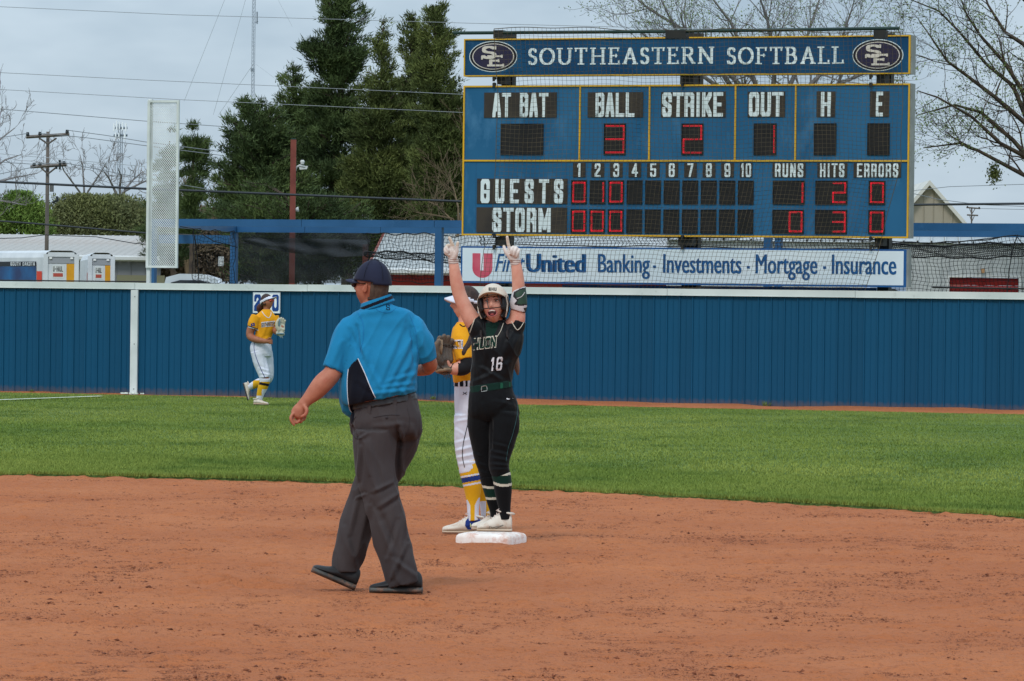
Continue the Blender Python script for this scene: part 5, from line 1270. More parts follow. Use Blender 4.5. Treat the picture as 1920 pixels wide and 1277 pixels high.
# ------------------------------------------------------------------ people
# Every figure is laid out from joints; a body is one remeshed surface, the clothes are closed shells round it.
def catmull(P, sub):
    P = np.array(P, float); n = len(P); out = []
    for i in range(n - 1):
        p0, p1, p2, p3 = P[max(i - 1, 0)], P[i], P[i + 1], P[min(i + 2, n - 1)]
        for k in range(sub):
            t = k / sub
            out.append(.5 * ((2 * p1) + (-p0 + p2) * t + (2 * p0 - 5 * p1 + 4 * p2 - p3) * t * t + (-p0 + 3 * p1 - 3 * p2 + p3) * t ** 3))
    out.append(P[-1]); return np.array(out)
class Fig:
    """pixel+depth coordinates of one person turned into metres"""
    def __init__(s, Y0): s.Y0 = Y0; s.k = Y0 / FPX
    def P(s, px, py, dy=0.0): return W(px, py, s.Y0 + dy)
def loft(fig, rings, ratio=.85, n=22, sub=4, grow=1.0, add=0.0, caps=True, power=2.0, rounded=0):
    """rings: (px, py, dy, r_px[, ratio][, tilt_deg or None][, depth tilt])"""
    R = []
    for q in rings:
        q = list(q) + [None] * (7 - len(q))
        p = fig.P(q[0], q[1], q[2]); rt = ratio if q[4] is None else q[4]
        R.append([*p, q[3] * fig.k * grow + add, (q[3] * fig.k * grow + add) * rt, np.nan if q[5] is None else q[5], 0 if q[6] is None else q[6]])
    R = np.array(R); tilt_given = not np.isnan(R[:, 5]).any()
    Q = catmull(np.where(np.isnan(R), 0, R), sub)
    V = []; m = len(Q); Ap = None
    for i in range(m):
        if tilt_given:
            t = rad(Q[i, 5]); A = np.array([math.cos(t), 0, math.sin(t)]); t2 = rad(Q[i, 6]); B = np.array([0, math.cos(t2), math.sin(t2)])
        else:
            T = Q[min(i + 1, m - 1), :3] - Q[max(i - 1, 0), :3]; T /= np.linalg.norm(T)
            ref = np.array([0, 1., 0]) if abs(T[1]) < .93 else np.array([0, 0, 1.])
            A = np.cross(T, ref); A /= np.linalg.norm(A)
            if Ap is not None and A @ Ap < 0: A = -A
            Ap = A; B = np.cross(A, T); B /= np.linalg.norm(B)
        for k in range(n):
            a = 2 * math.pi * k / n; ca, sa = math.cos(a), math.sin(a)
            if power != 2.0: ca = math.copysign(abs(ca) ** (2 / power), ca); sa = math.copysign(abs(sa) ** (2 / power), sa)
            V.append(Q[i, :3] + A * Q[i, 3] * ca + B * Q[i, 4] * sa)
    F_ = []
    for i in range(m - 1):
        for k in range(n):
            k2 = (k + 1) % n; F_.append((i * n + k, i * n + k2, (i + 1) * n + k2, (i + 1) * n + k))
    if caps:
        for i0, sgn in ((0, -1), (m - 1, 1)):
            c0 = Q[i0, :3]; T = Q[i0, :3] - Q[i0 - sgn, :3]; T = T / (np.linalg.norm(T) + 1e-9)
            b = len(V)
            if rounded:
                rr_ = rounded * min(Q[i0, 3], Q[i0, 4]); ring = [V[i0 * n + k] for k in range(n)]; prev = [i0 * n + k for k in range(n)]
                for f in (.5, .85):
                    idx = []
                    for k in range(n): V.append(c0 + (ring[k] - c0) * math.sqrt(1 - f * f) + T * rr_ * f); idx.append(len(V) - 1)
                    for k in range(n):
                        k2 = (k + 1) % n; q4 = (prev[k], prev[k2], idx[k2], idx[k]); F_.append(q4 if sgn > 0 else q4[::-1])
                    prev = idx
                V.append(c0 + T * rr_)
            else:
                prev = [i0 * n + k for k in range(n)]; V.append(c0)
            ci = len(V) - 1
            for k in range(n):
                k2 = (k + 1) % n; F_.append((prev[k], prev[k2], ci) if sgn > 0 else (prev[k2], prev[k], ci))
    return V, F_
def capsule(pts, rs, n=10, sub=3):
    """tube through world points with rounded ends"""
    Q = catmull(np.c_[np.array(pts, float), np.array(rs, float)], sub); mb = MB()
    P = [q[:3] for q in Q]; R = [q[3] for q in Q]
    t0 = P[0] - P[1]; t0 /= np.linalg.norm(t0) + 1e-9; t1 = P[-1] - P[-2]; t1 /= np.linalg.norm(t1) + 1e-9
    PP = [P[0] + t0 * R[0] * .9, P[0] + t0 * R[0] * .6] + P + [P[-1] + t1 * R[-1] * .6, P[-1] + t1 * R[-1] * .9]
    RR = [R[0] * .4, R[0] * .8] + R + [R[-1] * .8, R[-1] * .4]
    mb.tube(PP, RR, n); return mb.v, mb.f
def fuse(name, pieces, mats, parent, voxel=.006, smooth=4, disp=None, factor=.5):
    """join closed pieces into one skin by voxel remesh, relax it, displace it"""
    mb = MB()
    for V, F_ in pieces: mb.add(V, F_)
    me = bpy.data.meshes.new(name); off = root_loc(parent)
    me.from_pydata([tuple(np.array(p) - off) for p in mb.v], [], mb.f); me.update()
    ob = bpy.data.objects.new(name, me); COL.objects.link(ob)
    import bmesh
    bm = bmesh.new(); bm.from_mesh(me); bmesh.ops.recalc_face_normals(bm, faces=bm.faces); bm.to_mesh(me); bm.free()
    r = ob.modifiers.new('r', 'REMESH'); r.mode = 'VOXEL'; r.voxel_size = voxel; r.use_smooth_shade = True
    if smooth:
        s = ob.modifiers.new('s', 'SMOOTH'); s.factor = factor; s.iterations = smooth
    dg = bpy.context.evaluated_depsgraph_get(); dg.update()
    m2 = bpy.data.meshes.new_from_object(ob.evaluated_get(dg)); m2.name = name
    bpy.data.objects.remove(ob); bpy.data.meshes.remove(me)
    o = link_mesh(name, m2, mats, parent, True)
    if disp: displace(o, disp)
    return o
def verts_of(o):
    me = o.data; n = len(me.vertices); co = np.empty(n * 3, np.float32); me.vertices.foreach_get('co', co)
    return co.reshape(-1, 3).astype(float) + root_loc(o)
def displace(o, fn):
    me = o.data; n = len(me.vertices); nr = np.empty(n * 3, np.float32); me.vertices.foreach_get('normal', nr); nr = nr.reshape(-1, 3).astype(float)
    co = verts_of(o); px, py = proj(co)
    co = co + nr * fn(co, nr, px, py)[:, None]
    me.vertices.foreach_set('co', (co - root_loc(o)).astype(np.float32).ravel()); me.update()
def folds(lines, amp0=1.0, grain=.0015, gscale=.06, seed=0, stretch=(1, 1, 1), ridge=0.0, lean=0.0):
    """creases given as (x1, y1, x2, y2, width_px, amplitude m) on the visible side"""
    def fn(co, nr, px, py):
        d = np.zeros(len(co)); front = np.clip(-nr[:, 1] * 1.6 + .35, 0, 1)
        for (x1, y1, x2, y2, w_, a) in lines:
            vx, vy = x2 - x1, y2 - y1; L2 = vx * vx + vy * vy + 1e-9; t = ((px - x1) * vx + (py - y1) * vy) / L2
            tc_ = np.clip(t, 0, 1); dist = np.hypot(px - x1 - vx * tc_, py - y1 - vy * tc_)
            s = ((px - x1) * vy - (py - y1) * vx) / math.sqrt(L2)
            fade = np.sin(np.clip(.08 + tc_ * .84, 0, 1) * math.pi) ** .5
            d += a * amp0 * np.exp(-(dist / w_) ** 2) * fade * front - .6 * a * amp0 * np.exp(-((dist - w_ * 1.5) / w_) ** 2) * (s > 0) * fade * front
        if grain:
            g = np.array([noise.fractal(Vector((p[0] * stretch[0] / gscale, p[1] * stretch[1] / gscale, p[2] * stretch[2] / gscale + seed)), 1.0, 2.0, 3) for p in co])
            d += g * grain
        if ridge:
            g = np.array([(1 - abs(noise.noise(Vector(((p[0] + p[2] * lean) * 9, p[1] * 9, (p[2] - p[0] * lean) * 2.6 + seed))))) ** 5 for p in co])
            d += (g - .45) * ridge
        return d
    return fn
def inpoly(px, py, poly):
    ins = np.zeros(len(px), bool); n = len(poly)
    for i in range(n):
        x1, y1 = poly[i]; x2, y2 = poly[(i + 1) % n]
        c_ = ((y1 > py) != (y2 > py)) & (px < (x2 - x1) * (py - y1) / ((y2 - y1) if y2 != y1 else 1e-9) + x1); ins ^= c_
    return ins
def paint(o, rules):
    """material slot of the faces whose centre satisfies a test"""
    me = o.data; n = len(me.polygons); ce = np.empty(n * 3, np.float32); me.polygons.foreach_get('center', ce); ce = ce.reshape(-1, 3).astype(float) + root_loc(o)
    nr = np.empty(n * 3, np.float32); me.polygons.foreach_get('normal', nr); nr = nr.reshape(-1, 3)
    px, py = proj(ce); mi = np.zeros(n, np.int32); me.polygons.foreach_get('material_index', mi)
    for idx, test in rules: mi[test(ce, nr, px, py)] = idx
    me.polygons.foreach_set('material_index', mi); me.update()
def bvh_of(objs):
    V, F_ = [], []
    for o in objs:
        off = root_loc(o); b = len(V)
        V += [tuple(np.array(v.co) + off) for v in o.data.vertices]; F_ += [tuple(i + b for i in p.vertices) for p in o.data.polygons]
    return BVHTree.FromPolygons(V, F_)
def onto(bvh, px, py, lift=.003, default=None):
    D = ray(px, py); D = D / np.linalg.norm(D)
    h = bvh.ray_cast(Vector(O), Vector(D))
    if h[0] is None: return default
    return np.array(h[0]) - D * lift
def print_mesh(name, V2, F_, bvh, m, parent, lift=.003):
    """flat print laid on the cloth: V2 pixel coordinates"""
    P = []; last = None
    for x, y in V2:
        p = onto(bvh, x, y, lift)
        P.append(p)
    F2 = [f for f in F_ if all(P[i] is not None for i in f)]
    if not F2: return None
    z = np.zeros(3) + np.array([q for q in P if q is not None][0])
    Y = [q[1] for q in P if q is not None]; med = np.median(Y)
    P = [q if q is not None else z for q in P]
    F2 = [f for f in F2 if max(abs(P[i][1] - P[j][1]) for i in f for j in f) < .06]
    mb = MB(); mb.add(P, F2); return mb.build(name, m, parent)
def print_block(name, text, x0, x1, yb, yt, bvh, m, parent, slant=0.0, gap=.18, pen=.3, lift=.003, dy=0.0, ph=None, wave=None):
    mb = MB(); fn = lambda x, h, y: (x, h, y)
    word_block(mb, text, x0, x1, 0, yb - yt, fn, gap, pen, .001, ph=ph)
    # front faces only, cut fine enough to follow the cloth
    V = np.array(mb.v); F_ = [f for f in mb.f if len(f) > 4 or all(V[i][1] < -.0005 for i in f)]
    F_ = [f for f in F_ if all(V[i][1] < -.0005 for i in f)]
    V2 = [(v[0] + slant * v[2], yb - v[2] + dy * (v[0] - x0) + (wave(v[0]) if wave else 0)) for v in V]
    return print_mesh(name, V2, F_, bvh, m, parent, lift)
def piping(name, pts, bvh, r, m, parent, n=10, lift=.001):
    q = MB(); P = []
    pts = catmull(np.array(pts, float), n)
    for x, y in pts:
        p = onto(bvh, x, y, lift)
        if p is not None and (not P or abs(p[1] - P[-1][1]) < .1): P.append(p)
    if len(P) > 1: q.tube(P, r, 5); return q.build(name, m, parent)
def xf(center, yaw=0, pitch=0, roll=0, s=1.0):
    M_ = Matrix.Rotation(rad(yaw), 3, 'Z') @ Matrix.Rotation(rad(roll), 3, 'Y') @ Matrix.Rotation(rad(pitch), 3, 'X'); c0 = np.array(center)
    A = np.array(M_)
    return lambda p: c0 + A @ (np.array(p, float) * s)
def head_piece(T, female=True, mouth=0.0, nu=56, nv=44):
    """local frame: face looks along -Y, z up, origin between the ears"""
    V = []; 
    g = lambda x, m_, s: math.exp(-((x - m_) / s) ** 2)
    jw = .34 if female else .22
    for j in range(nv + 1):
        ph = math.pi * j / nv; z = .118 * math.cos(ph); sr = math.sin(ph)
        for i in range(nu):
            th = 2 * math.pi * i / nu; x = .073 * sr * math.sin(th); y = -.092 * sr * math.cos(th)
            zz = z
            if z < 0:
                k = (-z / .118); x *= 1 - jw * k ** 1.6
                if y > 0: y *= 1 - .45 * k ** 1.2
                else: y = y * (1 - .10 * k) - .012 * k * sr
            fr = max(0, math.cos(th)) ** 2
            if y < 0:
                y -= .024 * g(x, 0, .011) * g(z, -.022, .017) + .010 * g(x, 0, .010) * g(z, .0, .022)
                y += .010 * (g(x, .030, .015) + g(x, -.030, .015)) * g(z, .012, .013)
                y -= .004 * g(z, .036, .012) * fr
                y -= .005 * (g(x, .042, .02) + g(x, -.042, .02)) * g(z, -.025, .02)
                y -= .006 * g(x, 0, .022) * g(z, -.060, .010) * (1 - min(1, mouth))
                y -= .006 * g(x, 0, .020) * g(z, -.098, .014)
                if mouth: y += .020 * mouth * g(x, 0, .022) ** 1.5 * g(z, -.062, .015) ** 1.5
            V.append(T((x, y, zz)))
    F_ = []
    for j in range(nv):
        for i in range(nu):
            i2 = (i + 1) % nu; F_.append((j * nu + i, j * nu + i2, (j + 1) * nu + i2, (j + 1) * nu + i))
    return V, F_
def ear_piece(T, sx):
    mb = MB(); n = 14
    out = [T((sx * (.079 + .012 * math.cos(a - .6) ** 2), .012 + .016 * math.cos(a) + .006 * math.sin(a), -.008 + .030 * math.sin(a))) for a in np.linspace(0, 2 * math.pi, n, endpoint=False)]
    inn = [T((sx * .066, .006 + .010 * math.cos(a), -.008 + .024 * math.sin(a))) for a in np.linspace(0, 2 * math.pi, n, endpoint=False)]
    mid = T((sx * .078, .010, -.006))
    mb.add(out + inn + [mid, T((sx * .064, .006, -.008))], [(i, (i + 1) % n, n + (i + 1) % n, n + i) for i in range(n)] + [((i + 1) % n, i, 2 * n) for i in range(n)] + [(n + i, n + (i + 1) % n, 2 * n + 1) for i in range(n)])
    return mb.v, mb.f
def patch(T, rx, ry, rz, keep, th=.006, cz=0.0, cy=0.0, nu=48, nv=36, bump=None, pw=1.0):
    """thick piece of an ellipsoid shell; keep(x,y,z) in local metres"""
    V = []; 
    for lay in (0, 1):
        for j in range(nv + 1):
            ph = math.pi * j / nv
            for i in range(nu):
                th_ = 2 * math.pi * i / nu; k = 1 - (th / rx if lay else 0)
                b = bump(th_, ph) if bump else 1
                sp_ = max(math.sin(ph), 0) ** pw; V.append((rx * k * b * sp_ * math.sin(th_), cy - ry * k * b * sp_ * math.cos(th_), cz + rz * k * b * math.cos(ph)))
    N = (nv + 1) * nu; ok = set(); F_ = []
    kp = [keep(*v) for v in V[:N]]
    from collections import Counter
    ed = {}
    for j in range(nv):
        for i in range(nu):
            i2 = (i + 1) % nu; f = (j * nu + i, j * nu + i2, (j + 1) * nu + i2, (j + 1) * nu + i)
            if all(kp[q] for q in f):
                F_.append(f); F_.append(tuple(q + N for q in f[::-1]))
                for a, b in zip(f, f[1:] + f[:1]):
                    if (b, a) in ed: del ed[(b, a)]
                    else: ed[(a, b)] = 1
    for a, b in ed: F_.append((b, a, a + N, b + N))
    return [T(v) for v in V], F_
def shell(name, pf, m, parent, smooth=True):
    mb = MB(); mb.add(*pf); o = mb.build(name, m, parent, smooth)
    import bmesh
    bm = bmesh.new(); bm.from_mesh(o.data); bmesh.ops.delete(bm, geom=[v for v in bm.verts if not v.link_faces], context='VERTS'); bm.to_mesh(o.data); bm.free()
    if smooth: o.data.shade_smooth()
    return o
def ellipsoid(T, c_, r, nu=16, nv=12):
    V = [T((c_[0] + r[0] * math.sin(math.pi * j / nv) * math.sin(2 * math.pi * i / nu), c_[1] - r[1] * math.sin(math.pi * j / nv) * math.cos(2 * math.pi * i / nu), c_[2] + r[2] * math.cos(math.pi * j / nv))) for j in range(nv + 1) for i in range(nu)]
    return V, [(j * nu + i, j * nu + (i + 1) % nu, (j + 1) * nu + (i + 1) % nu, (j + 1) * nu + i) for j in range(nv) for i in range(nu)]
def brim(T, z0, w_, L, droop, yfront, th=.004, n=16, curve=.02):
    """curved peak in front of the forehead"""
    V = []; m_ = 7
    for lay in (0, 1):
        for i in range(n + 1):
            a = -1 + 2 * i / n
            for j in range(m_ + 1):
                t = j / m_; x = w_ * a * (1 - .12 * t * t * 0) ; edge_ = math.sqrt(max(0, 1 - a * a))
                y = yfront * math.sqrt(max(0, 1 - (a * .93) ** 2)) - L * t * edge_ ** .8
                z = z0 - curve * a * a - droop * t * edge_ + (0 if lay == 0 else -th)
                V.append(T((x, y, z)))
    N = (n + 1) * (m_ + 1); F_ = []
    for i in range(n):
        for j in range(m_):
            f = (i * (m_ + 1) + j, (i + 1) * (m_ + 1) + j, (i + 1) * (m_ + 1) + j + 1, i * (m_ + 1) + j + 1); F_.append(f); F_.append(tuple(q + N for q in f[::-1]))
        a_, b_ = i * (m_ + 1) + m_, (i + 1) * (m_ + 1) + m_; F_.append((a_, b_, b_ + N, a_ + N))
    return V, F_
def shoe(heel, toe, parent, m_up, m_sole, h=.095, wd=.045, toe_up=0.0, up=None, lace=None, sole_th=.022, name='shoe', label=None, panel=None, ankle=.055, knobs=False):
    """closed shoe between two ground points (world)"""
    heel = np.array(heel, float); toe = np.array(toe, float); f = toe - heel; L = np.linalg.norm(f); f /= L
    upv = np.array([0, 0, 1.]) if up is None else np.array(up, float); side = np.cross(f, upv); side /= np.linalg.norm(side); upv = np.cross(side, f)
    #        t    half width  top height
    prof = [(0.0, .55, .62), (.02, .72, .80), (.08, .80, .98), (.20, .84, .93), (.32, .86, .92), (.42, .92, .86), (.55, 1.0, .66), (.70, 1.04, .50), (.84, .95, .42), (.93, .84, .38), (.98, .62, .32), (1.0, .42, .26)]
    n = 18
    def body(z0, top, wmul, lo=0.0):
        V = []; 
        for t, wq, hq in prof:
            zt_ = hq * h if top else sole_th
            for k in range(n):
                a = 2 * math.pi * k / n; ca, sa = math.cos(a), math.sin(a)
                ca = math.copysign(abs(ca) ** .75, ca); q = (sa + 1) / 2
                if top:
                    z = sole_th * .7 + (zt_ - sole_th * .7) * q; nar = 1 - .42 * max(0, q - .35) / .65 * (1 if t < .6 else .7)
                else: z = sole_th * q; nar = 1.03 + .03 * (1 - q)
                V.append(heel + f * L * t + side * wd * wq * ca * nar * wmul + upv * (z + toe_up * t * t))
        F_ = [(i * n + k, i * n + (k + 1) % n, (i + 1) * n + (k + 1) % n, (i + 1) * n + k) for i in range(len(prof) - 1) for k in range(n)]
        F_ += [tuple(range(n))[::-1], tuple((len(prof) - 1) * n + k for k in range(n))]
        return V, F_
    mb = MB(); mb.add(*body(0, True, 1.0)); up_ = mb.build(name, m_up, parent, True)
    sd2 = up_.modifiers.new('soft', 'SUBSURF'); sd2.levels = 1; sd2.render_levels = 1
    if label: up_['label'] = label
    mb = MB(); mb.add(*body(0, False, 1.04)); mb.build('sole', m_sole, up_, True)
    if ankle <= 0: c0 = None
    mb = MB(); c0 = heel + f * L * .17 + upv * h * .90
    if ankle <= 0: ankle = .03; c0 = heel + f * L * .2 + upv * h * .6
    mb.tube([c0 + f * ankle * .95 * math.cos(a) + side * ankle * .62 * math.sin(a) + upv * .01 * math.cos(a) for a in np.linspace(0, 2 * math.pi, 15)], .007, 6, cap=False); mb.build('collar', m_up, up_, True)
    if lace:
        for i, t in enumerate((.36, .43, .50, .57)):
            mb = MB(); hh = np.interp(t, [q[0] for q in prof], [q[2] for q in prof]) * h + .003
            mb.tube([heel + f * L * (t + .01 * (i % 2)) + side * wd * x + upv * (hh - abs(x) * .02) for x in (-.5, -.2, 0, .2, .5)], .0028, 5); mb.build('lace', lace, up_)
        mb = MB(); b0 = heel + f * L * .36 + upv * (h * .95)
        for sg_ in (-1, 1): mb.tube([b0, b0 + side * .02 * sg_ + upv * .018, b0 + side * .05 * sg_ + upv * .006 + f * .02, b0 + side * .03 * sg_ - upv * .004, b0], .0026, 5)
        mb.build('bow', lace, up_)
    if knobs:
        for t in (.08, .22, .62, .75, .88):
            for s_ in (-.5, .5):
                mb = MB(); p = heel + f * L * t + side * wd * s_; mb.tube([p - upv * .010, p + upv * .003], .006, 6); mb.build('cleat', m_sole, up_)
    return up_
def hand_relaxed(): pass

# materials of skin, cloth, leather
def skin(name, a, b): return mat(name, a, b, 18, .55, .12, 160, spec=.35, dirt=(tuple(v * .8 for v in (a[0] * 1.25, a[1] * .8, a[2] * .8)), 9, .55, .5))
def cloth_m(name, a, b=None, sc=9, rough=.85, **k): return mat(name, a, b or tuple(v * .9 for v in a), sc, rough, .12, 420, sheen=.06, spec=.15, bdist=.001, **k)
M_sk1 = skin('tanned_skin', c(180, 114, 88), c(164, 98, 74)); M_sk2 = skin('fair_skin', c(214, 156, 134), c(204, 142, 120)); M_sk3 = skin('brown_skin', c(160, 102, 74), c(144, 90, 64))
M_shirt = cloth_m('umpire_blue', c(30, 126, 170), c(24, 117, 161), 3); M_navy = cloth_m('navy_cloth', c(16, 19, 32), c(12, 15, 26), 5); M_wpipe = cloth_m('white_piping', c(214, 220, 226))
M_trs = cloth_m('grey_trouser', c(68, 62, 62), c(60, 55, 56), 3); M_belt = mat('belt_grey', c(66, 68, 70), c(54, 56, 58), 20, .45)
M_shoeb = mat('black_leather', c(40, 40, 41), c(28, 28, 30), 12, .6, .1, 90); M_soleb = mat('dark_sole', c(84, 84, 80), c(64, 64, 62), 10, .7, dirt=(c(150, 104, 80), 14, .52, .7))
M_hairg = mat('grey_brown_hair', c(92, 76, 64), c(70, 56, 48), 60, .7, .4, 200, stretch=(1, 1, .3)); M_hairb = mat('brown_hair', c(62, 42, 34), c(44, 30, 26), 40, .55, .5, 160, stretch=(1, 1, .2))
M_blackc = cloth_m('black_jersey', c(15, 18, 21), c(11, 13, 16), 4, rough=.55); M_green = cloth_m('dark_green_cloth', c(13, 46, 37), c(11, 40, 33), 6); M_cream = cloth_m('cream_trim', c(206, 200, 182))
M_blackp = cloth_m('black_trouser', c(13, 15, 18), c(10, 12, 14), 3, dirt=(c(70, 54, 44), 3.4, .60, .55)); M_whc = cloth_m('white_cloth', c(214, 216, 226), c(204, 206, 218), 3)
M_gold = cloth_m('gold_jersey', c(226, 160, 30), c(216, 148, 24), 4); M_goldk = cloth_m('gold_sock', c(222, 168, 28), c(208, 152, 24), 6); M_roy = cloth_m('royal_blue', c(34, 56, 124), c(28, 48, 112), 6)
M_glovew = mat('glove_cream', c(214, 198, 180), c(196, 176, 156), 30, .7, .15, 120, dirt=(c(164, 128, 106), 30, .55, .5)); M_glovew2 = mat('glove_white', c(224, 214, 206), c(206, 192, 182), 25, .7)
M_cleat = mat('cleat_white', c(214, 204, 190), c(200, 188, 172), 12, .55, dirt=(c(176, 130, 104), 14, .52, .6)); M_csole = mat('cleat_sole', c(176, 150, 124), c(190, 170, 150), 12, .7)
M_eyew = mat('eye_white', c(226, 220, 214), rough=.25); M_eyed = mat('eye_dark', c(42, 34, 30), rough=.2); M_lip = mat('lip', c(186, 104, 98), rough=.4); M_mouth = mat('mouth_inside', c(70, 26, 26), rough=.6); M_tooth = mat('teeth', c(232, 226, 214), rough=.3)
M_brow = mat('eyebrow', c(84, 60, 46), rough=.8); M_wire_b = mat('mask_wire', c(24, 24, 26), rough=.4)

# =================================================================== the umpire
f = Fig(25.75); K = f.k
um = thing('person', 'umpire seen from behind in a bright blue polo, navy cap and grey trousers, walking left', 'person', f.P(710, 1108))
hc = f.P(697.5, 537, .0); TH = xf(hc, -122, -6, 0, 1.0)
torso = [(704, 568, 0, 26, .9, 8), (706, 575, 0, 31, .8, 8), (711, 583, 0, 48, .62, 6), (713, 592, .01, 61, .55, 5), (713, 603, .01, 68, .54, 3), (712, 618, .01, 70, .56, 0), (714, 640, 0, 69, .60, 2), (713, 670, -.01, 71, .66, 4), (711, 700, -.01, 72.5, .72, 6), (710, 722, -.01, 73, .78, 8), (711, 738, -.01, 72, .80, 10), (713, 748, -.01, 68, .80, 11)]
belly = [(662, 700, .03, 24, 1.2), (657, 735, .04, 23, 1.3), (662, 762, .05, 22, 1.3), (674, 778, .06, 14, 1.2)]
slL = [(676, 606, .0, 19, .9), (659, 617, -.005, 25, .9), (649, 636, -.01, 28, .9), (638, 660, -.03, 24.5, .9), (624.5, 693, -.05, 19.5, .92)]
slR = [(748, 604, .02, 19, .9), (768, 614, .02, 26, .9), (780, 632, .02, 28, .9), (791, 650, .03, 26, .9), (801, 677, .05, 20.5, .95)]
armL = [(662, 612, .0, 20, .95), (648, 640, -.01, 20, .95), (636, 672, -.03, 18, .95), (623, 700, -.05, 17.2, .95), (606, 718, -.07, 18.6, .92), (590, 736, -.08, 16, .9), (576, 750, -.09, 11.5, .85), (569, 757, -.095, 10.2, .8)]
armR = [(768, 612, .02, 20, .95), (786, 640, .02, 19, .95), (799, 668, .05, 16, .95), (806, 684, .09, 14.5, .95), (800, 691, .16, 13, 1), (782, 694, .26, 11, 1), (768, 694, .34, 8, 1)]
def band(rings, lo, hi, g): return [r for r in rings]
pel = [(721, 744, 0, 57, .78, 10), (722, 753, 0, 58.5, .78, 9), (723, 768, .0, 62, .8, 6), (724, 790, 0, 66.5, .82, 3), (725, 812, 0, 65, .74, 0), (722, 826, 0, 52, .55, 0)]
legN = [(704, 812, -.05, 44, .95), (703, 840, -.06, 42.5, .92), (704, 870, -.07, 39, .9), (708, 900, -.08, 36.5, .9), (716, 933, -.09, 34.5, .9), (726, 972, -.09, 35.5, .88), (734, 1013, -.09, 34.5, .88), (744, 1048, -.09, 33, .9), (752, 1076, -.09, 32.5, .95), (757, 1096, -.09, 31, .95)]
legF = [(752, 800, .05, 42, .95), (746, 835, .06, 38, .92), (728, 868, .07, 36, .9), (707, 900, .08, 38, .9), (692, 930, .08, 36, .9), (680, 960, .08, 34.5, .9), (667, 994, .08, 33, .9), (657, 1030, .08, 31, .9), (650, 1054, .08, 27.5, .95), (648, 1072, .08, 25.5, .95)]
lN = [(704, 812, -.05, 26), (708, 900, -.08, 25), (722, 950, -.09, 20), (745, 1040, -.09, 16), (766, 1092, -.09, 12)]
lF = [(748, 800, .05, 26), (715, 890, .08, 25), (690, 940, .08, 20), (668, 1010, .08, 16), (648, 1078, .08, 12)]
neck = [(700, 548, .01, 24, 1.0), (703, 562, .01, 25, 1.0), (706, 578, .01, 30, .9), (708, 592, .01, 40, .7)]
# left hand: loose fist, thumb side towards us
h = f.P
hand = [loft(f, [(570, 756, -.095, 10.5, .8), (566, 764, -.097, 12.5, .62), (560, 772, -.10, 13.5, .55), (556, 779, -.10, 12, .6)], rounded=.6)]
for px0, py0, d0_, seq, r in ((549, 776, -.118, [(545, 783), (547, 790), (551.5, 796.5)], .0088), (553, 780, -.10, [(550, 787), (555.5, 793), (561.5, 789)], .0088), (558, 781, -.085, [(557.5, 788), (563.5, 791.5), (568, 786.5)], .0084), (563.5, 779, -.07, [(565, 785), (570, 787), (573, 781.5)], .0076)):
    hand.append(capsule([h(px0, py0, d0_)] + [h(a, b, d0_ - .006) for a, b in seq], [r, r, r * .95, r * .85]))
hand.append(capsule([h(571, 762, -.118), h(575, 769, -.13), h(573, 777, -.136), h(566, 781, -.138)], [.012, .0115, .0105, .009]))
handR = [loft(f, [(770, 694, .33, 9, .9), (758, 694, .36, 12, .6), (748, 695, .38, 11, .6)], rounded=.6)]
for i in range(4): handR.append(capsule([h(750, 689 + i * 4, .38), h(740, 690 + i * 4, .39), h(736, 694 + i * 3, .37)], [.0095, .009, .008]))
handR.append(capsule([h(762, 690, .35), h(752, 684, .35), h(745, 684, .36)], [.011, .010, .009]))
body = [head_piece(TH, female=False), ear_piece(TH, -1), ear_piece(TH, 1), loft(f, neck), loft(f, torso, grow=.88), loft(f, armL), loft(f, armR), *hand, *handR, loft(f, pel[:-1], grow=.78), loft(f, lN), loft(f, lF)]
fuse('body', body, M_sk1, um, .004, 2)
hk = lambda x, y, z: z < .055 and z > -.072 + .5 * max(0, -y + .02) and (y > -.005 or (y > -.035 and z > -.0 and abs(x) > .03)) and not (abs(x) > .066 and z < .03 and y < .03)
shell('hair', patch(TH, .0775, .0975, .124, hk, .008), M_hairg, um)
# cap
kc = lambda x, y, z: z > .018 - .10 * y * .35
cp = shell('cap', patch(TH, .092, .110, .140, kc, .004, cz=.004, cy=.002, bump=lambda a, p: 1 + .012 * math.cos(a * 3) ** 8 * math.sin(p)), cloth_m('cap_navy', c(38, 42, 62), c(30, 34, 52), 5), um)
shell('brim', brim(TH, .034, .072, .070, .014, -.096, th=.005), MATS['cap_navy'], cp)
q = MB(); q.add(*ellipsoid(TH, (0, .002, .145), (.009, .009, .006))); q.build('button', MATS['cap_navy'], cp, True)
q = MB()
for a in (0, 60, 120):
    t_ = rad(a); q.tube([TH((.0935 * math.cos(t_) * math.copysign(abs(math.sin(p)) ** .72, p), .002 + .1115 * math.sin(t_) * math.copysign(abs(math.sin(p)) ** .72, p), .004 + .1415 * math.cos(p))) for p in np.linspace(-1.3, 1.3, 24)], .0014, 4)
q.build('seam', cloth_m('cap_seam', c(28, 30, 44)), cp)
q = MB(); q.add(*ellipsoid(TH, (-.034, -.090, .004), (.030, .014, .021))); q.add(*ellipsoid(TH, (.034, -.090, .004), (.030, .014, .021))); sgl = q.build('sunglasses', mat('dark_lens', c(16, 16, 18), rough=.12, spec=.8), um, True)
for s_ in (-1, 1):
    q = MB(); q.tube([TH((s_ * .062, -.075, .010)), TH((s_ * .078, -.03, .012)), TH((s_ * .080, .012, .014))], .0028, 5); q.build('temple_arm', MATS['dark_lens'], sgl)
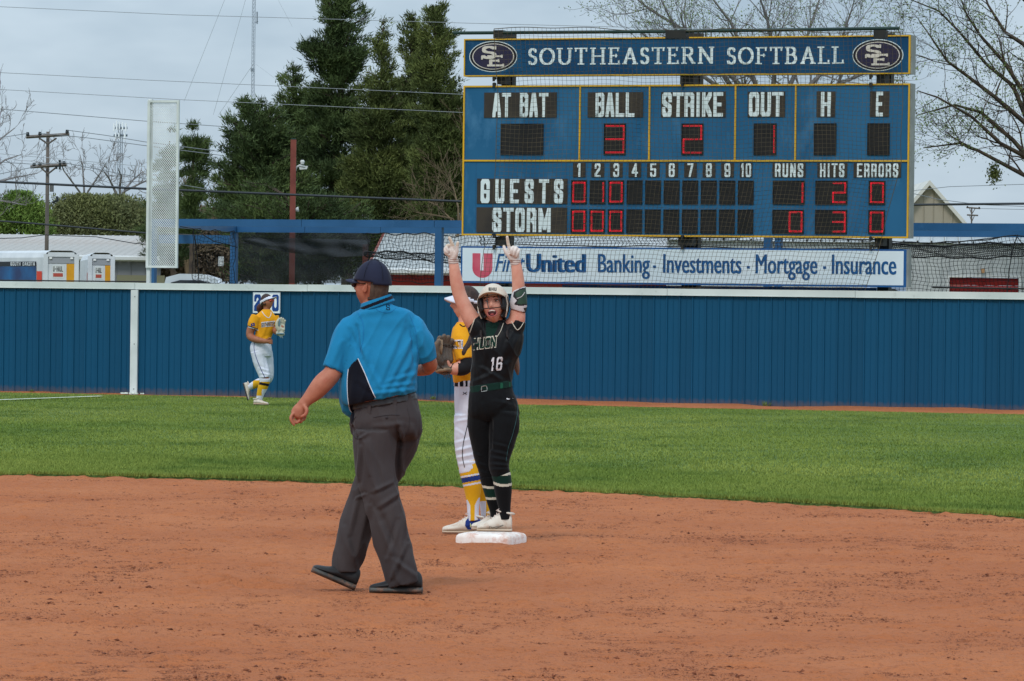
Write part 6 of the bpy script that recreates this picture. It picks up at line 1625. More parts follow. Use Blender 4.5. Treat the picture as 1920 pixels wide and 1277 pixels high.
# shirt
SF = [(756, 612, 704, 740, 6, .005), (770, 640, 716, 745, 6, .006), (778, 660, 735, 742, 6, .005), (690, 655, 683, 700, 5, .004), (655, 620, 688, 690, 5, -.005), (782, 690, 750, 742, 5, .005), (695, 690, 720, 738, 5, .004), (680, 600, 664, 640, 6, -.004), (640, 640, 620, 690, 5, .004), (652, 640, 640, 690, 5, -.004),
      (785, 625, 800, 670, 5, .004), (772, 615, 778, 680, 4, -.007), (668, 612, 676, 664, 4, -.007), (700, 738, 775, 730, 4, .005), (715, 728, 780, 718, 4, .004), (728, 715, 781, 700, 4, .0035), (665, 690, 655, 770, 6, .003), (740, 720, 760, 742, 4, .004), (670, 720, 700, 745, 5, -.003)]
shirt = fuse('polo_shirt', [loft(f, torso, grow=1.0, add=.002), loft(f, belly, rounded=.9), loft(f, slL), loft(f, slR)], [M_shirt, M_navy], um, .0055, 6, folds(SF, 1.4, .003, .09, 3, (1.4, 1, .6), ridge=.006, lean=-.5))
pan = [(671, 672), (676, 682), (684, 700), (692, 720), (700, 738), (704, 746), (690, 760), (672, 786), (664, 780), (656, 768), (652, 745), (651, 715), (653, 692), (660, 682)]
paint(shirt, [(1, lambda ce, nr, px, py: inpoly(px, py, pan) & (nr[:, 1] < .1))])
bv = bvh_of([shirt])
piping('piping', [(671, 672), (684, 700), (692, 720), (700, 738), (704, 746)], bv, .0025, M_wpipe, shirt)
piping('piping', [(653, 692), (651, 715), (652, 745), (656, 768), (664, 777)], bv, .0025, M_wpipe, shirt)
piping('yoke_seam', [(700, 574), (712, 584), (730, 586), (742, 578)], bv, .0012, cloth_m('umpire_seam', c(26, 116, 172)), shirt)
piping('armhole_seam', [(668, 582), (680, 605), (681, 635), (674, 662)], bv, .0014, MATS['umpire_seam'], shirt)
piping('armhole_seam', [(768, 590), (779, 620), (783, 655), (783, 680)], bv, .0014, MATS['umpire_seam'], shirt)
piping('hem_seam', [(610, 682), (624, 691), (641, 698)], bv, .0012, MATS['umpire_seam'], shirt)
print_block('monogram', 'S', 724.5, 731.5, 581, 571, bv, M_navy, shirt, slant=-.1, gap=.2, pen=.20, ph=.09)
co_ = [(704, 562, .01, 31, .95, 19), (706, 569, .01, 34, .92, 19), (707, 577, .01, 37, .88, 20)]
col_ = fuse('collar', [loft(f, [(705, 560, .012, 29.5, .98, 19), (706, 567, .01, 32.5, .95, 19), (707, 576, .01, 36.5, .88, 20)])], [M_shirt, M_navy], um, .004, 2)
paint(col_, [(1, lambda ce, nr, px, py: (py > 579 - (px - 676) * .38 - 2.5) & (py < 579 - (px - 676) * .38 + 4))])
# trousers
TF = [(745, 800, 750, 835, 4, -.010), (748, 838, 744, 900, 4, -.006), (735, 905, 700, 922, 4, .005), (748, 925, 712, 950, 5, .006), (690, 830, 716, 960, 7, .005), (702, 960, 738, 1040, 6, .006), (745, 975, 724, 1040, 5, -.005), (715, 985, 745, 1090, 6, .005), (762, 1020, 735, 1082, 5, .006), (740, 1050, 776, 1080, 5, .005),
      (672, 930, 655, 1000, 5, .005), (690, 950, 668, 1040, 6, .006), (645, 990, 668, 1060, 5, .004), (660, 800, 672, 826, 3, -.008), (672, 826, 690, 812, 3, .005), (676, 838, 670, 900, 4, .006), (683, 830, 692, 890, 4, .004), (772, 800, 780, 830, 6, .004), (668, 935, 682, 928, 3, .006), (700, 800, 756, 795, 5, .003), (760, 960, 750, 1040, 5, .004)]
trs = fuse('trousers', [loft(f, pel, power=2.3), loft(f, legN, rounded=0), loft(f, legF)], M_trs, um, .006, 5, folds(TF, 1.9, .004, .11, 9, (1.3, 1, .5), ridge=.010, lean=.2))
bt = bvh_of([trs])
piping('pocket_welt', [(700, 783), (715, 780), (733, 778), (749, 778)], bt, .0022, cloth_m('grey_seam', c(58, 54, 56)), trs); piping('back_seam', [(764, 765), (768, 790), (762, 815), (748, 832)], bt, .0014, MATS['grey_seam'], trs)
piping('pocket_edge', [(667, 781), (661, 795), (660, 810), (668, 822), (678, 821)], bt, .0028, MATS['grey_seam'], trs)
q = MB(); p = onto(bt, 725, 783, .002); q.add(*ellipsoid(lambda v: p + np.array(v), (0, 0, 0), (.008, .004, .008))); q.build('button', MATS['grey_seam'], trs, True)
belt = fuse('belt', [loft(f, [(720, 746, 0, 61.0, .80, 10), (721, 758.5, 0, 62.5, .81, 10)])], M_belt, um, .005, 1)
for px, py in ((741, 757), (776, 750), (692, 766)):
    q = MB(); b2 = bvh_of([belt]); a_, b_ = onto(b2, px - 3.2, py - 7, .004), onto(b2, px + 3.2, py - 7.5, .004)
    if a_ is None or b_ is None: continue
    dn = np.array([0, 0, -.050]); y_ = np.array([0, .006, 0]); q.add([a_, b_, b_ + dn, a_ + dn, a_ + y_, b_ + y_, b_ + dn + y_, a_ + dn + y_], [(0, 1, 2, 3), (0, 4, 5, 1), (1, 5, 6, 2), (0, 3, 7, 4), (2, 6, 7, 3)]); q.build('belt_loop', M_trs, belt)
q = MB(); q.add(*ellipsoid(xf(f.P(668, 786, -.02)), (0, 0, 0), (.035, .05, .045))); q.build('ball_bag', M_navy, um, True)
shoe(f.P(792, 1109, -.09) * [1, 1, 0], f.P(693, 1110, -.07) * [1, 1, 0], um, M_shoeb, M_soleb, .128, .056, sole_th=.036, lace=M_shoeb, ankle=0)
hl = f.P(664, 1101, .08); te = f.P(583, 1072, .06); hl[2] = .002
shoe(hl, te, um, M_shoeb, M_soleb, .128, .056, ankle=0, up=(te - hl)[[2, 1, 0]] * [1, 0, -1] + [0, 0, .01], sole_th=.036, lace=M_shoeb)

# =================================================================== the celebrating runner
f = Fig(31.2); K = f.k
ru = thing('person', 'player in black and green jersey 16 shouting with both arms raised on the base', 'person', f.P(930, 1000))
hc = f.P(925.5, 572, -.025); TH = xf(hc, -8, -9, -5, 1.0)
rt = [(925, 600, .02, 22, .9, 0), (929, 612, .02, 36, .7, -3), (933, 622, .01, 47, .58, -2), (933, 636, 0, 48.5, .6, 0), (931, 655, 0, 47, .66, 2), (928, 675, 0, 43, .68, 4), (924, 695, 0, 40.5, .68, 6), (921, 714, 0, 39, .70, 8), (920, 724, 0, 38.5, .70, 9)]
aL = [(850, 488, -.02, 8.6, .8), (853, 512, -.02, 10.8, .9), (857, 534, -.01, 12.4, .95), (863, 556, 0, 13, .98), (873, 578, 0, 14, 1), (884, 598, 0, 16.5, .95), (897, 614, .01, 20, .8)]
aR = [(967, 490, -.02, 9.2, .8), (970, 512, -.02, 11, .9), (972, 536, -.01, 12, .95), (972, 560, 0, 13, 1), (971, 582, 0, 14, 1), (968, 602, 0, 16.5, .95), (958, 618, .01, 20, .8)]
sl1 = [(888, 597, 0, 15.5, 1.0), (894, 608, 0, 19.5, .92), (904, 622, .0, 24, .8), (916, 636, 0, 26, .7)]
sl2 = [(971, 600, 0, 16, 1.0), (967, 611, 0, 18.5, .95), (958, 624, 0, 23, .8), (946, 638, 0, 26, .7)]
pl = [(920, 722, 0, 38, .72, 9), (921, 740, 0, 42, .76, 7), (924, 758, 0, 46, .76, 4), (925.5, 775, 0, 48.5, .66, 1), (925.5, 788, 0, 44, .48, 0)]
lgA = [(945, 776, -.02, 27, 1.0), (946, 795, -.03, 28, 1.0), (943.5, 815, -.04, 26, 1.0), (940, 838, -.05, 23, 1.0), (936.5, 858, -.06, 19.5, 1), (936, 874, -.06, 18.5, 1.05), (939, 888, -.05, 17.5, 1), (942, 902, -.045, 16.5, 1), (943.5, 920, -.04, 15.5, 1), (945, 940, -.035, 12.5, 1), (946.5, 958, -.03, 10, 1.05), (947, 974, -.03, 10, 1.15)]
lgB = [(903, 776, .02, 25, 1.0), (902, 795, .03, 25, 1.0), (903, 820, .04, 22.5, 1.0), (906, 850, .05, 18.5, 1), (911, 872, .06, 17, 1), (915, 892, .07, 15.5, 1), (920, 915, .08, 14, 1), (925, 938, .09, 12, 1), (929, 958, .10, 10, 1), (931, 974, .10, 10, 1.1)]
nk = [(925, 592, .0, 17, 1), (925.5, 604, .005, 17, 1), (927, 616, .01, 20, .9), (929, 624, .01, 28, .7)]
body = [head_piece(TH, True, mouth=1.0), loft(f, nk), loft(f, rt[1:], grow=.88), loft(f, aL), loft(f, aR), loft(f, pl[:-1], grow=.75), loft(f, lgA, grow=.72), loft(f, lgB, grow=.72),
        capsule([f.P(849, 488, -.02), f.P(848, 478, -.02), f.P(847, 470, -.02)], [.024, .028, .026]), capsule([f.P(967, 490, -.02), f.P(965, 480, -.02), f.P(962, 472, -.02)], [.025, .028, .026])]
# fingers of the bare hands, worn inside the gloves
P = f.P
gl = {}
gl['L'] = [capsule([P(850, 490, -.02), P(849, 481, -.02), P(847, 473, -.02), P(845, 467, -.02)], [.027, .033, .037, .032]),
    capsule([P(852, 470, -.035), P(849.5, 461, -.04), P(846, 453, -.045), P(842.5, 445.5, -.05)], [.0125, .0118, .011, .0098]),
    capsule([P(846, 466, -.03), P(840.5, 460, -.045), P(837, 464, -.06), P(840, 470, -.06)], [.0125, .0125, .0115, .0105]),
    capsule([P(843, 469, -.025), P(837, 464.5, -.045), P(834.5, 469.5, -.058), P(838.5, 474, -.058)], [.012, .012, .011, .010]),
    capsule([P(843, 473, -.02), P(837, 469.5, -.04), P(836, 475, -.05), P(840.5, 478, -.05)], [.0115, .0112, .0105, .0095]),
    capsule([P(852, 484, -.045), P(856.5, 473, -.06), P(857, 463, -.066), P(858.5, 455, -.068)], [.0145, .0135, .012, .0105]),
    loft(f, [(850.5, 496, -.02, 9.0, .85), (850, 486, -.02, 10.4, .85)])]
gl['R'] = [capsule([P(966.5, 492, -.02), P(965, 483, -.02), P(963.5, 476, -.02), P(964, 470, -.02)], [.027, .034, .039, .034]),
    capsule([P(957, 474, -.03), P(954.5, 464, -.04), P(952.5, 455, -.045), P(951, 444.5, -.05)], [.0128, .0120, .0112, .0100]),
    capsule([P(961, 468, -.035), P(962.5, 463.5, -.058), P(959.5, 469, -.070), P(958.5, 475, -.066)], [.0125, .013, .012, .0108]),
    capsule([P(966, 467.5, -.03), P(967.5, 465, -.055), P(965, 471, -.070), P(963.5, 477.5, -.066)], [.0122, .0128, .0118, .0106]),
    capsule([P(971, 470, -.02), P(972.8, 468.5, -.045), P(970.3, 474.5, -.062), P(968.5, 480.5, -.06)], [.0118, .0122, .0115, .0100]),
    capsule([P(959, 487, -.04), P(951, 476, -.05), P(946.5, 468, -.052), P(945, 462, -.05)], [.0150, .0138, .0122, .0105]),
    loft(f, [(967, 498, -.02, 9.6, .85), (966.5, 487, -.02, 10.8, .85)])]
for s_ in ('L', 'R'):   # slightly slimmer fingers under each glove
    for V_, F_ in gl[s_][1:6]:
        pass
fuse('body', body, M_sk2, ru, .0045, 3)
for s_, (x_, y_, r_) in (('L', (850.5, 489.5, 9.9)), ('R', (966.6, 491.5, 10.3))):
    g_ = fuse('batting_glove', gl[s_], [M_glovew2, M_glovew], ru, .0038, 2)
    paint(g_, [(1, lambda ce, nr, px, py: py < 462)])
    bq = bvh_of([g_])
    for dy_ in (-4, 0, 4): piping('wrist_strap', [(x_ - r_, y_ + dy_), (x_, y_ + dy_ + 1), (x_ + r_, y_ + dy_)], bq, .0016, mat('strap_brown', c(150, 112, 104), rough=.7), g_)
# face
for s_ in (-1, 1):
    q = MB(); q.add(*ellipsoid(TH, (s_ * .029, -.074, .013), (.0125, .009, .0042))); e_ = q.build('eye', M_eyew, ru, True)
    q = MB(); q.add(*ellipsoid(TH, (s_ * .029, -.0822, .0125), (.0068, .0035, .0044))); q.build('iris', M_eyed, e_, True)
    q = MB(); q.tube([TH((s_ * .013, -.0835, .0195)), TH((s_ * .028, -.0855, .0245)), TH((s_ * .045, -.0745, .0175))], .0030, 5); q.build('eyelid', mat('eyelid_dark', c(92, 60, 50), rough=.6), e_)
    q = MB(); q.tube([TH((s_ * .012, -.089, .036)), TH((s_ * .030, -.088, .043)), TH((s_ * .050, -.073, .036))], .0032, 5); q.build('eyebrow', M_brow, ru)
q = MB(); q.add(*ellipsoid(TH, (0, -.079, -.065), (.030, .016, .021))); mo = q.build('mouth', M_mouth, ru, True)
q = MB(); q.tube([TH((.031 * math.cos(a), -.0955 + .014 * math.cos(a) ** 2, -.065 + (.0205 if math.sin(a) > 0 else .0245) * math.sin(a))) for a in np.linspace(0, 2 * math.pi, 21)], .0036, 6, cap=False); q.build('lips', M_lip, mo, True)
q = MB(); q.tube([TH((x, -.0935 + x * x * 12, -.0505 - x * x * 9)) for x in np.linspace(-.0205, .0205, 9)], .0048, 5); q.build('teeth', M_tooth, mo, True)
q = MB(); q.add(*ellipsoid(TH, (0, -.086, -.075), (.015, .010, .006))); q.build('tongue', mat('tongue', c(186, 92, 92), rough=.4), mo, True)
# nostrils shade under the nose come from the nose itself
# helmet: cream shell, dark ear guards, face guard of wire
M_helm = mat('helmet_cream', c(208, 196, 178), c(196, 184, 166), 6, .35, spec=.5); M_helmd = mat('helmet_dark', c(34, 34, 36), rough=.5)
hm = shell('helmet', patch(TH, .103, .118, .130, lambda x, y, z: z > .040 - .25 * max(0, y), .010, cz=.012, cy=.004), M_helm, ru)
shell('brim', brim(TH, .060, .096, .060, -.004, -.102, th=.006, curve=.024), M_helm, hm)
for s_ in (-1, 1):
    g_ = shell('ear_guard', patch(TH, .104, .118, .130, lambda x, y, z: s_ * x > .045 and -.095 < z < .046 and y > -.082 - .15 * min(0, z) and not (z < -.05 and y < -.05), .018, cz=.006, cy=.004), M_helmd, hm)
    q = MB(); q.tube([TH((s_ * .093, -.060, .040)), TH((s_ * .098, -.045, -.01)), TH((s_ * .092, -.052, -.055)), TH((s_ * .080, -.03, -.088))], .0045, 5); q.build('white_edge', M_helm, g_)
q = MB(); q.tube([TH((-.088, -.072, .040)), TH((-.094, -.075, -.01)), TH((-.085, -.088, -.030)), TH((-.040, -.135, -.042)), TH((0, -.146, -.044)), TH((.045, -.135, -.041)), TH((.088, -.085, -.028)), TH((.095, -.072, -.005)), TH((.088, -.07, .04))], .0030, 6)
q.tube([TH((-.018, -.118, .060)), TH((-.022, -.135, .02)), TH((-.014, -.146, -.043))], .0030, 6); q.tube([TH((.044, -.105, .058)), TH((.058, -.125, .01)), TH((.068, -.118, -.037))], .0030, 6)
q.tube([TH((-.085, -.085, .028)), TH((-.04, -.120, .045)), TH((.03, -.122, .046)), TH((.085, -.09, .035))], .0026, 6)
q.build('face_guard', M_wire_b, hm)
bh = bvh_of([hm]); print_block('helmet_print', 'SHU', 916, 931, 545, 539, bh, M_helmd, hm, gap=.25, pen=.36)
for s_ in (-1, 1):
    ln = [P(925 + s_ * 17, 596, .03), P(925 + s_ * 22, 612, -.02), P(925 + s_ * (26 if s_ > 0 else 23), 632, -.10)]
    ha = fuse('hair', [capsule(ln, [.018, .020, .006]), capsule([ln[0] + [.01 * s_, 0, 0], ln[1] + [.008 * s_, -.01, 0], ln[2] + [.01, -.005, -.015]], [.016, .013, .004])], mat('dark_hair', c(36, 27, 25), c(26, 20, 19), 40, .6, stretch=(1, 1, .2)), ru, .005, 1)
fuse('ponytail', [capsule([P(956, 640, .18), P(964, 670, .17), P(969, 690, .15), P(971, 702, .14)], [.03, .03, .02, .008])], mat('hair_tip', c(140, 104, 80), c(110, 80, 62), 50, .6, stretch=(1, 1, .2)), ru, .005, 1)
# jersey
JF = [(890, 640, 900, 700, 6, .004), (955, 640, 930, 690, 6, .005), (968, 640, 950, 700, 6, .005), (905, 690, 940, 712, 4, .005), (890, 715, 925, 700, 4, .004), (975, 625, 955, 660, 5, .004), (900, 605, 912, 630, 4, .004), (962, 608, 950, 635, 4, -.004), (930, 690, 955, 680, 4, .003), (915, 650, 905, 690, 5, .003)]
je = fuse('jersey', [loft(f, rt, add=.004), loft(f, sl1), loft(f, sl2)], [M_blackc, M_green, M_sk2], ru, .005, 5, folds(JF, 1.4, .0025, .08, 5, (1.3, 1, .6), ridge=.006, lean=.5))
vn = [(911, 606), (917, 618), (925.5, 633), (934, 620), (941, 604), (934, 596), (918, 596)]
bj = bvh_of([je])
paint(je, [(1, lambda ce, nr, px, py: inpoly(px, py, [(911, 606), (936, 604), (930, 622), (920, 638), (911.5, 637)]) & (nr[:, 1] < .2))])
us_ = fuse('undershirt', [loft(f, [(925.5, 605, -.01, 16, 1.02, 0), (925.5, 612, -.015, 17, 1.0, 0), (926, 622, -.022, 14, 1.0, 0), (924, 634, -.025, 9, 1.2, 0), (920, 648, -.03, 6, 1.3, 0)])], M_green, ru, .004, 3)
piping('neck_trim', [(907, 606), (908, 625), (911, 645)], bj, .003, M_blackc, je); piping('neck_trim', [(944, 606), (938, 622), (930, 634)], bj, .0025, M_cream, je)
piping('sleeve_trim', [(896, 583), (890, 598), (884, 615), (881, 624)], bj, .003, M_cream, je); piping('sleeve_trim', [(954, 590), (960, 604), (969, 618), (976, 614), (983, 602)], bj, .003, M_cream, je)
print_block('jersey_word', 'HUON', 887, 930, 657, 634, bj, M_cream, je, slant=.08, gap=.08, pen=.32, dy=-.12)
print_block('jersey_word_inner', 'HUON', 888.6, 929, 655.2, 636, bj, cloth_m('word_green', c(16, 50, 40)), je, slant=.08, gap=.12, pen=.24, dy=-.12, lift=.0045)
print_block('jersey_number', '16', 919, 940.5, 696, 670.5, bj, cloth_m('number_white', c(224, 226, 230)), je, slant=.1, gap=.35, pen=.27, dy=-.08, ph=.12)
# elbow guard
eg = fuse('elbow_guard', [loft(f, [(973, 541, -.005, 13.2, 1.05, 22), (972.5, 556, -.005, 15.5, 1.1, 14), (972, 570, -.005, 16.5, 1.1, -2), (971, 583, -.005, 15.2, 1.05, -16)])], [mat('guard_white', c(218, 212, 214), c(206, 200, 200), 12, .5), mat('guard_green', c(52, 78, 60), c(40, 64, 50), 12, .5), mat('guard_black', c(34, 32, 34), rough=.5)], ru, .0042, 2)
paint(eg, [(2, lambda ce, nr, px, py: (py > 578 + (972 - px) * .1) | (py < 541.5 - (px - 972) * .35)), (2, lambda ce, nr, px, py: inpoly(px, py, [(963, 548), (975, 541), (990, 538), (990, 572), (975, 574), (964, 571), (969, 563), (962, 556)])),
           (1, lambda ce, nr, px, py: inpoly(px, py, [(967, 549), (977, 543), (990, 541), (990, 569), (976, 571), (969, 569), (973, 561), (966, 554)])),
           (0, lambda ce, nr, px, py: inpoly(px, py, [(958, 573), (966, 574), (980, 575), (984, 584), (975, 586), (962, 582)]))])
be = bvh_of([eg]); print_block('guard_print', 'OX', 965, 974, 580, 575, be, MATS['guard_black'], eg, gap=.3, pen=.3) if 'X' in BLOCK else None
piping('guard_line', [(969, 560), (978, 556), (984, 548)], be, .0022, MATS['guard_white'], eg)
# trousers, belt
PF = [(905, 760, 918, 800, 5, .004), (930, 752, 962, 760, 4, .004), (935, 772, 970, 780, 4, .003), (960, 742, 935, 765, 4, .004), (922, 790, 921, 840, 3, -.008), (925, 832, 950, 838, 3, .004), (922, 846, 950, 852, 3, .005), (922, 858, 948, 862, 3, .005), (923, 870, 950, 873, 3, .005), (922, 880, 952, 880, 3, .004), (888, 850, 902, 856, 3, .004), (894, 868, 910, 874, 3, .004), (900, 884, 912, 888, 3, .004)]
def clipr(r, y): return [q for q in r if q[1] <= y]
pt = fuse('trousers', [loft(f, pl, add=.002), loft(f, clipr(lgA, 889), grow=1.0, add=.002), loft(f, clipr(lgB, 893), add=.002)], [M_blackp, M_green], ru, .005, 4, folds(PF, 1.3, .0022, .07, 4, (1, 1, .9), ridge=.003))
bp_ = bvh_of([pt]); piping('side_stripe', [(968, 745), (970, 775), (962, 812), (953, 840), (949, 865)], bp_, .0016, mat('stripe_teal', c(44, 82, 84), rough=.8), pt)
q = [(949, 748), (953, 749.5), (964, 746.5), (954, 747.3), (950.5, 746.2)]; print_mesh('swoosh_print', q, [(0, 1, 3, 4), (1, 2, 3)], bp_, MATS['number_white'], pt)
rb = fuse('belt', [loft(f, [(920, 718.5, 0, 39.6, .74, 9), (920.5, 727, 0, 40.5, .74, 9), (920.8, 732, 0, 41, .75, 9)])], M_green, ru, .004, 1)
bb = bvh_of([rb]); piping('buckle', [(903, 725), (912, 724), (912.5, 735), (903.5, 736.5), (903, 725)], bb, .0028, mat('buckle_metal', c(170, 172, 166), rough=.3, metal=.7), rb, n=4)
q = MB(); a_ = [onto(bb, x, y, .006) for x, y in ((896, 726), (924, 722), (924, 732), (896, 737))]
if all(v is not None for v in a_): q.add(a_, [(0, 3, 2, 1)]); q.build('belt_tip', cloth_m('belt_green', c(58, 92, 78)), rb)
q = MB(); a_ = [onto(bb, x, y, .005) for x, y in ((938, 718.5), (957, 714.5), (957, 725), (938, 728.5))]
if all(v is not None for v in a_): q.add(a_, [(0, 3, 2, 1)]); q.build('belt_patch', cloth_m('belt_patch_green', c(26, 84, 62)), rb)
# socks
def sock(name, rings, y0, y1, mats, bands, parent, add=.003, slope=.12, xr=0, vox=.0042, sag=.0):
    rr_ = [q for q in rings if q[1] >= y0 - 12]
    o = fuse(name, [loft(f, rr_, add=add, ratio=1)], mats, parent, vox, 2)
    def mk(a, b):
        def t(ce, nr, px, py):
            v = py - slope * (px - xr) + sag * ((px - xr) / 15.) ** 2 * 1.0
            return (v > a) & (v < b)
        return t
    paint(o, [(i, mk(a, b)) for i, a, b in bands]); return o
M_bsock = cloth_m('black_sock', c(12, 13, 15))
sock('sock', lgA, 890, 975, [M_bsock, M_green, M_cream], [(2, 887.5, 892), (1, 892, 908), (2, 908, 913)], ru, slope=.05, xr=943, sag=3.0)
sock('sock', lgB, 900, 975, [M_bsock, M_green, M_cream], [(2, 912, 916.5), (1, 916.5, 933), (2, 933, 937.5)], ru, slope=.0, xr=920, sag=2.0)
g0 = W(960, 1001, f.Y0 - .03); g1 = W(894, 1001, f.Y0 - .02); zb_top = .078
sh_ = shoe(np.array([g0[0], g0[1], zb_top]), np.array([g1[0], g1[1], zb_top]), ru, M_cleat, M_csole, .138, .048, lace=mat('lace_pink', c(214, 190, 180), rough=.7), sole_th=.02)
bs = bvh_of([sh_]); 
if True:
    piping('tick_mark', [(944, 985), (930, 991), (919, 994), (917.5, 990), (918.5, 986)], bs, .0013, M_wire_b, sh_, lift=.004); piping('tick_mark', [(944, 985), (930, 988), (923, 990), (920, 987)], bs, .0012, M_wire_b, sh_, lift=.004)
g0 = W(938, 985, f.Y0 + .16); g1 = W(884, 985, f.Y0 + .17)
shoe(np.array([g0[0], g0[1], .078]), np.array([g1[0], g1[1], .078]), ru, M_cleat, M_csole, .115, .045, lace=MATS['lace_pink'], sole_th=.02)

# second base
bc = (W(921, 1010, 31.05)); bc = np.array([bc[0], 31.12, 0]); base_t = thing('second_base', 'dusty white second base bag under the celebrating player', 'base', bc)
mb = MB(); a_ = .19; th_ = rad(-20); ca, sa = math.cos(th_), math.sin(th_); n_ = 9; V = []; 
def bp2(x, y, z): return bc + np.array([x * ca - y * sa, x * sa + y * ca, z])
zz_ = [(1.0, 0), (1.0, .042), (.975, .056), (.92, .066), (.75, .074), (.35, .078), (0.0, .078)]
for s_, z in zz_:
    for k in range(32):
        t = 2 * math.pi * k / 32; x = math.copysign(abs(math.cos(t)) ** .2, math.cos(t)); y = math.copysign(abs(math.sin(t)) ** .2, math.sin(t)); V.append(bp2(x * a_ * s_, y * a_ * s_, z))
mb.add(V, [(i * 32 + k, i * 32 + (k + 1) % 32, (i + 1) * 32 + (k + 1) % 32, (i + 1) * 32 + k) for i in range(6) for k in range(32)])
mb.build('bag', mat('base_white', c(226, 214, 204), c(236, 230, 224), 14, .6, .3, 60, dirt=(c(196, 140, 116), 11, .50, .75)), base_t, True)

# =================================================================== the infielder behind the runner
f = Fig(32.4); P = f.P
fi = thing('person', 'infielder in gold jersey and white trousers standing half hidden behind the runner', 'person', f.P(880, 998))
hc = f.P(874, 569, .02); TH = xf(hc, -82, -2, 0, .95)
ft = [(874, 604, .02, 16, 1, 0), (876, 614, .02, 24, 1.2, 0), (876, 626, .02, 28, 1.3, 0), (874, 645, .02, 29, 1.3, 0), (873, 665, .02, 28, 1.25, 0), (874, 690, .02, 26, 1.25, 0), (875, 708, .02, 25, 1.3, 0), (876, 718, .02, 24.5, 1.3, 0)]
fp = [(877, 712, .02, 24, 1.35, 0), (879, 732, .02, 26.5, 1.35, 0), (882, 755, .02, 29.5, 1.3, 0), (882, 780, .02, 29, 1.3, 0), (880, 800, .02, 25, 1.3, 0)]
fl1 = [(876, 780, -.03, 23.5, 1), (873, 815, -.04, 20.5, 1), (873, 842, -.05, 18.8, 1), (876, 864, -.05, 18, 1), (881, 884, -.05, 18.8, 1), (885, 904, -.05, 17.5, 1), (886.5, 925, -.05, 14, 1), (887, 945, -.05, 11, 1), (887, 964, -.05, 10, 1.1), (888, 976, -.05, 10.5, 1.2)]
fl2 = [(890, 780, .10, 22, 1), (894, 830, .12, 18, 1), (898, 870, .13, 15.5, 1), (902, 895, .14, 15, 1), (906, 920, .14, 13, 1), (910, 945, .14, 10, 1), (912, 968, .14, 9.5, 1)]
fa = [(868, 622, -.10, 17, 1), (866, 645, -.16, 15, 1), (870, 668, -.20, 13.5, 1), (872, 684, -.21, 13.5, 1), (860, 691, -.23, 12.5, 1), (848, 692, -.24, 10.5, .9), (840, 690, -.24, 9, .8)]
fb = [(872, 622, .14, 16, 1), (866, 650, .18, 14, 1), (860, 675, .16, 12, 1), (850, 684, .08, 11, 1), (838, 684, .0, 10, 1)]
body = [head_piece(TH, True), ear_piece(TH, -1), loft(f, [(873, 590, .02, 13.5, 1), (873, 603, .02, 13.5, 1), (875, 614, .02, 18, 1)]), loft(f, ft, grow=.9), loft(f, fa), loft(f, fb), loft(f, fp[:-1], grow=.78), loft(f, fl1, grow=.76), loft(f, fl2, grow=.76),
        capsule([P(841, 690, -.24), P(832, 684, -.22), P(826, 676, -.20)], [.026, .034, .028]), capsule([P(840, 684, 0), P(832, 672, -.06), P(828, 660, -.08)], [.026, .034, .02])]
for i in range(4): body.append(capsule([P(831 + i * 3, 682 - i, -.235), P(825 + i * 3, 673, -.245), P(823 + i * 3, 664, -.235)], [.010, .0095, .008]))
body.append(capsule([P(842, 684, -.26), P(838, 674, -.265), P(834, 667, -.26)], [.012, .011, .009]))
fuse('body', body, M_sk2, fi, .0055, 3)
fh = shell('hair', patch(TH, .082, .104, .128, lambda x, y, z: (y > -.03 and z > -.06) or z > .05, .01, cy=.006), M_hairb, fi)
vi = shell('visor', patch(TH, .087, .108, .130, lambda x, y, z: .012 < z - .10 * (-y) * 3.0 < .050 if y < .1 else False, .006, cy=.004), M_whc, fi)
shell('brim', brim(TH, .052, .076, .060, .020, -.098, th=.014, curve=.046), M_whc, vi)
e_ = MB(); e_.add(*ellipsoid(TH, (-.029, -.078, .012), (.014, .010, .008))); e_.build('eye', M_eyed, fi, True)
fuse('braid', [capsule([P(886, 600, .02), P(884, 625, -.12), P(876, 645, -.20), P(869, 662, -.23), P(868, 676, -.24)], [.026, .028, .028, .032, .012]), capsule([P(884, 596, .05), P(882, 612, .0), P(880, 640, -.16)], [.035, .025, .02])], M_hairb, fi, .005, 1)
fj = fuse('jersey', [loft(f, ft, add=.004), loft(f, [(868, 618, -.09, 19.5, 1), (865, 640, -.15, 20, 1), (868, 660, -.19, 18, 1), (871, 675, -.205, 17, 1)]), loft(f, [(872, 618, .13, 19, 1), (866, 645, .17, 19, 1), (862, 660, .17, 17, 1)])], M_gold, fi, .0055, 5,
          folds([(858, 660, 880, 700, 4, .004), (852, 690, 876, 706, 4, .004), (855, 640, 866, 660, 4, .004)], 1, .0025, .08, 2))
bf = bvh_of([fj]); piping('neck_trim', [(862, 608), (868, 612), (876, 610)], bf, .004, M_navy, fj)
print_block('jersey_word', 'OUTH', 848, 868, 654, 637, bf, M_whc, fj, gap=.12, pen=.42); print_block('jersey_word_inner', 'OUTH', 848.8, 867.4, 652, 639, bf, M_navy, fj, gap=.3, pen=.2, lift=.0045)
print_block('jersey_number', '7', 860, 867, 690, 672, bf, M_navy, fj, gap=.1, pen=.3)
fuse('arm_sleeve', [loft(f, [(873, 672, -.205, 14.2, 1), (873, 686, -.212, 14.8, 1), (864, 691, -.225, 14, 1), (856, 691.5, -.233, 12.6, 1)])], cloth_m('black_sleeve', c(30, 30, 32)), fi, .005, 2)
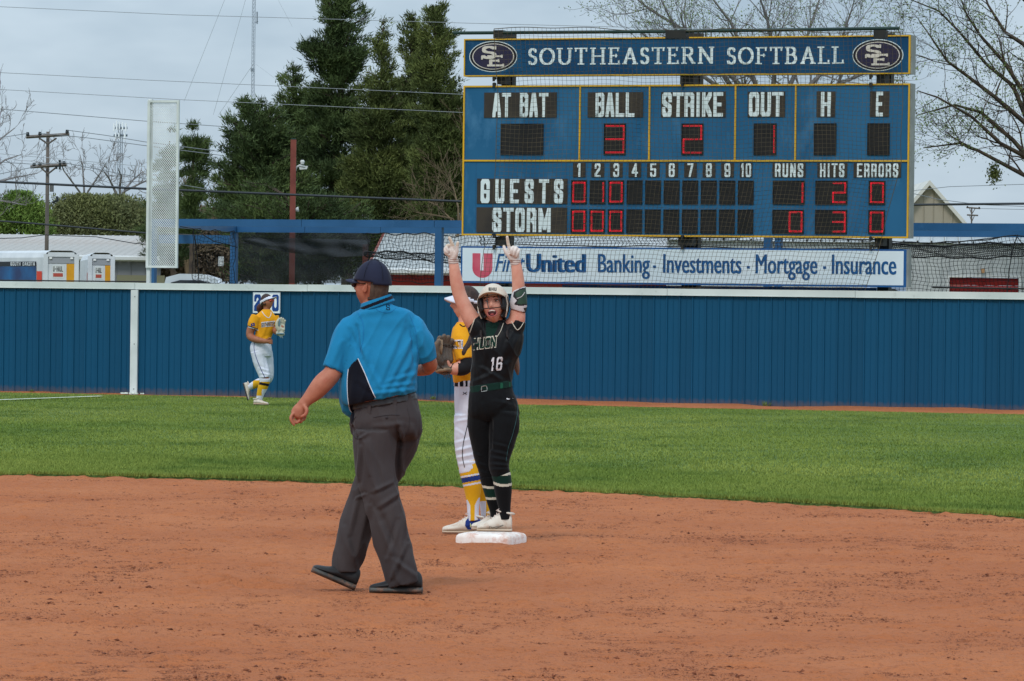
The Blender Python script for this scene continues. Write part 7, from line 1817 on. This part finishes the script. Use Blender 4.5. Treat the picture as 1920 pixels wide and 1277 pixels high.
ftr = fuse('trousers', [loft(f, fp, add=.002), loft(f, clipr(fl1, 885), add=.004), loft(f, clipr(fl2, 896), add=.004)], M_whc, fi, .0055, 4, folds([(856, 790, 880, 786, 3, .004), (855, 830, 880, 824, 3, .004), (855, 845, 884, 838, 3, .005), (857, 858, 888, 852, 3, .005), (860, 870, 890, 866, 3, .005), (854, 805, 870, 815, 3, .003), (862, 735, 858, 775, 4, .004)], 1, .0025, .07, 3))
bf2 = bvh_of([ftr]); piping('side_stripe', [(884, 760), (877, 795), (869, 830), (867, 855), (871, 876)], bf2, .0028, M_navy, ftr); 
piping('logo_print', [(868, 735), (871.5, 737.5), (875, 735)], bf2, .0022, M_navy, ftr); piping('logo_print', [(868, 740), (871.5, 737.5), (875, 740)], bf2, .0022, M_navy, ftr)
fb_ = fuse('belt', [loft(f, [(876.5, 713, .02, 25.3, 1.36, 0), (877, 725, .02, 26.2, 1.36, 0)])], [M_whc, M_navy], fi, .005, 1)
paint(fb_, [(1, lambda ce, nr, px, py: ((px > 852) & (px < 859)) | ((px > 862) & (px < 869)) | ((px > 873) & (px < 877)))])
def isgold(ce, nr, px, py):
    return (py < 935) | (np.abs(px - 887 + (py - 935) * 0) < 4.2 + np.clip(945 - py, 0, 10) * .8)
sk1 = sock('sock', fl1, 874, 976, [M_goldk, M_whc, M_roy], [(1, 936, 990), (1, 890, 893), (2, 893.5, 903), (1, 906.5, 910)], fi, slope=-.18, xr=882)
paint(sk1, [(0, lambda ce, nr, px, py: (py > 930) & (np.abs(px - 886) < 4 + np.clip(948 - py, 0, 20) * .5) & (nr[:, 1] < 0))])
sk2 = sock('sock', fl2, 890, 968, [M_goldk, M_whc, M_roy], [(1, 940, 990)], fi, slope=0, xr=905)
paint(sk2, [(0, lambda ce, nr, px, py: (py > 930) & (px > 911.5))])
g0, g1 = P(905, 999, -.05), P(829, 1000, -.05); g0[2] = g1[2] = .006
sh_ = shoe(g0, g1, fi, M_cleat, M_csole, .132, .047, lace=MATS['lace_pink'], sole_th=.02)
hp = (g0 + (g1 - g0) * .22); q = MB()
bs = bvh_of([sh_]); V2 = [(873, 977), (878, 971), (886, 975), (895, 970), (902, 976), (901, 990), (890, 993), (877, 993), (872, 986)]
print_mesh('heel_panel', V2 + [(887, 983)], [(i, (i + 1) % 9, 9) for i in range(9)], bs, M_roy, sh_, .005)
for a, b in (((882, 981), (882, 989)), ((894, 979), (893, 987)), ((882, 985), (894, 983))): piping('logo_print', [a, b], bs, .0022, mat('logo_lime', c(206, 214, 150), rough=.6), sh_, lift=.007)
g0, g1 = P(928, 990, .14), P(868, 992, .14); g0[2] = g1[2] = .006
shoe(g0, g1, fi, M_cleat, M_csole, .11, .044, lace=MATS['lace_pink'], sole_th=.02)

def mitt(name, label, T, mats, s=1.0, loc=None):
    """T maps local metres: fingers along +z, palm towards -y, thumb at -x"""
    t = thing(name, label, 'glove', loc, 'fielding gloves')
    pcs = []
    for i, (x0, x1, hgt, r) in enumerate(((-.045, -.060, .235, .022), (-.012, -.018, .255, .021), (.020, .022, .250, .021), (.050, .060, .225, .021))):
        pcs.append(capsule([T((x0, .0, .06)), T((x0 * 1.1, .02, .13)), T(((x0 + x1) / 2, .018, .19)), T((x1, -.012, hgt))], [r * 1.15, r * 1.05, r, r * .8], 12))
    pcs.append(capsule([T((-.05, -.01, .03)), T((-.095, -.02, .09)), T((-.105, -.035, .15)), T((-.095, -.05, .19))], [.028, .026, .023, .018], 12))
    pcs.append(ellipsoid(T, (0, .012, .055), (.072, .030, .080))); pcs.append(capsule([T((-.05, .01, -.02)), T((0, .015, -.03)), T((.05, .01, -.02))], [.03, .034, .03], 12))
    fuse('leather', pcs, mats[0], t, .005, 2)
    # web between thumb and first finger
    q = MB()
    for k in range(5):
        z = .10 + k * .026; q.tube([T((-.098 - .004 * (k % 2), -.030 - .004 * k, z)), T((-.075, -.030, z + .012)), T((-.052, .0, z + .006))], .008, 6)
    for k in range(3):
        x = -.094 + k * .018; q.tube([T((x, -.036, .09)), T((x + .002, -.042, .15)), T((x + .006, -.034, .215))], .007, 6)
    q.build('web', mats[1], t, True)
    q = MB()
    for k in range(4): q.tube([T((-.055 + k * .033, -.012, .18 - .004 * k)), T((-.038 + k * .033, -.016, .186)), T((-.022 + k * .033, -.010, .176))], .003, 4)
    q.tube([T((-.085, -.03, .02)), T((-.04, -.035, -.03)), T((.03, -.03, -.035)), T((.07, -.02, .03))], .005, 5)
    for k in range(4): q.tube([T((-.02 + k * .016, -.02, -.04)), T((-.026 + k * .018, -.03, -.075)), T((-.018 + k * .02, -.03, -.10 - .01 * (k % 2)))], .0028, 4)
    q.build('laces', mats[2], t)
    q = MB(); q.tube([T((.062 * math.cos(a), .012 - .045 * math.sin(a), -.035 + .008 * math.cos(a))) for a in np.linspace(0, 2 * math.pi, 17)], .014, 6, cap=False); q.build('wrist_strap', mats[1], t, True)
    return t
Tm = xf(P(834, 687, -.27), 30, -10, 6, .80)
mitt('fielding_glove', 'dark brown leather fielding glove held up by the infielder', Tm, [mat('glove_leather', c(74, 66, 60), c(100, 84, 68), 14, .55, .3, 60, dirt=(c(140, 112, 84), 9, .55, .7)), mat('glove_tan', c(150, 124, 96), c(112, 92, 74), 16, .6), mat('glove_lace', c(60, 50, 42), rough=.7)], loc=P(836, 700, -.27))

# =================================================================== the outfielder
f = Fig(71.3); P = f.P
of_ = thing('person', 'outfielder in gold jersey, white visor and orange sunglasses jogging before the wall', 'person', f.P(487, 761))
hc = P(500.5, 566, 0); TH = xf(hc, 62, -8, 0, .98)
ot = [(500, 580, 0, 7, 1, 0), (499, 588, 0, 14, .8, -2), (498, 595, 0, 19.5, .68, -4), (498, 606, 0, 19, .75, -3), (497, 618, 0, 17, .8, 0), (494, 630, 0, 15.5, .8, 4), (491, 640, 0, 15.5, .8, 8), (490, 645, 0, 16, .8, 10)]
op = [(491, 636, 0, 15.5, .85, 6), (489, 646, 0, 19, .9, 4), (489.5, 658, 0, 20, .95, 0), (491, 668, 0, 18, .95, 0)]
o1 = [(485, 660, -.04, 14.5, 1), (488, 680, -.06, 12.5, 1), (494, 697, -.08, 11, 1), (497, 709, -.10, 9.5, 1), (496, 718, -.09, 8.8, 1), (492, 728, -.07, 8.4, 1), (488, 740, -.06, 6.2, 1), (486, 750, -.05, 5, 1)]
o2 = [(497, 660, .06, 13.5, 1), (501, 680, .08, 11.5, 1), (503, 697, .10, 9.8, 1), (503, 708, .12, 8.8, 1), (497, 714, .20, 8.3, 1), (486, 718, .30, 8.2, 1), (474, 723, .36, 6.2, 1), (467, 726, .38, 5, 1)]
oa = [(481, 596, -.03, 9.5, 1), (474, 610, -.05, 8.6, 1), (469, 622, -.05, 7.4, 1), (469.5, 631, -.07, 7, 1), (478, 636, -.14, 6.6, 1), (490, 639, -.20, 5.4, .9), (499, 640, -.22, 4.6, .8)]
ob = [(514, 597, .02, 9, 1), (518, 610, .0, 7.5, 1), (517, 620, -.06, 6.5, 1), (520, 622, -.12, 5.5, 1), (524, 620, -.16, 5, 1)]
body = [head_piece(TH, True), ear_piece(TH, -1), loft(f, [(500, 575, 0, 6.3, 1), (500, 582, 0, 6.3, 1), (499, 589, 0, 10, .9)]), loft(f, ot, grow=.9), loft(f, oa), loft(f, ob), loft(f, op, grow=.8), loft(f, o1, grow=.78), loft(f, o2, grow=.78),
        capsule([P(499, 640, -.22), P(504, 640, -.23)], [.034, .036])]
for i in range(4): body.append(capsule([P(504, 636.5 + i * 2.4, -.24), P(508, 636.5 + i * 2.5, -.25), P(510.5, 638 + i * 2.3, -.24)], [.012, .011, .009]))
body.append(capsule([P(501, 637, -.24), P(505, 634, -.26), P(508, 634, -.26)], [.013, .012, .010]))
body.append(capsule([P(524, 620, -.16), P(528, 614, -.17)], [.036, .04]))
fuse('body', body, M_sk3, of_, .007, 2)
shell('hair', patch(TH, .081, .102, .127, lambda x, y, z: (y > -.02 and z > -.06) or z > .06, .01, cy=.006), M_hairb, of_)
fuse('ponytail', [capsule([P(492, 572, .10), P(487, 578, .13), P(486, 587, .12)], [.045, .055, .02])], mat('hair_red_brown', c(84, 46, 40), c(60, 34, 30), 30, .6), of_, .007, 1)
vi = shell('visor', patch(TH, .088, .109, .131, lambda x, y, z: .000 < z - .35 * (-y) < .055, .006, cy=.004), M_whc, of_)
shell('brim', brim(TH, .052, .078, .078, -.004, -.098, th=.006), M_whc, vi)
q = MB(); q.add(*ellipsoid(TH, (-.032, -.090, .010), (.034, .016, .020))); q.add(*ellipsoid(TH, (.032, -.090, .010), (.034, .016, .020))); q.build('sunglasses', mat('orange_lens', c(214, 84, 34), c(196, 50, 40), 20, .15, spec=.8), of_, True)
oj = fuse('jersey', [loft(f, ot, add=.006), loft(f, [(482, 594, -.03, 11.5, 1), (476, 606, -.05, 11, 1), (474, 616, -.05, 10, 1)]), loft(f, [(513, 595, .02, 10.5, 1), (517, 606, 0, 9.5, 1), (518, 613, -.03, 8.5, 1)])], [M_gold, M_navy, M_whc], of_, .007, 4, folds([(505, 600, 492, 630, 3, .006), (480, 612, 488, 635, 3, .006), (486, 640, 505, 632, 2.5, .006)], 1, .003, .1, 1))
paint(oj, [(1, lambda ce, nr, px, py: (px < 484) & (py > 611.5 + (px - 469) * .30) & (py < 620)), (2, lambda ce, nr, px, py: (px < 484) & (py > 613.3 + (px - 469) * .30) & (py < 615.6 + (px - 469) * .30)),
           ])
bo = bvh_of([oj]); piping('neck_trim', [(491, 584), (497, 592), (504, 596), (508, 590), (508, 585)], bo, .005, M_whc, oj); print_block('jersey_word', 'SOUTHEASTERN', 490, 516, 614, 604, bo, M_whc, oj, gap=.15, pen=.5, dy=-.1, lift=.004)
print_block('jersey_word_inner', 'SOUTHEASTERN', 490.3, 515.7, 612.6, 605.6, bo, M_navy, oj, gap=.45, pen=.22, dy=-.1, lift=.007)
q = [onto(bo, x, y, .006) for x, y in ((470, 607), (477, 605), (478, 611), (471, 612))]
if all(v is not None for v in q): m_ = MB(); m_.add(q, [(0, 3, 2, 1)]); m_.build('sleeve_patch', M_roy, oj)
otr = fuse('trousers', [loft(f, op, add=.004), loft(f, clipr(o1, 712), add=.005), loft(f, o2[:5], add=.005)], M_whc, of_, .007, 4, folds([(487, 690, 503, 695, 2, .007), (488, 699, 506, 703, 2, .007), (490, 706, 508, 709, 2, .006), (478, 665, 500, 662, 3, .004), (495, 660, 500, 700, 2.5, -.007)], 1, .003, .09, 2))
bo2 = bvh_of([otr]); piping('side_stripe', [(477, 641), (476.5, 655), (482, 675), (491, 696), (497, 708)], bo2, .005, M_roy, otr)
s1 = fuse('sock', [loft(f, [q for q in o1 if q[1] >= 709], add=.005)], [M_goldk, M_whc, M_navy], of_, .006, 1); paint(s1, [(1, lambda ce, nr, px, py: (py > 742) | ((px > 491) & (py > 730)) | (py < 716)), (2, lambda ce, nr, px, py: (py > 717 + (px - 490) * .2) & (py < 722 + (px - 490) * .2))])
s2 = fuse('sock', [loft(f, [q for q in o2 if q[0] < 500], add=.005)], [M_goldk, M_whc], of_, .006, 1); paint(s2, [(1, lambda ce, nr, px, py: (px < 474) | (py < 713))])
g0, g1 = P(476, 761, -.05), P(503, 761.5, -.12); g0[2] = g1[2] = .03
shoe(g0, g1, of_, M_cleat, M_csole, .10, .045, lace=M_cleat, sole_th=.02)
g0, g1 = P(455, 719, .38), P(464, 751, .36)
shoe(g0, g1, of_, M_cleat, mat('sole_dark', c(60, 58, 60), rough=.7), .10, .045, up=(1, 0, .35), lace=M_cleat, sole_th=.02)
Tm = xf(P(526, 623, -.22), 28, -14, 12, .84)
mitt('fielding_glove', 'pale cream fielding glove held out by the jogging outfielder', Tm, [mat('glove_pale', c(196, 190, 168), c(176, 170, 150), 14, .6, .2, 50), mat('glove_blue_grey', c(120, 146, 156), c(92, 118, 130), 14, .6), mat('glove_lace_pale', c(150, 160, 150), rough=.7)], loc=P(527, 634, -.22))
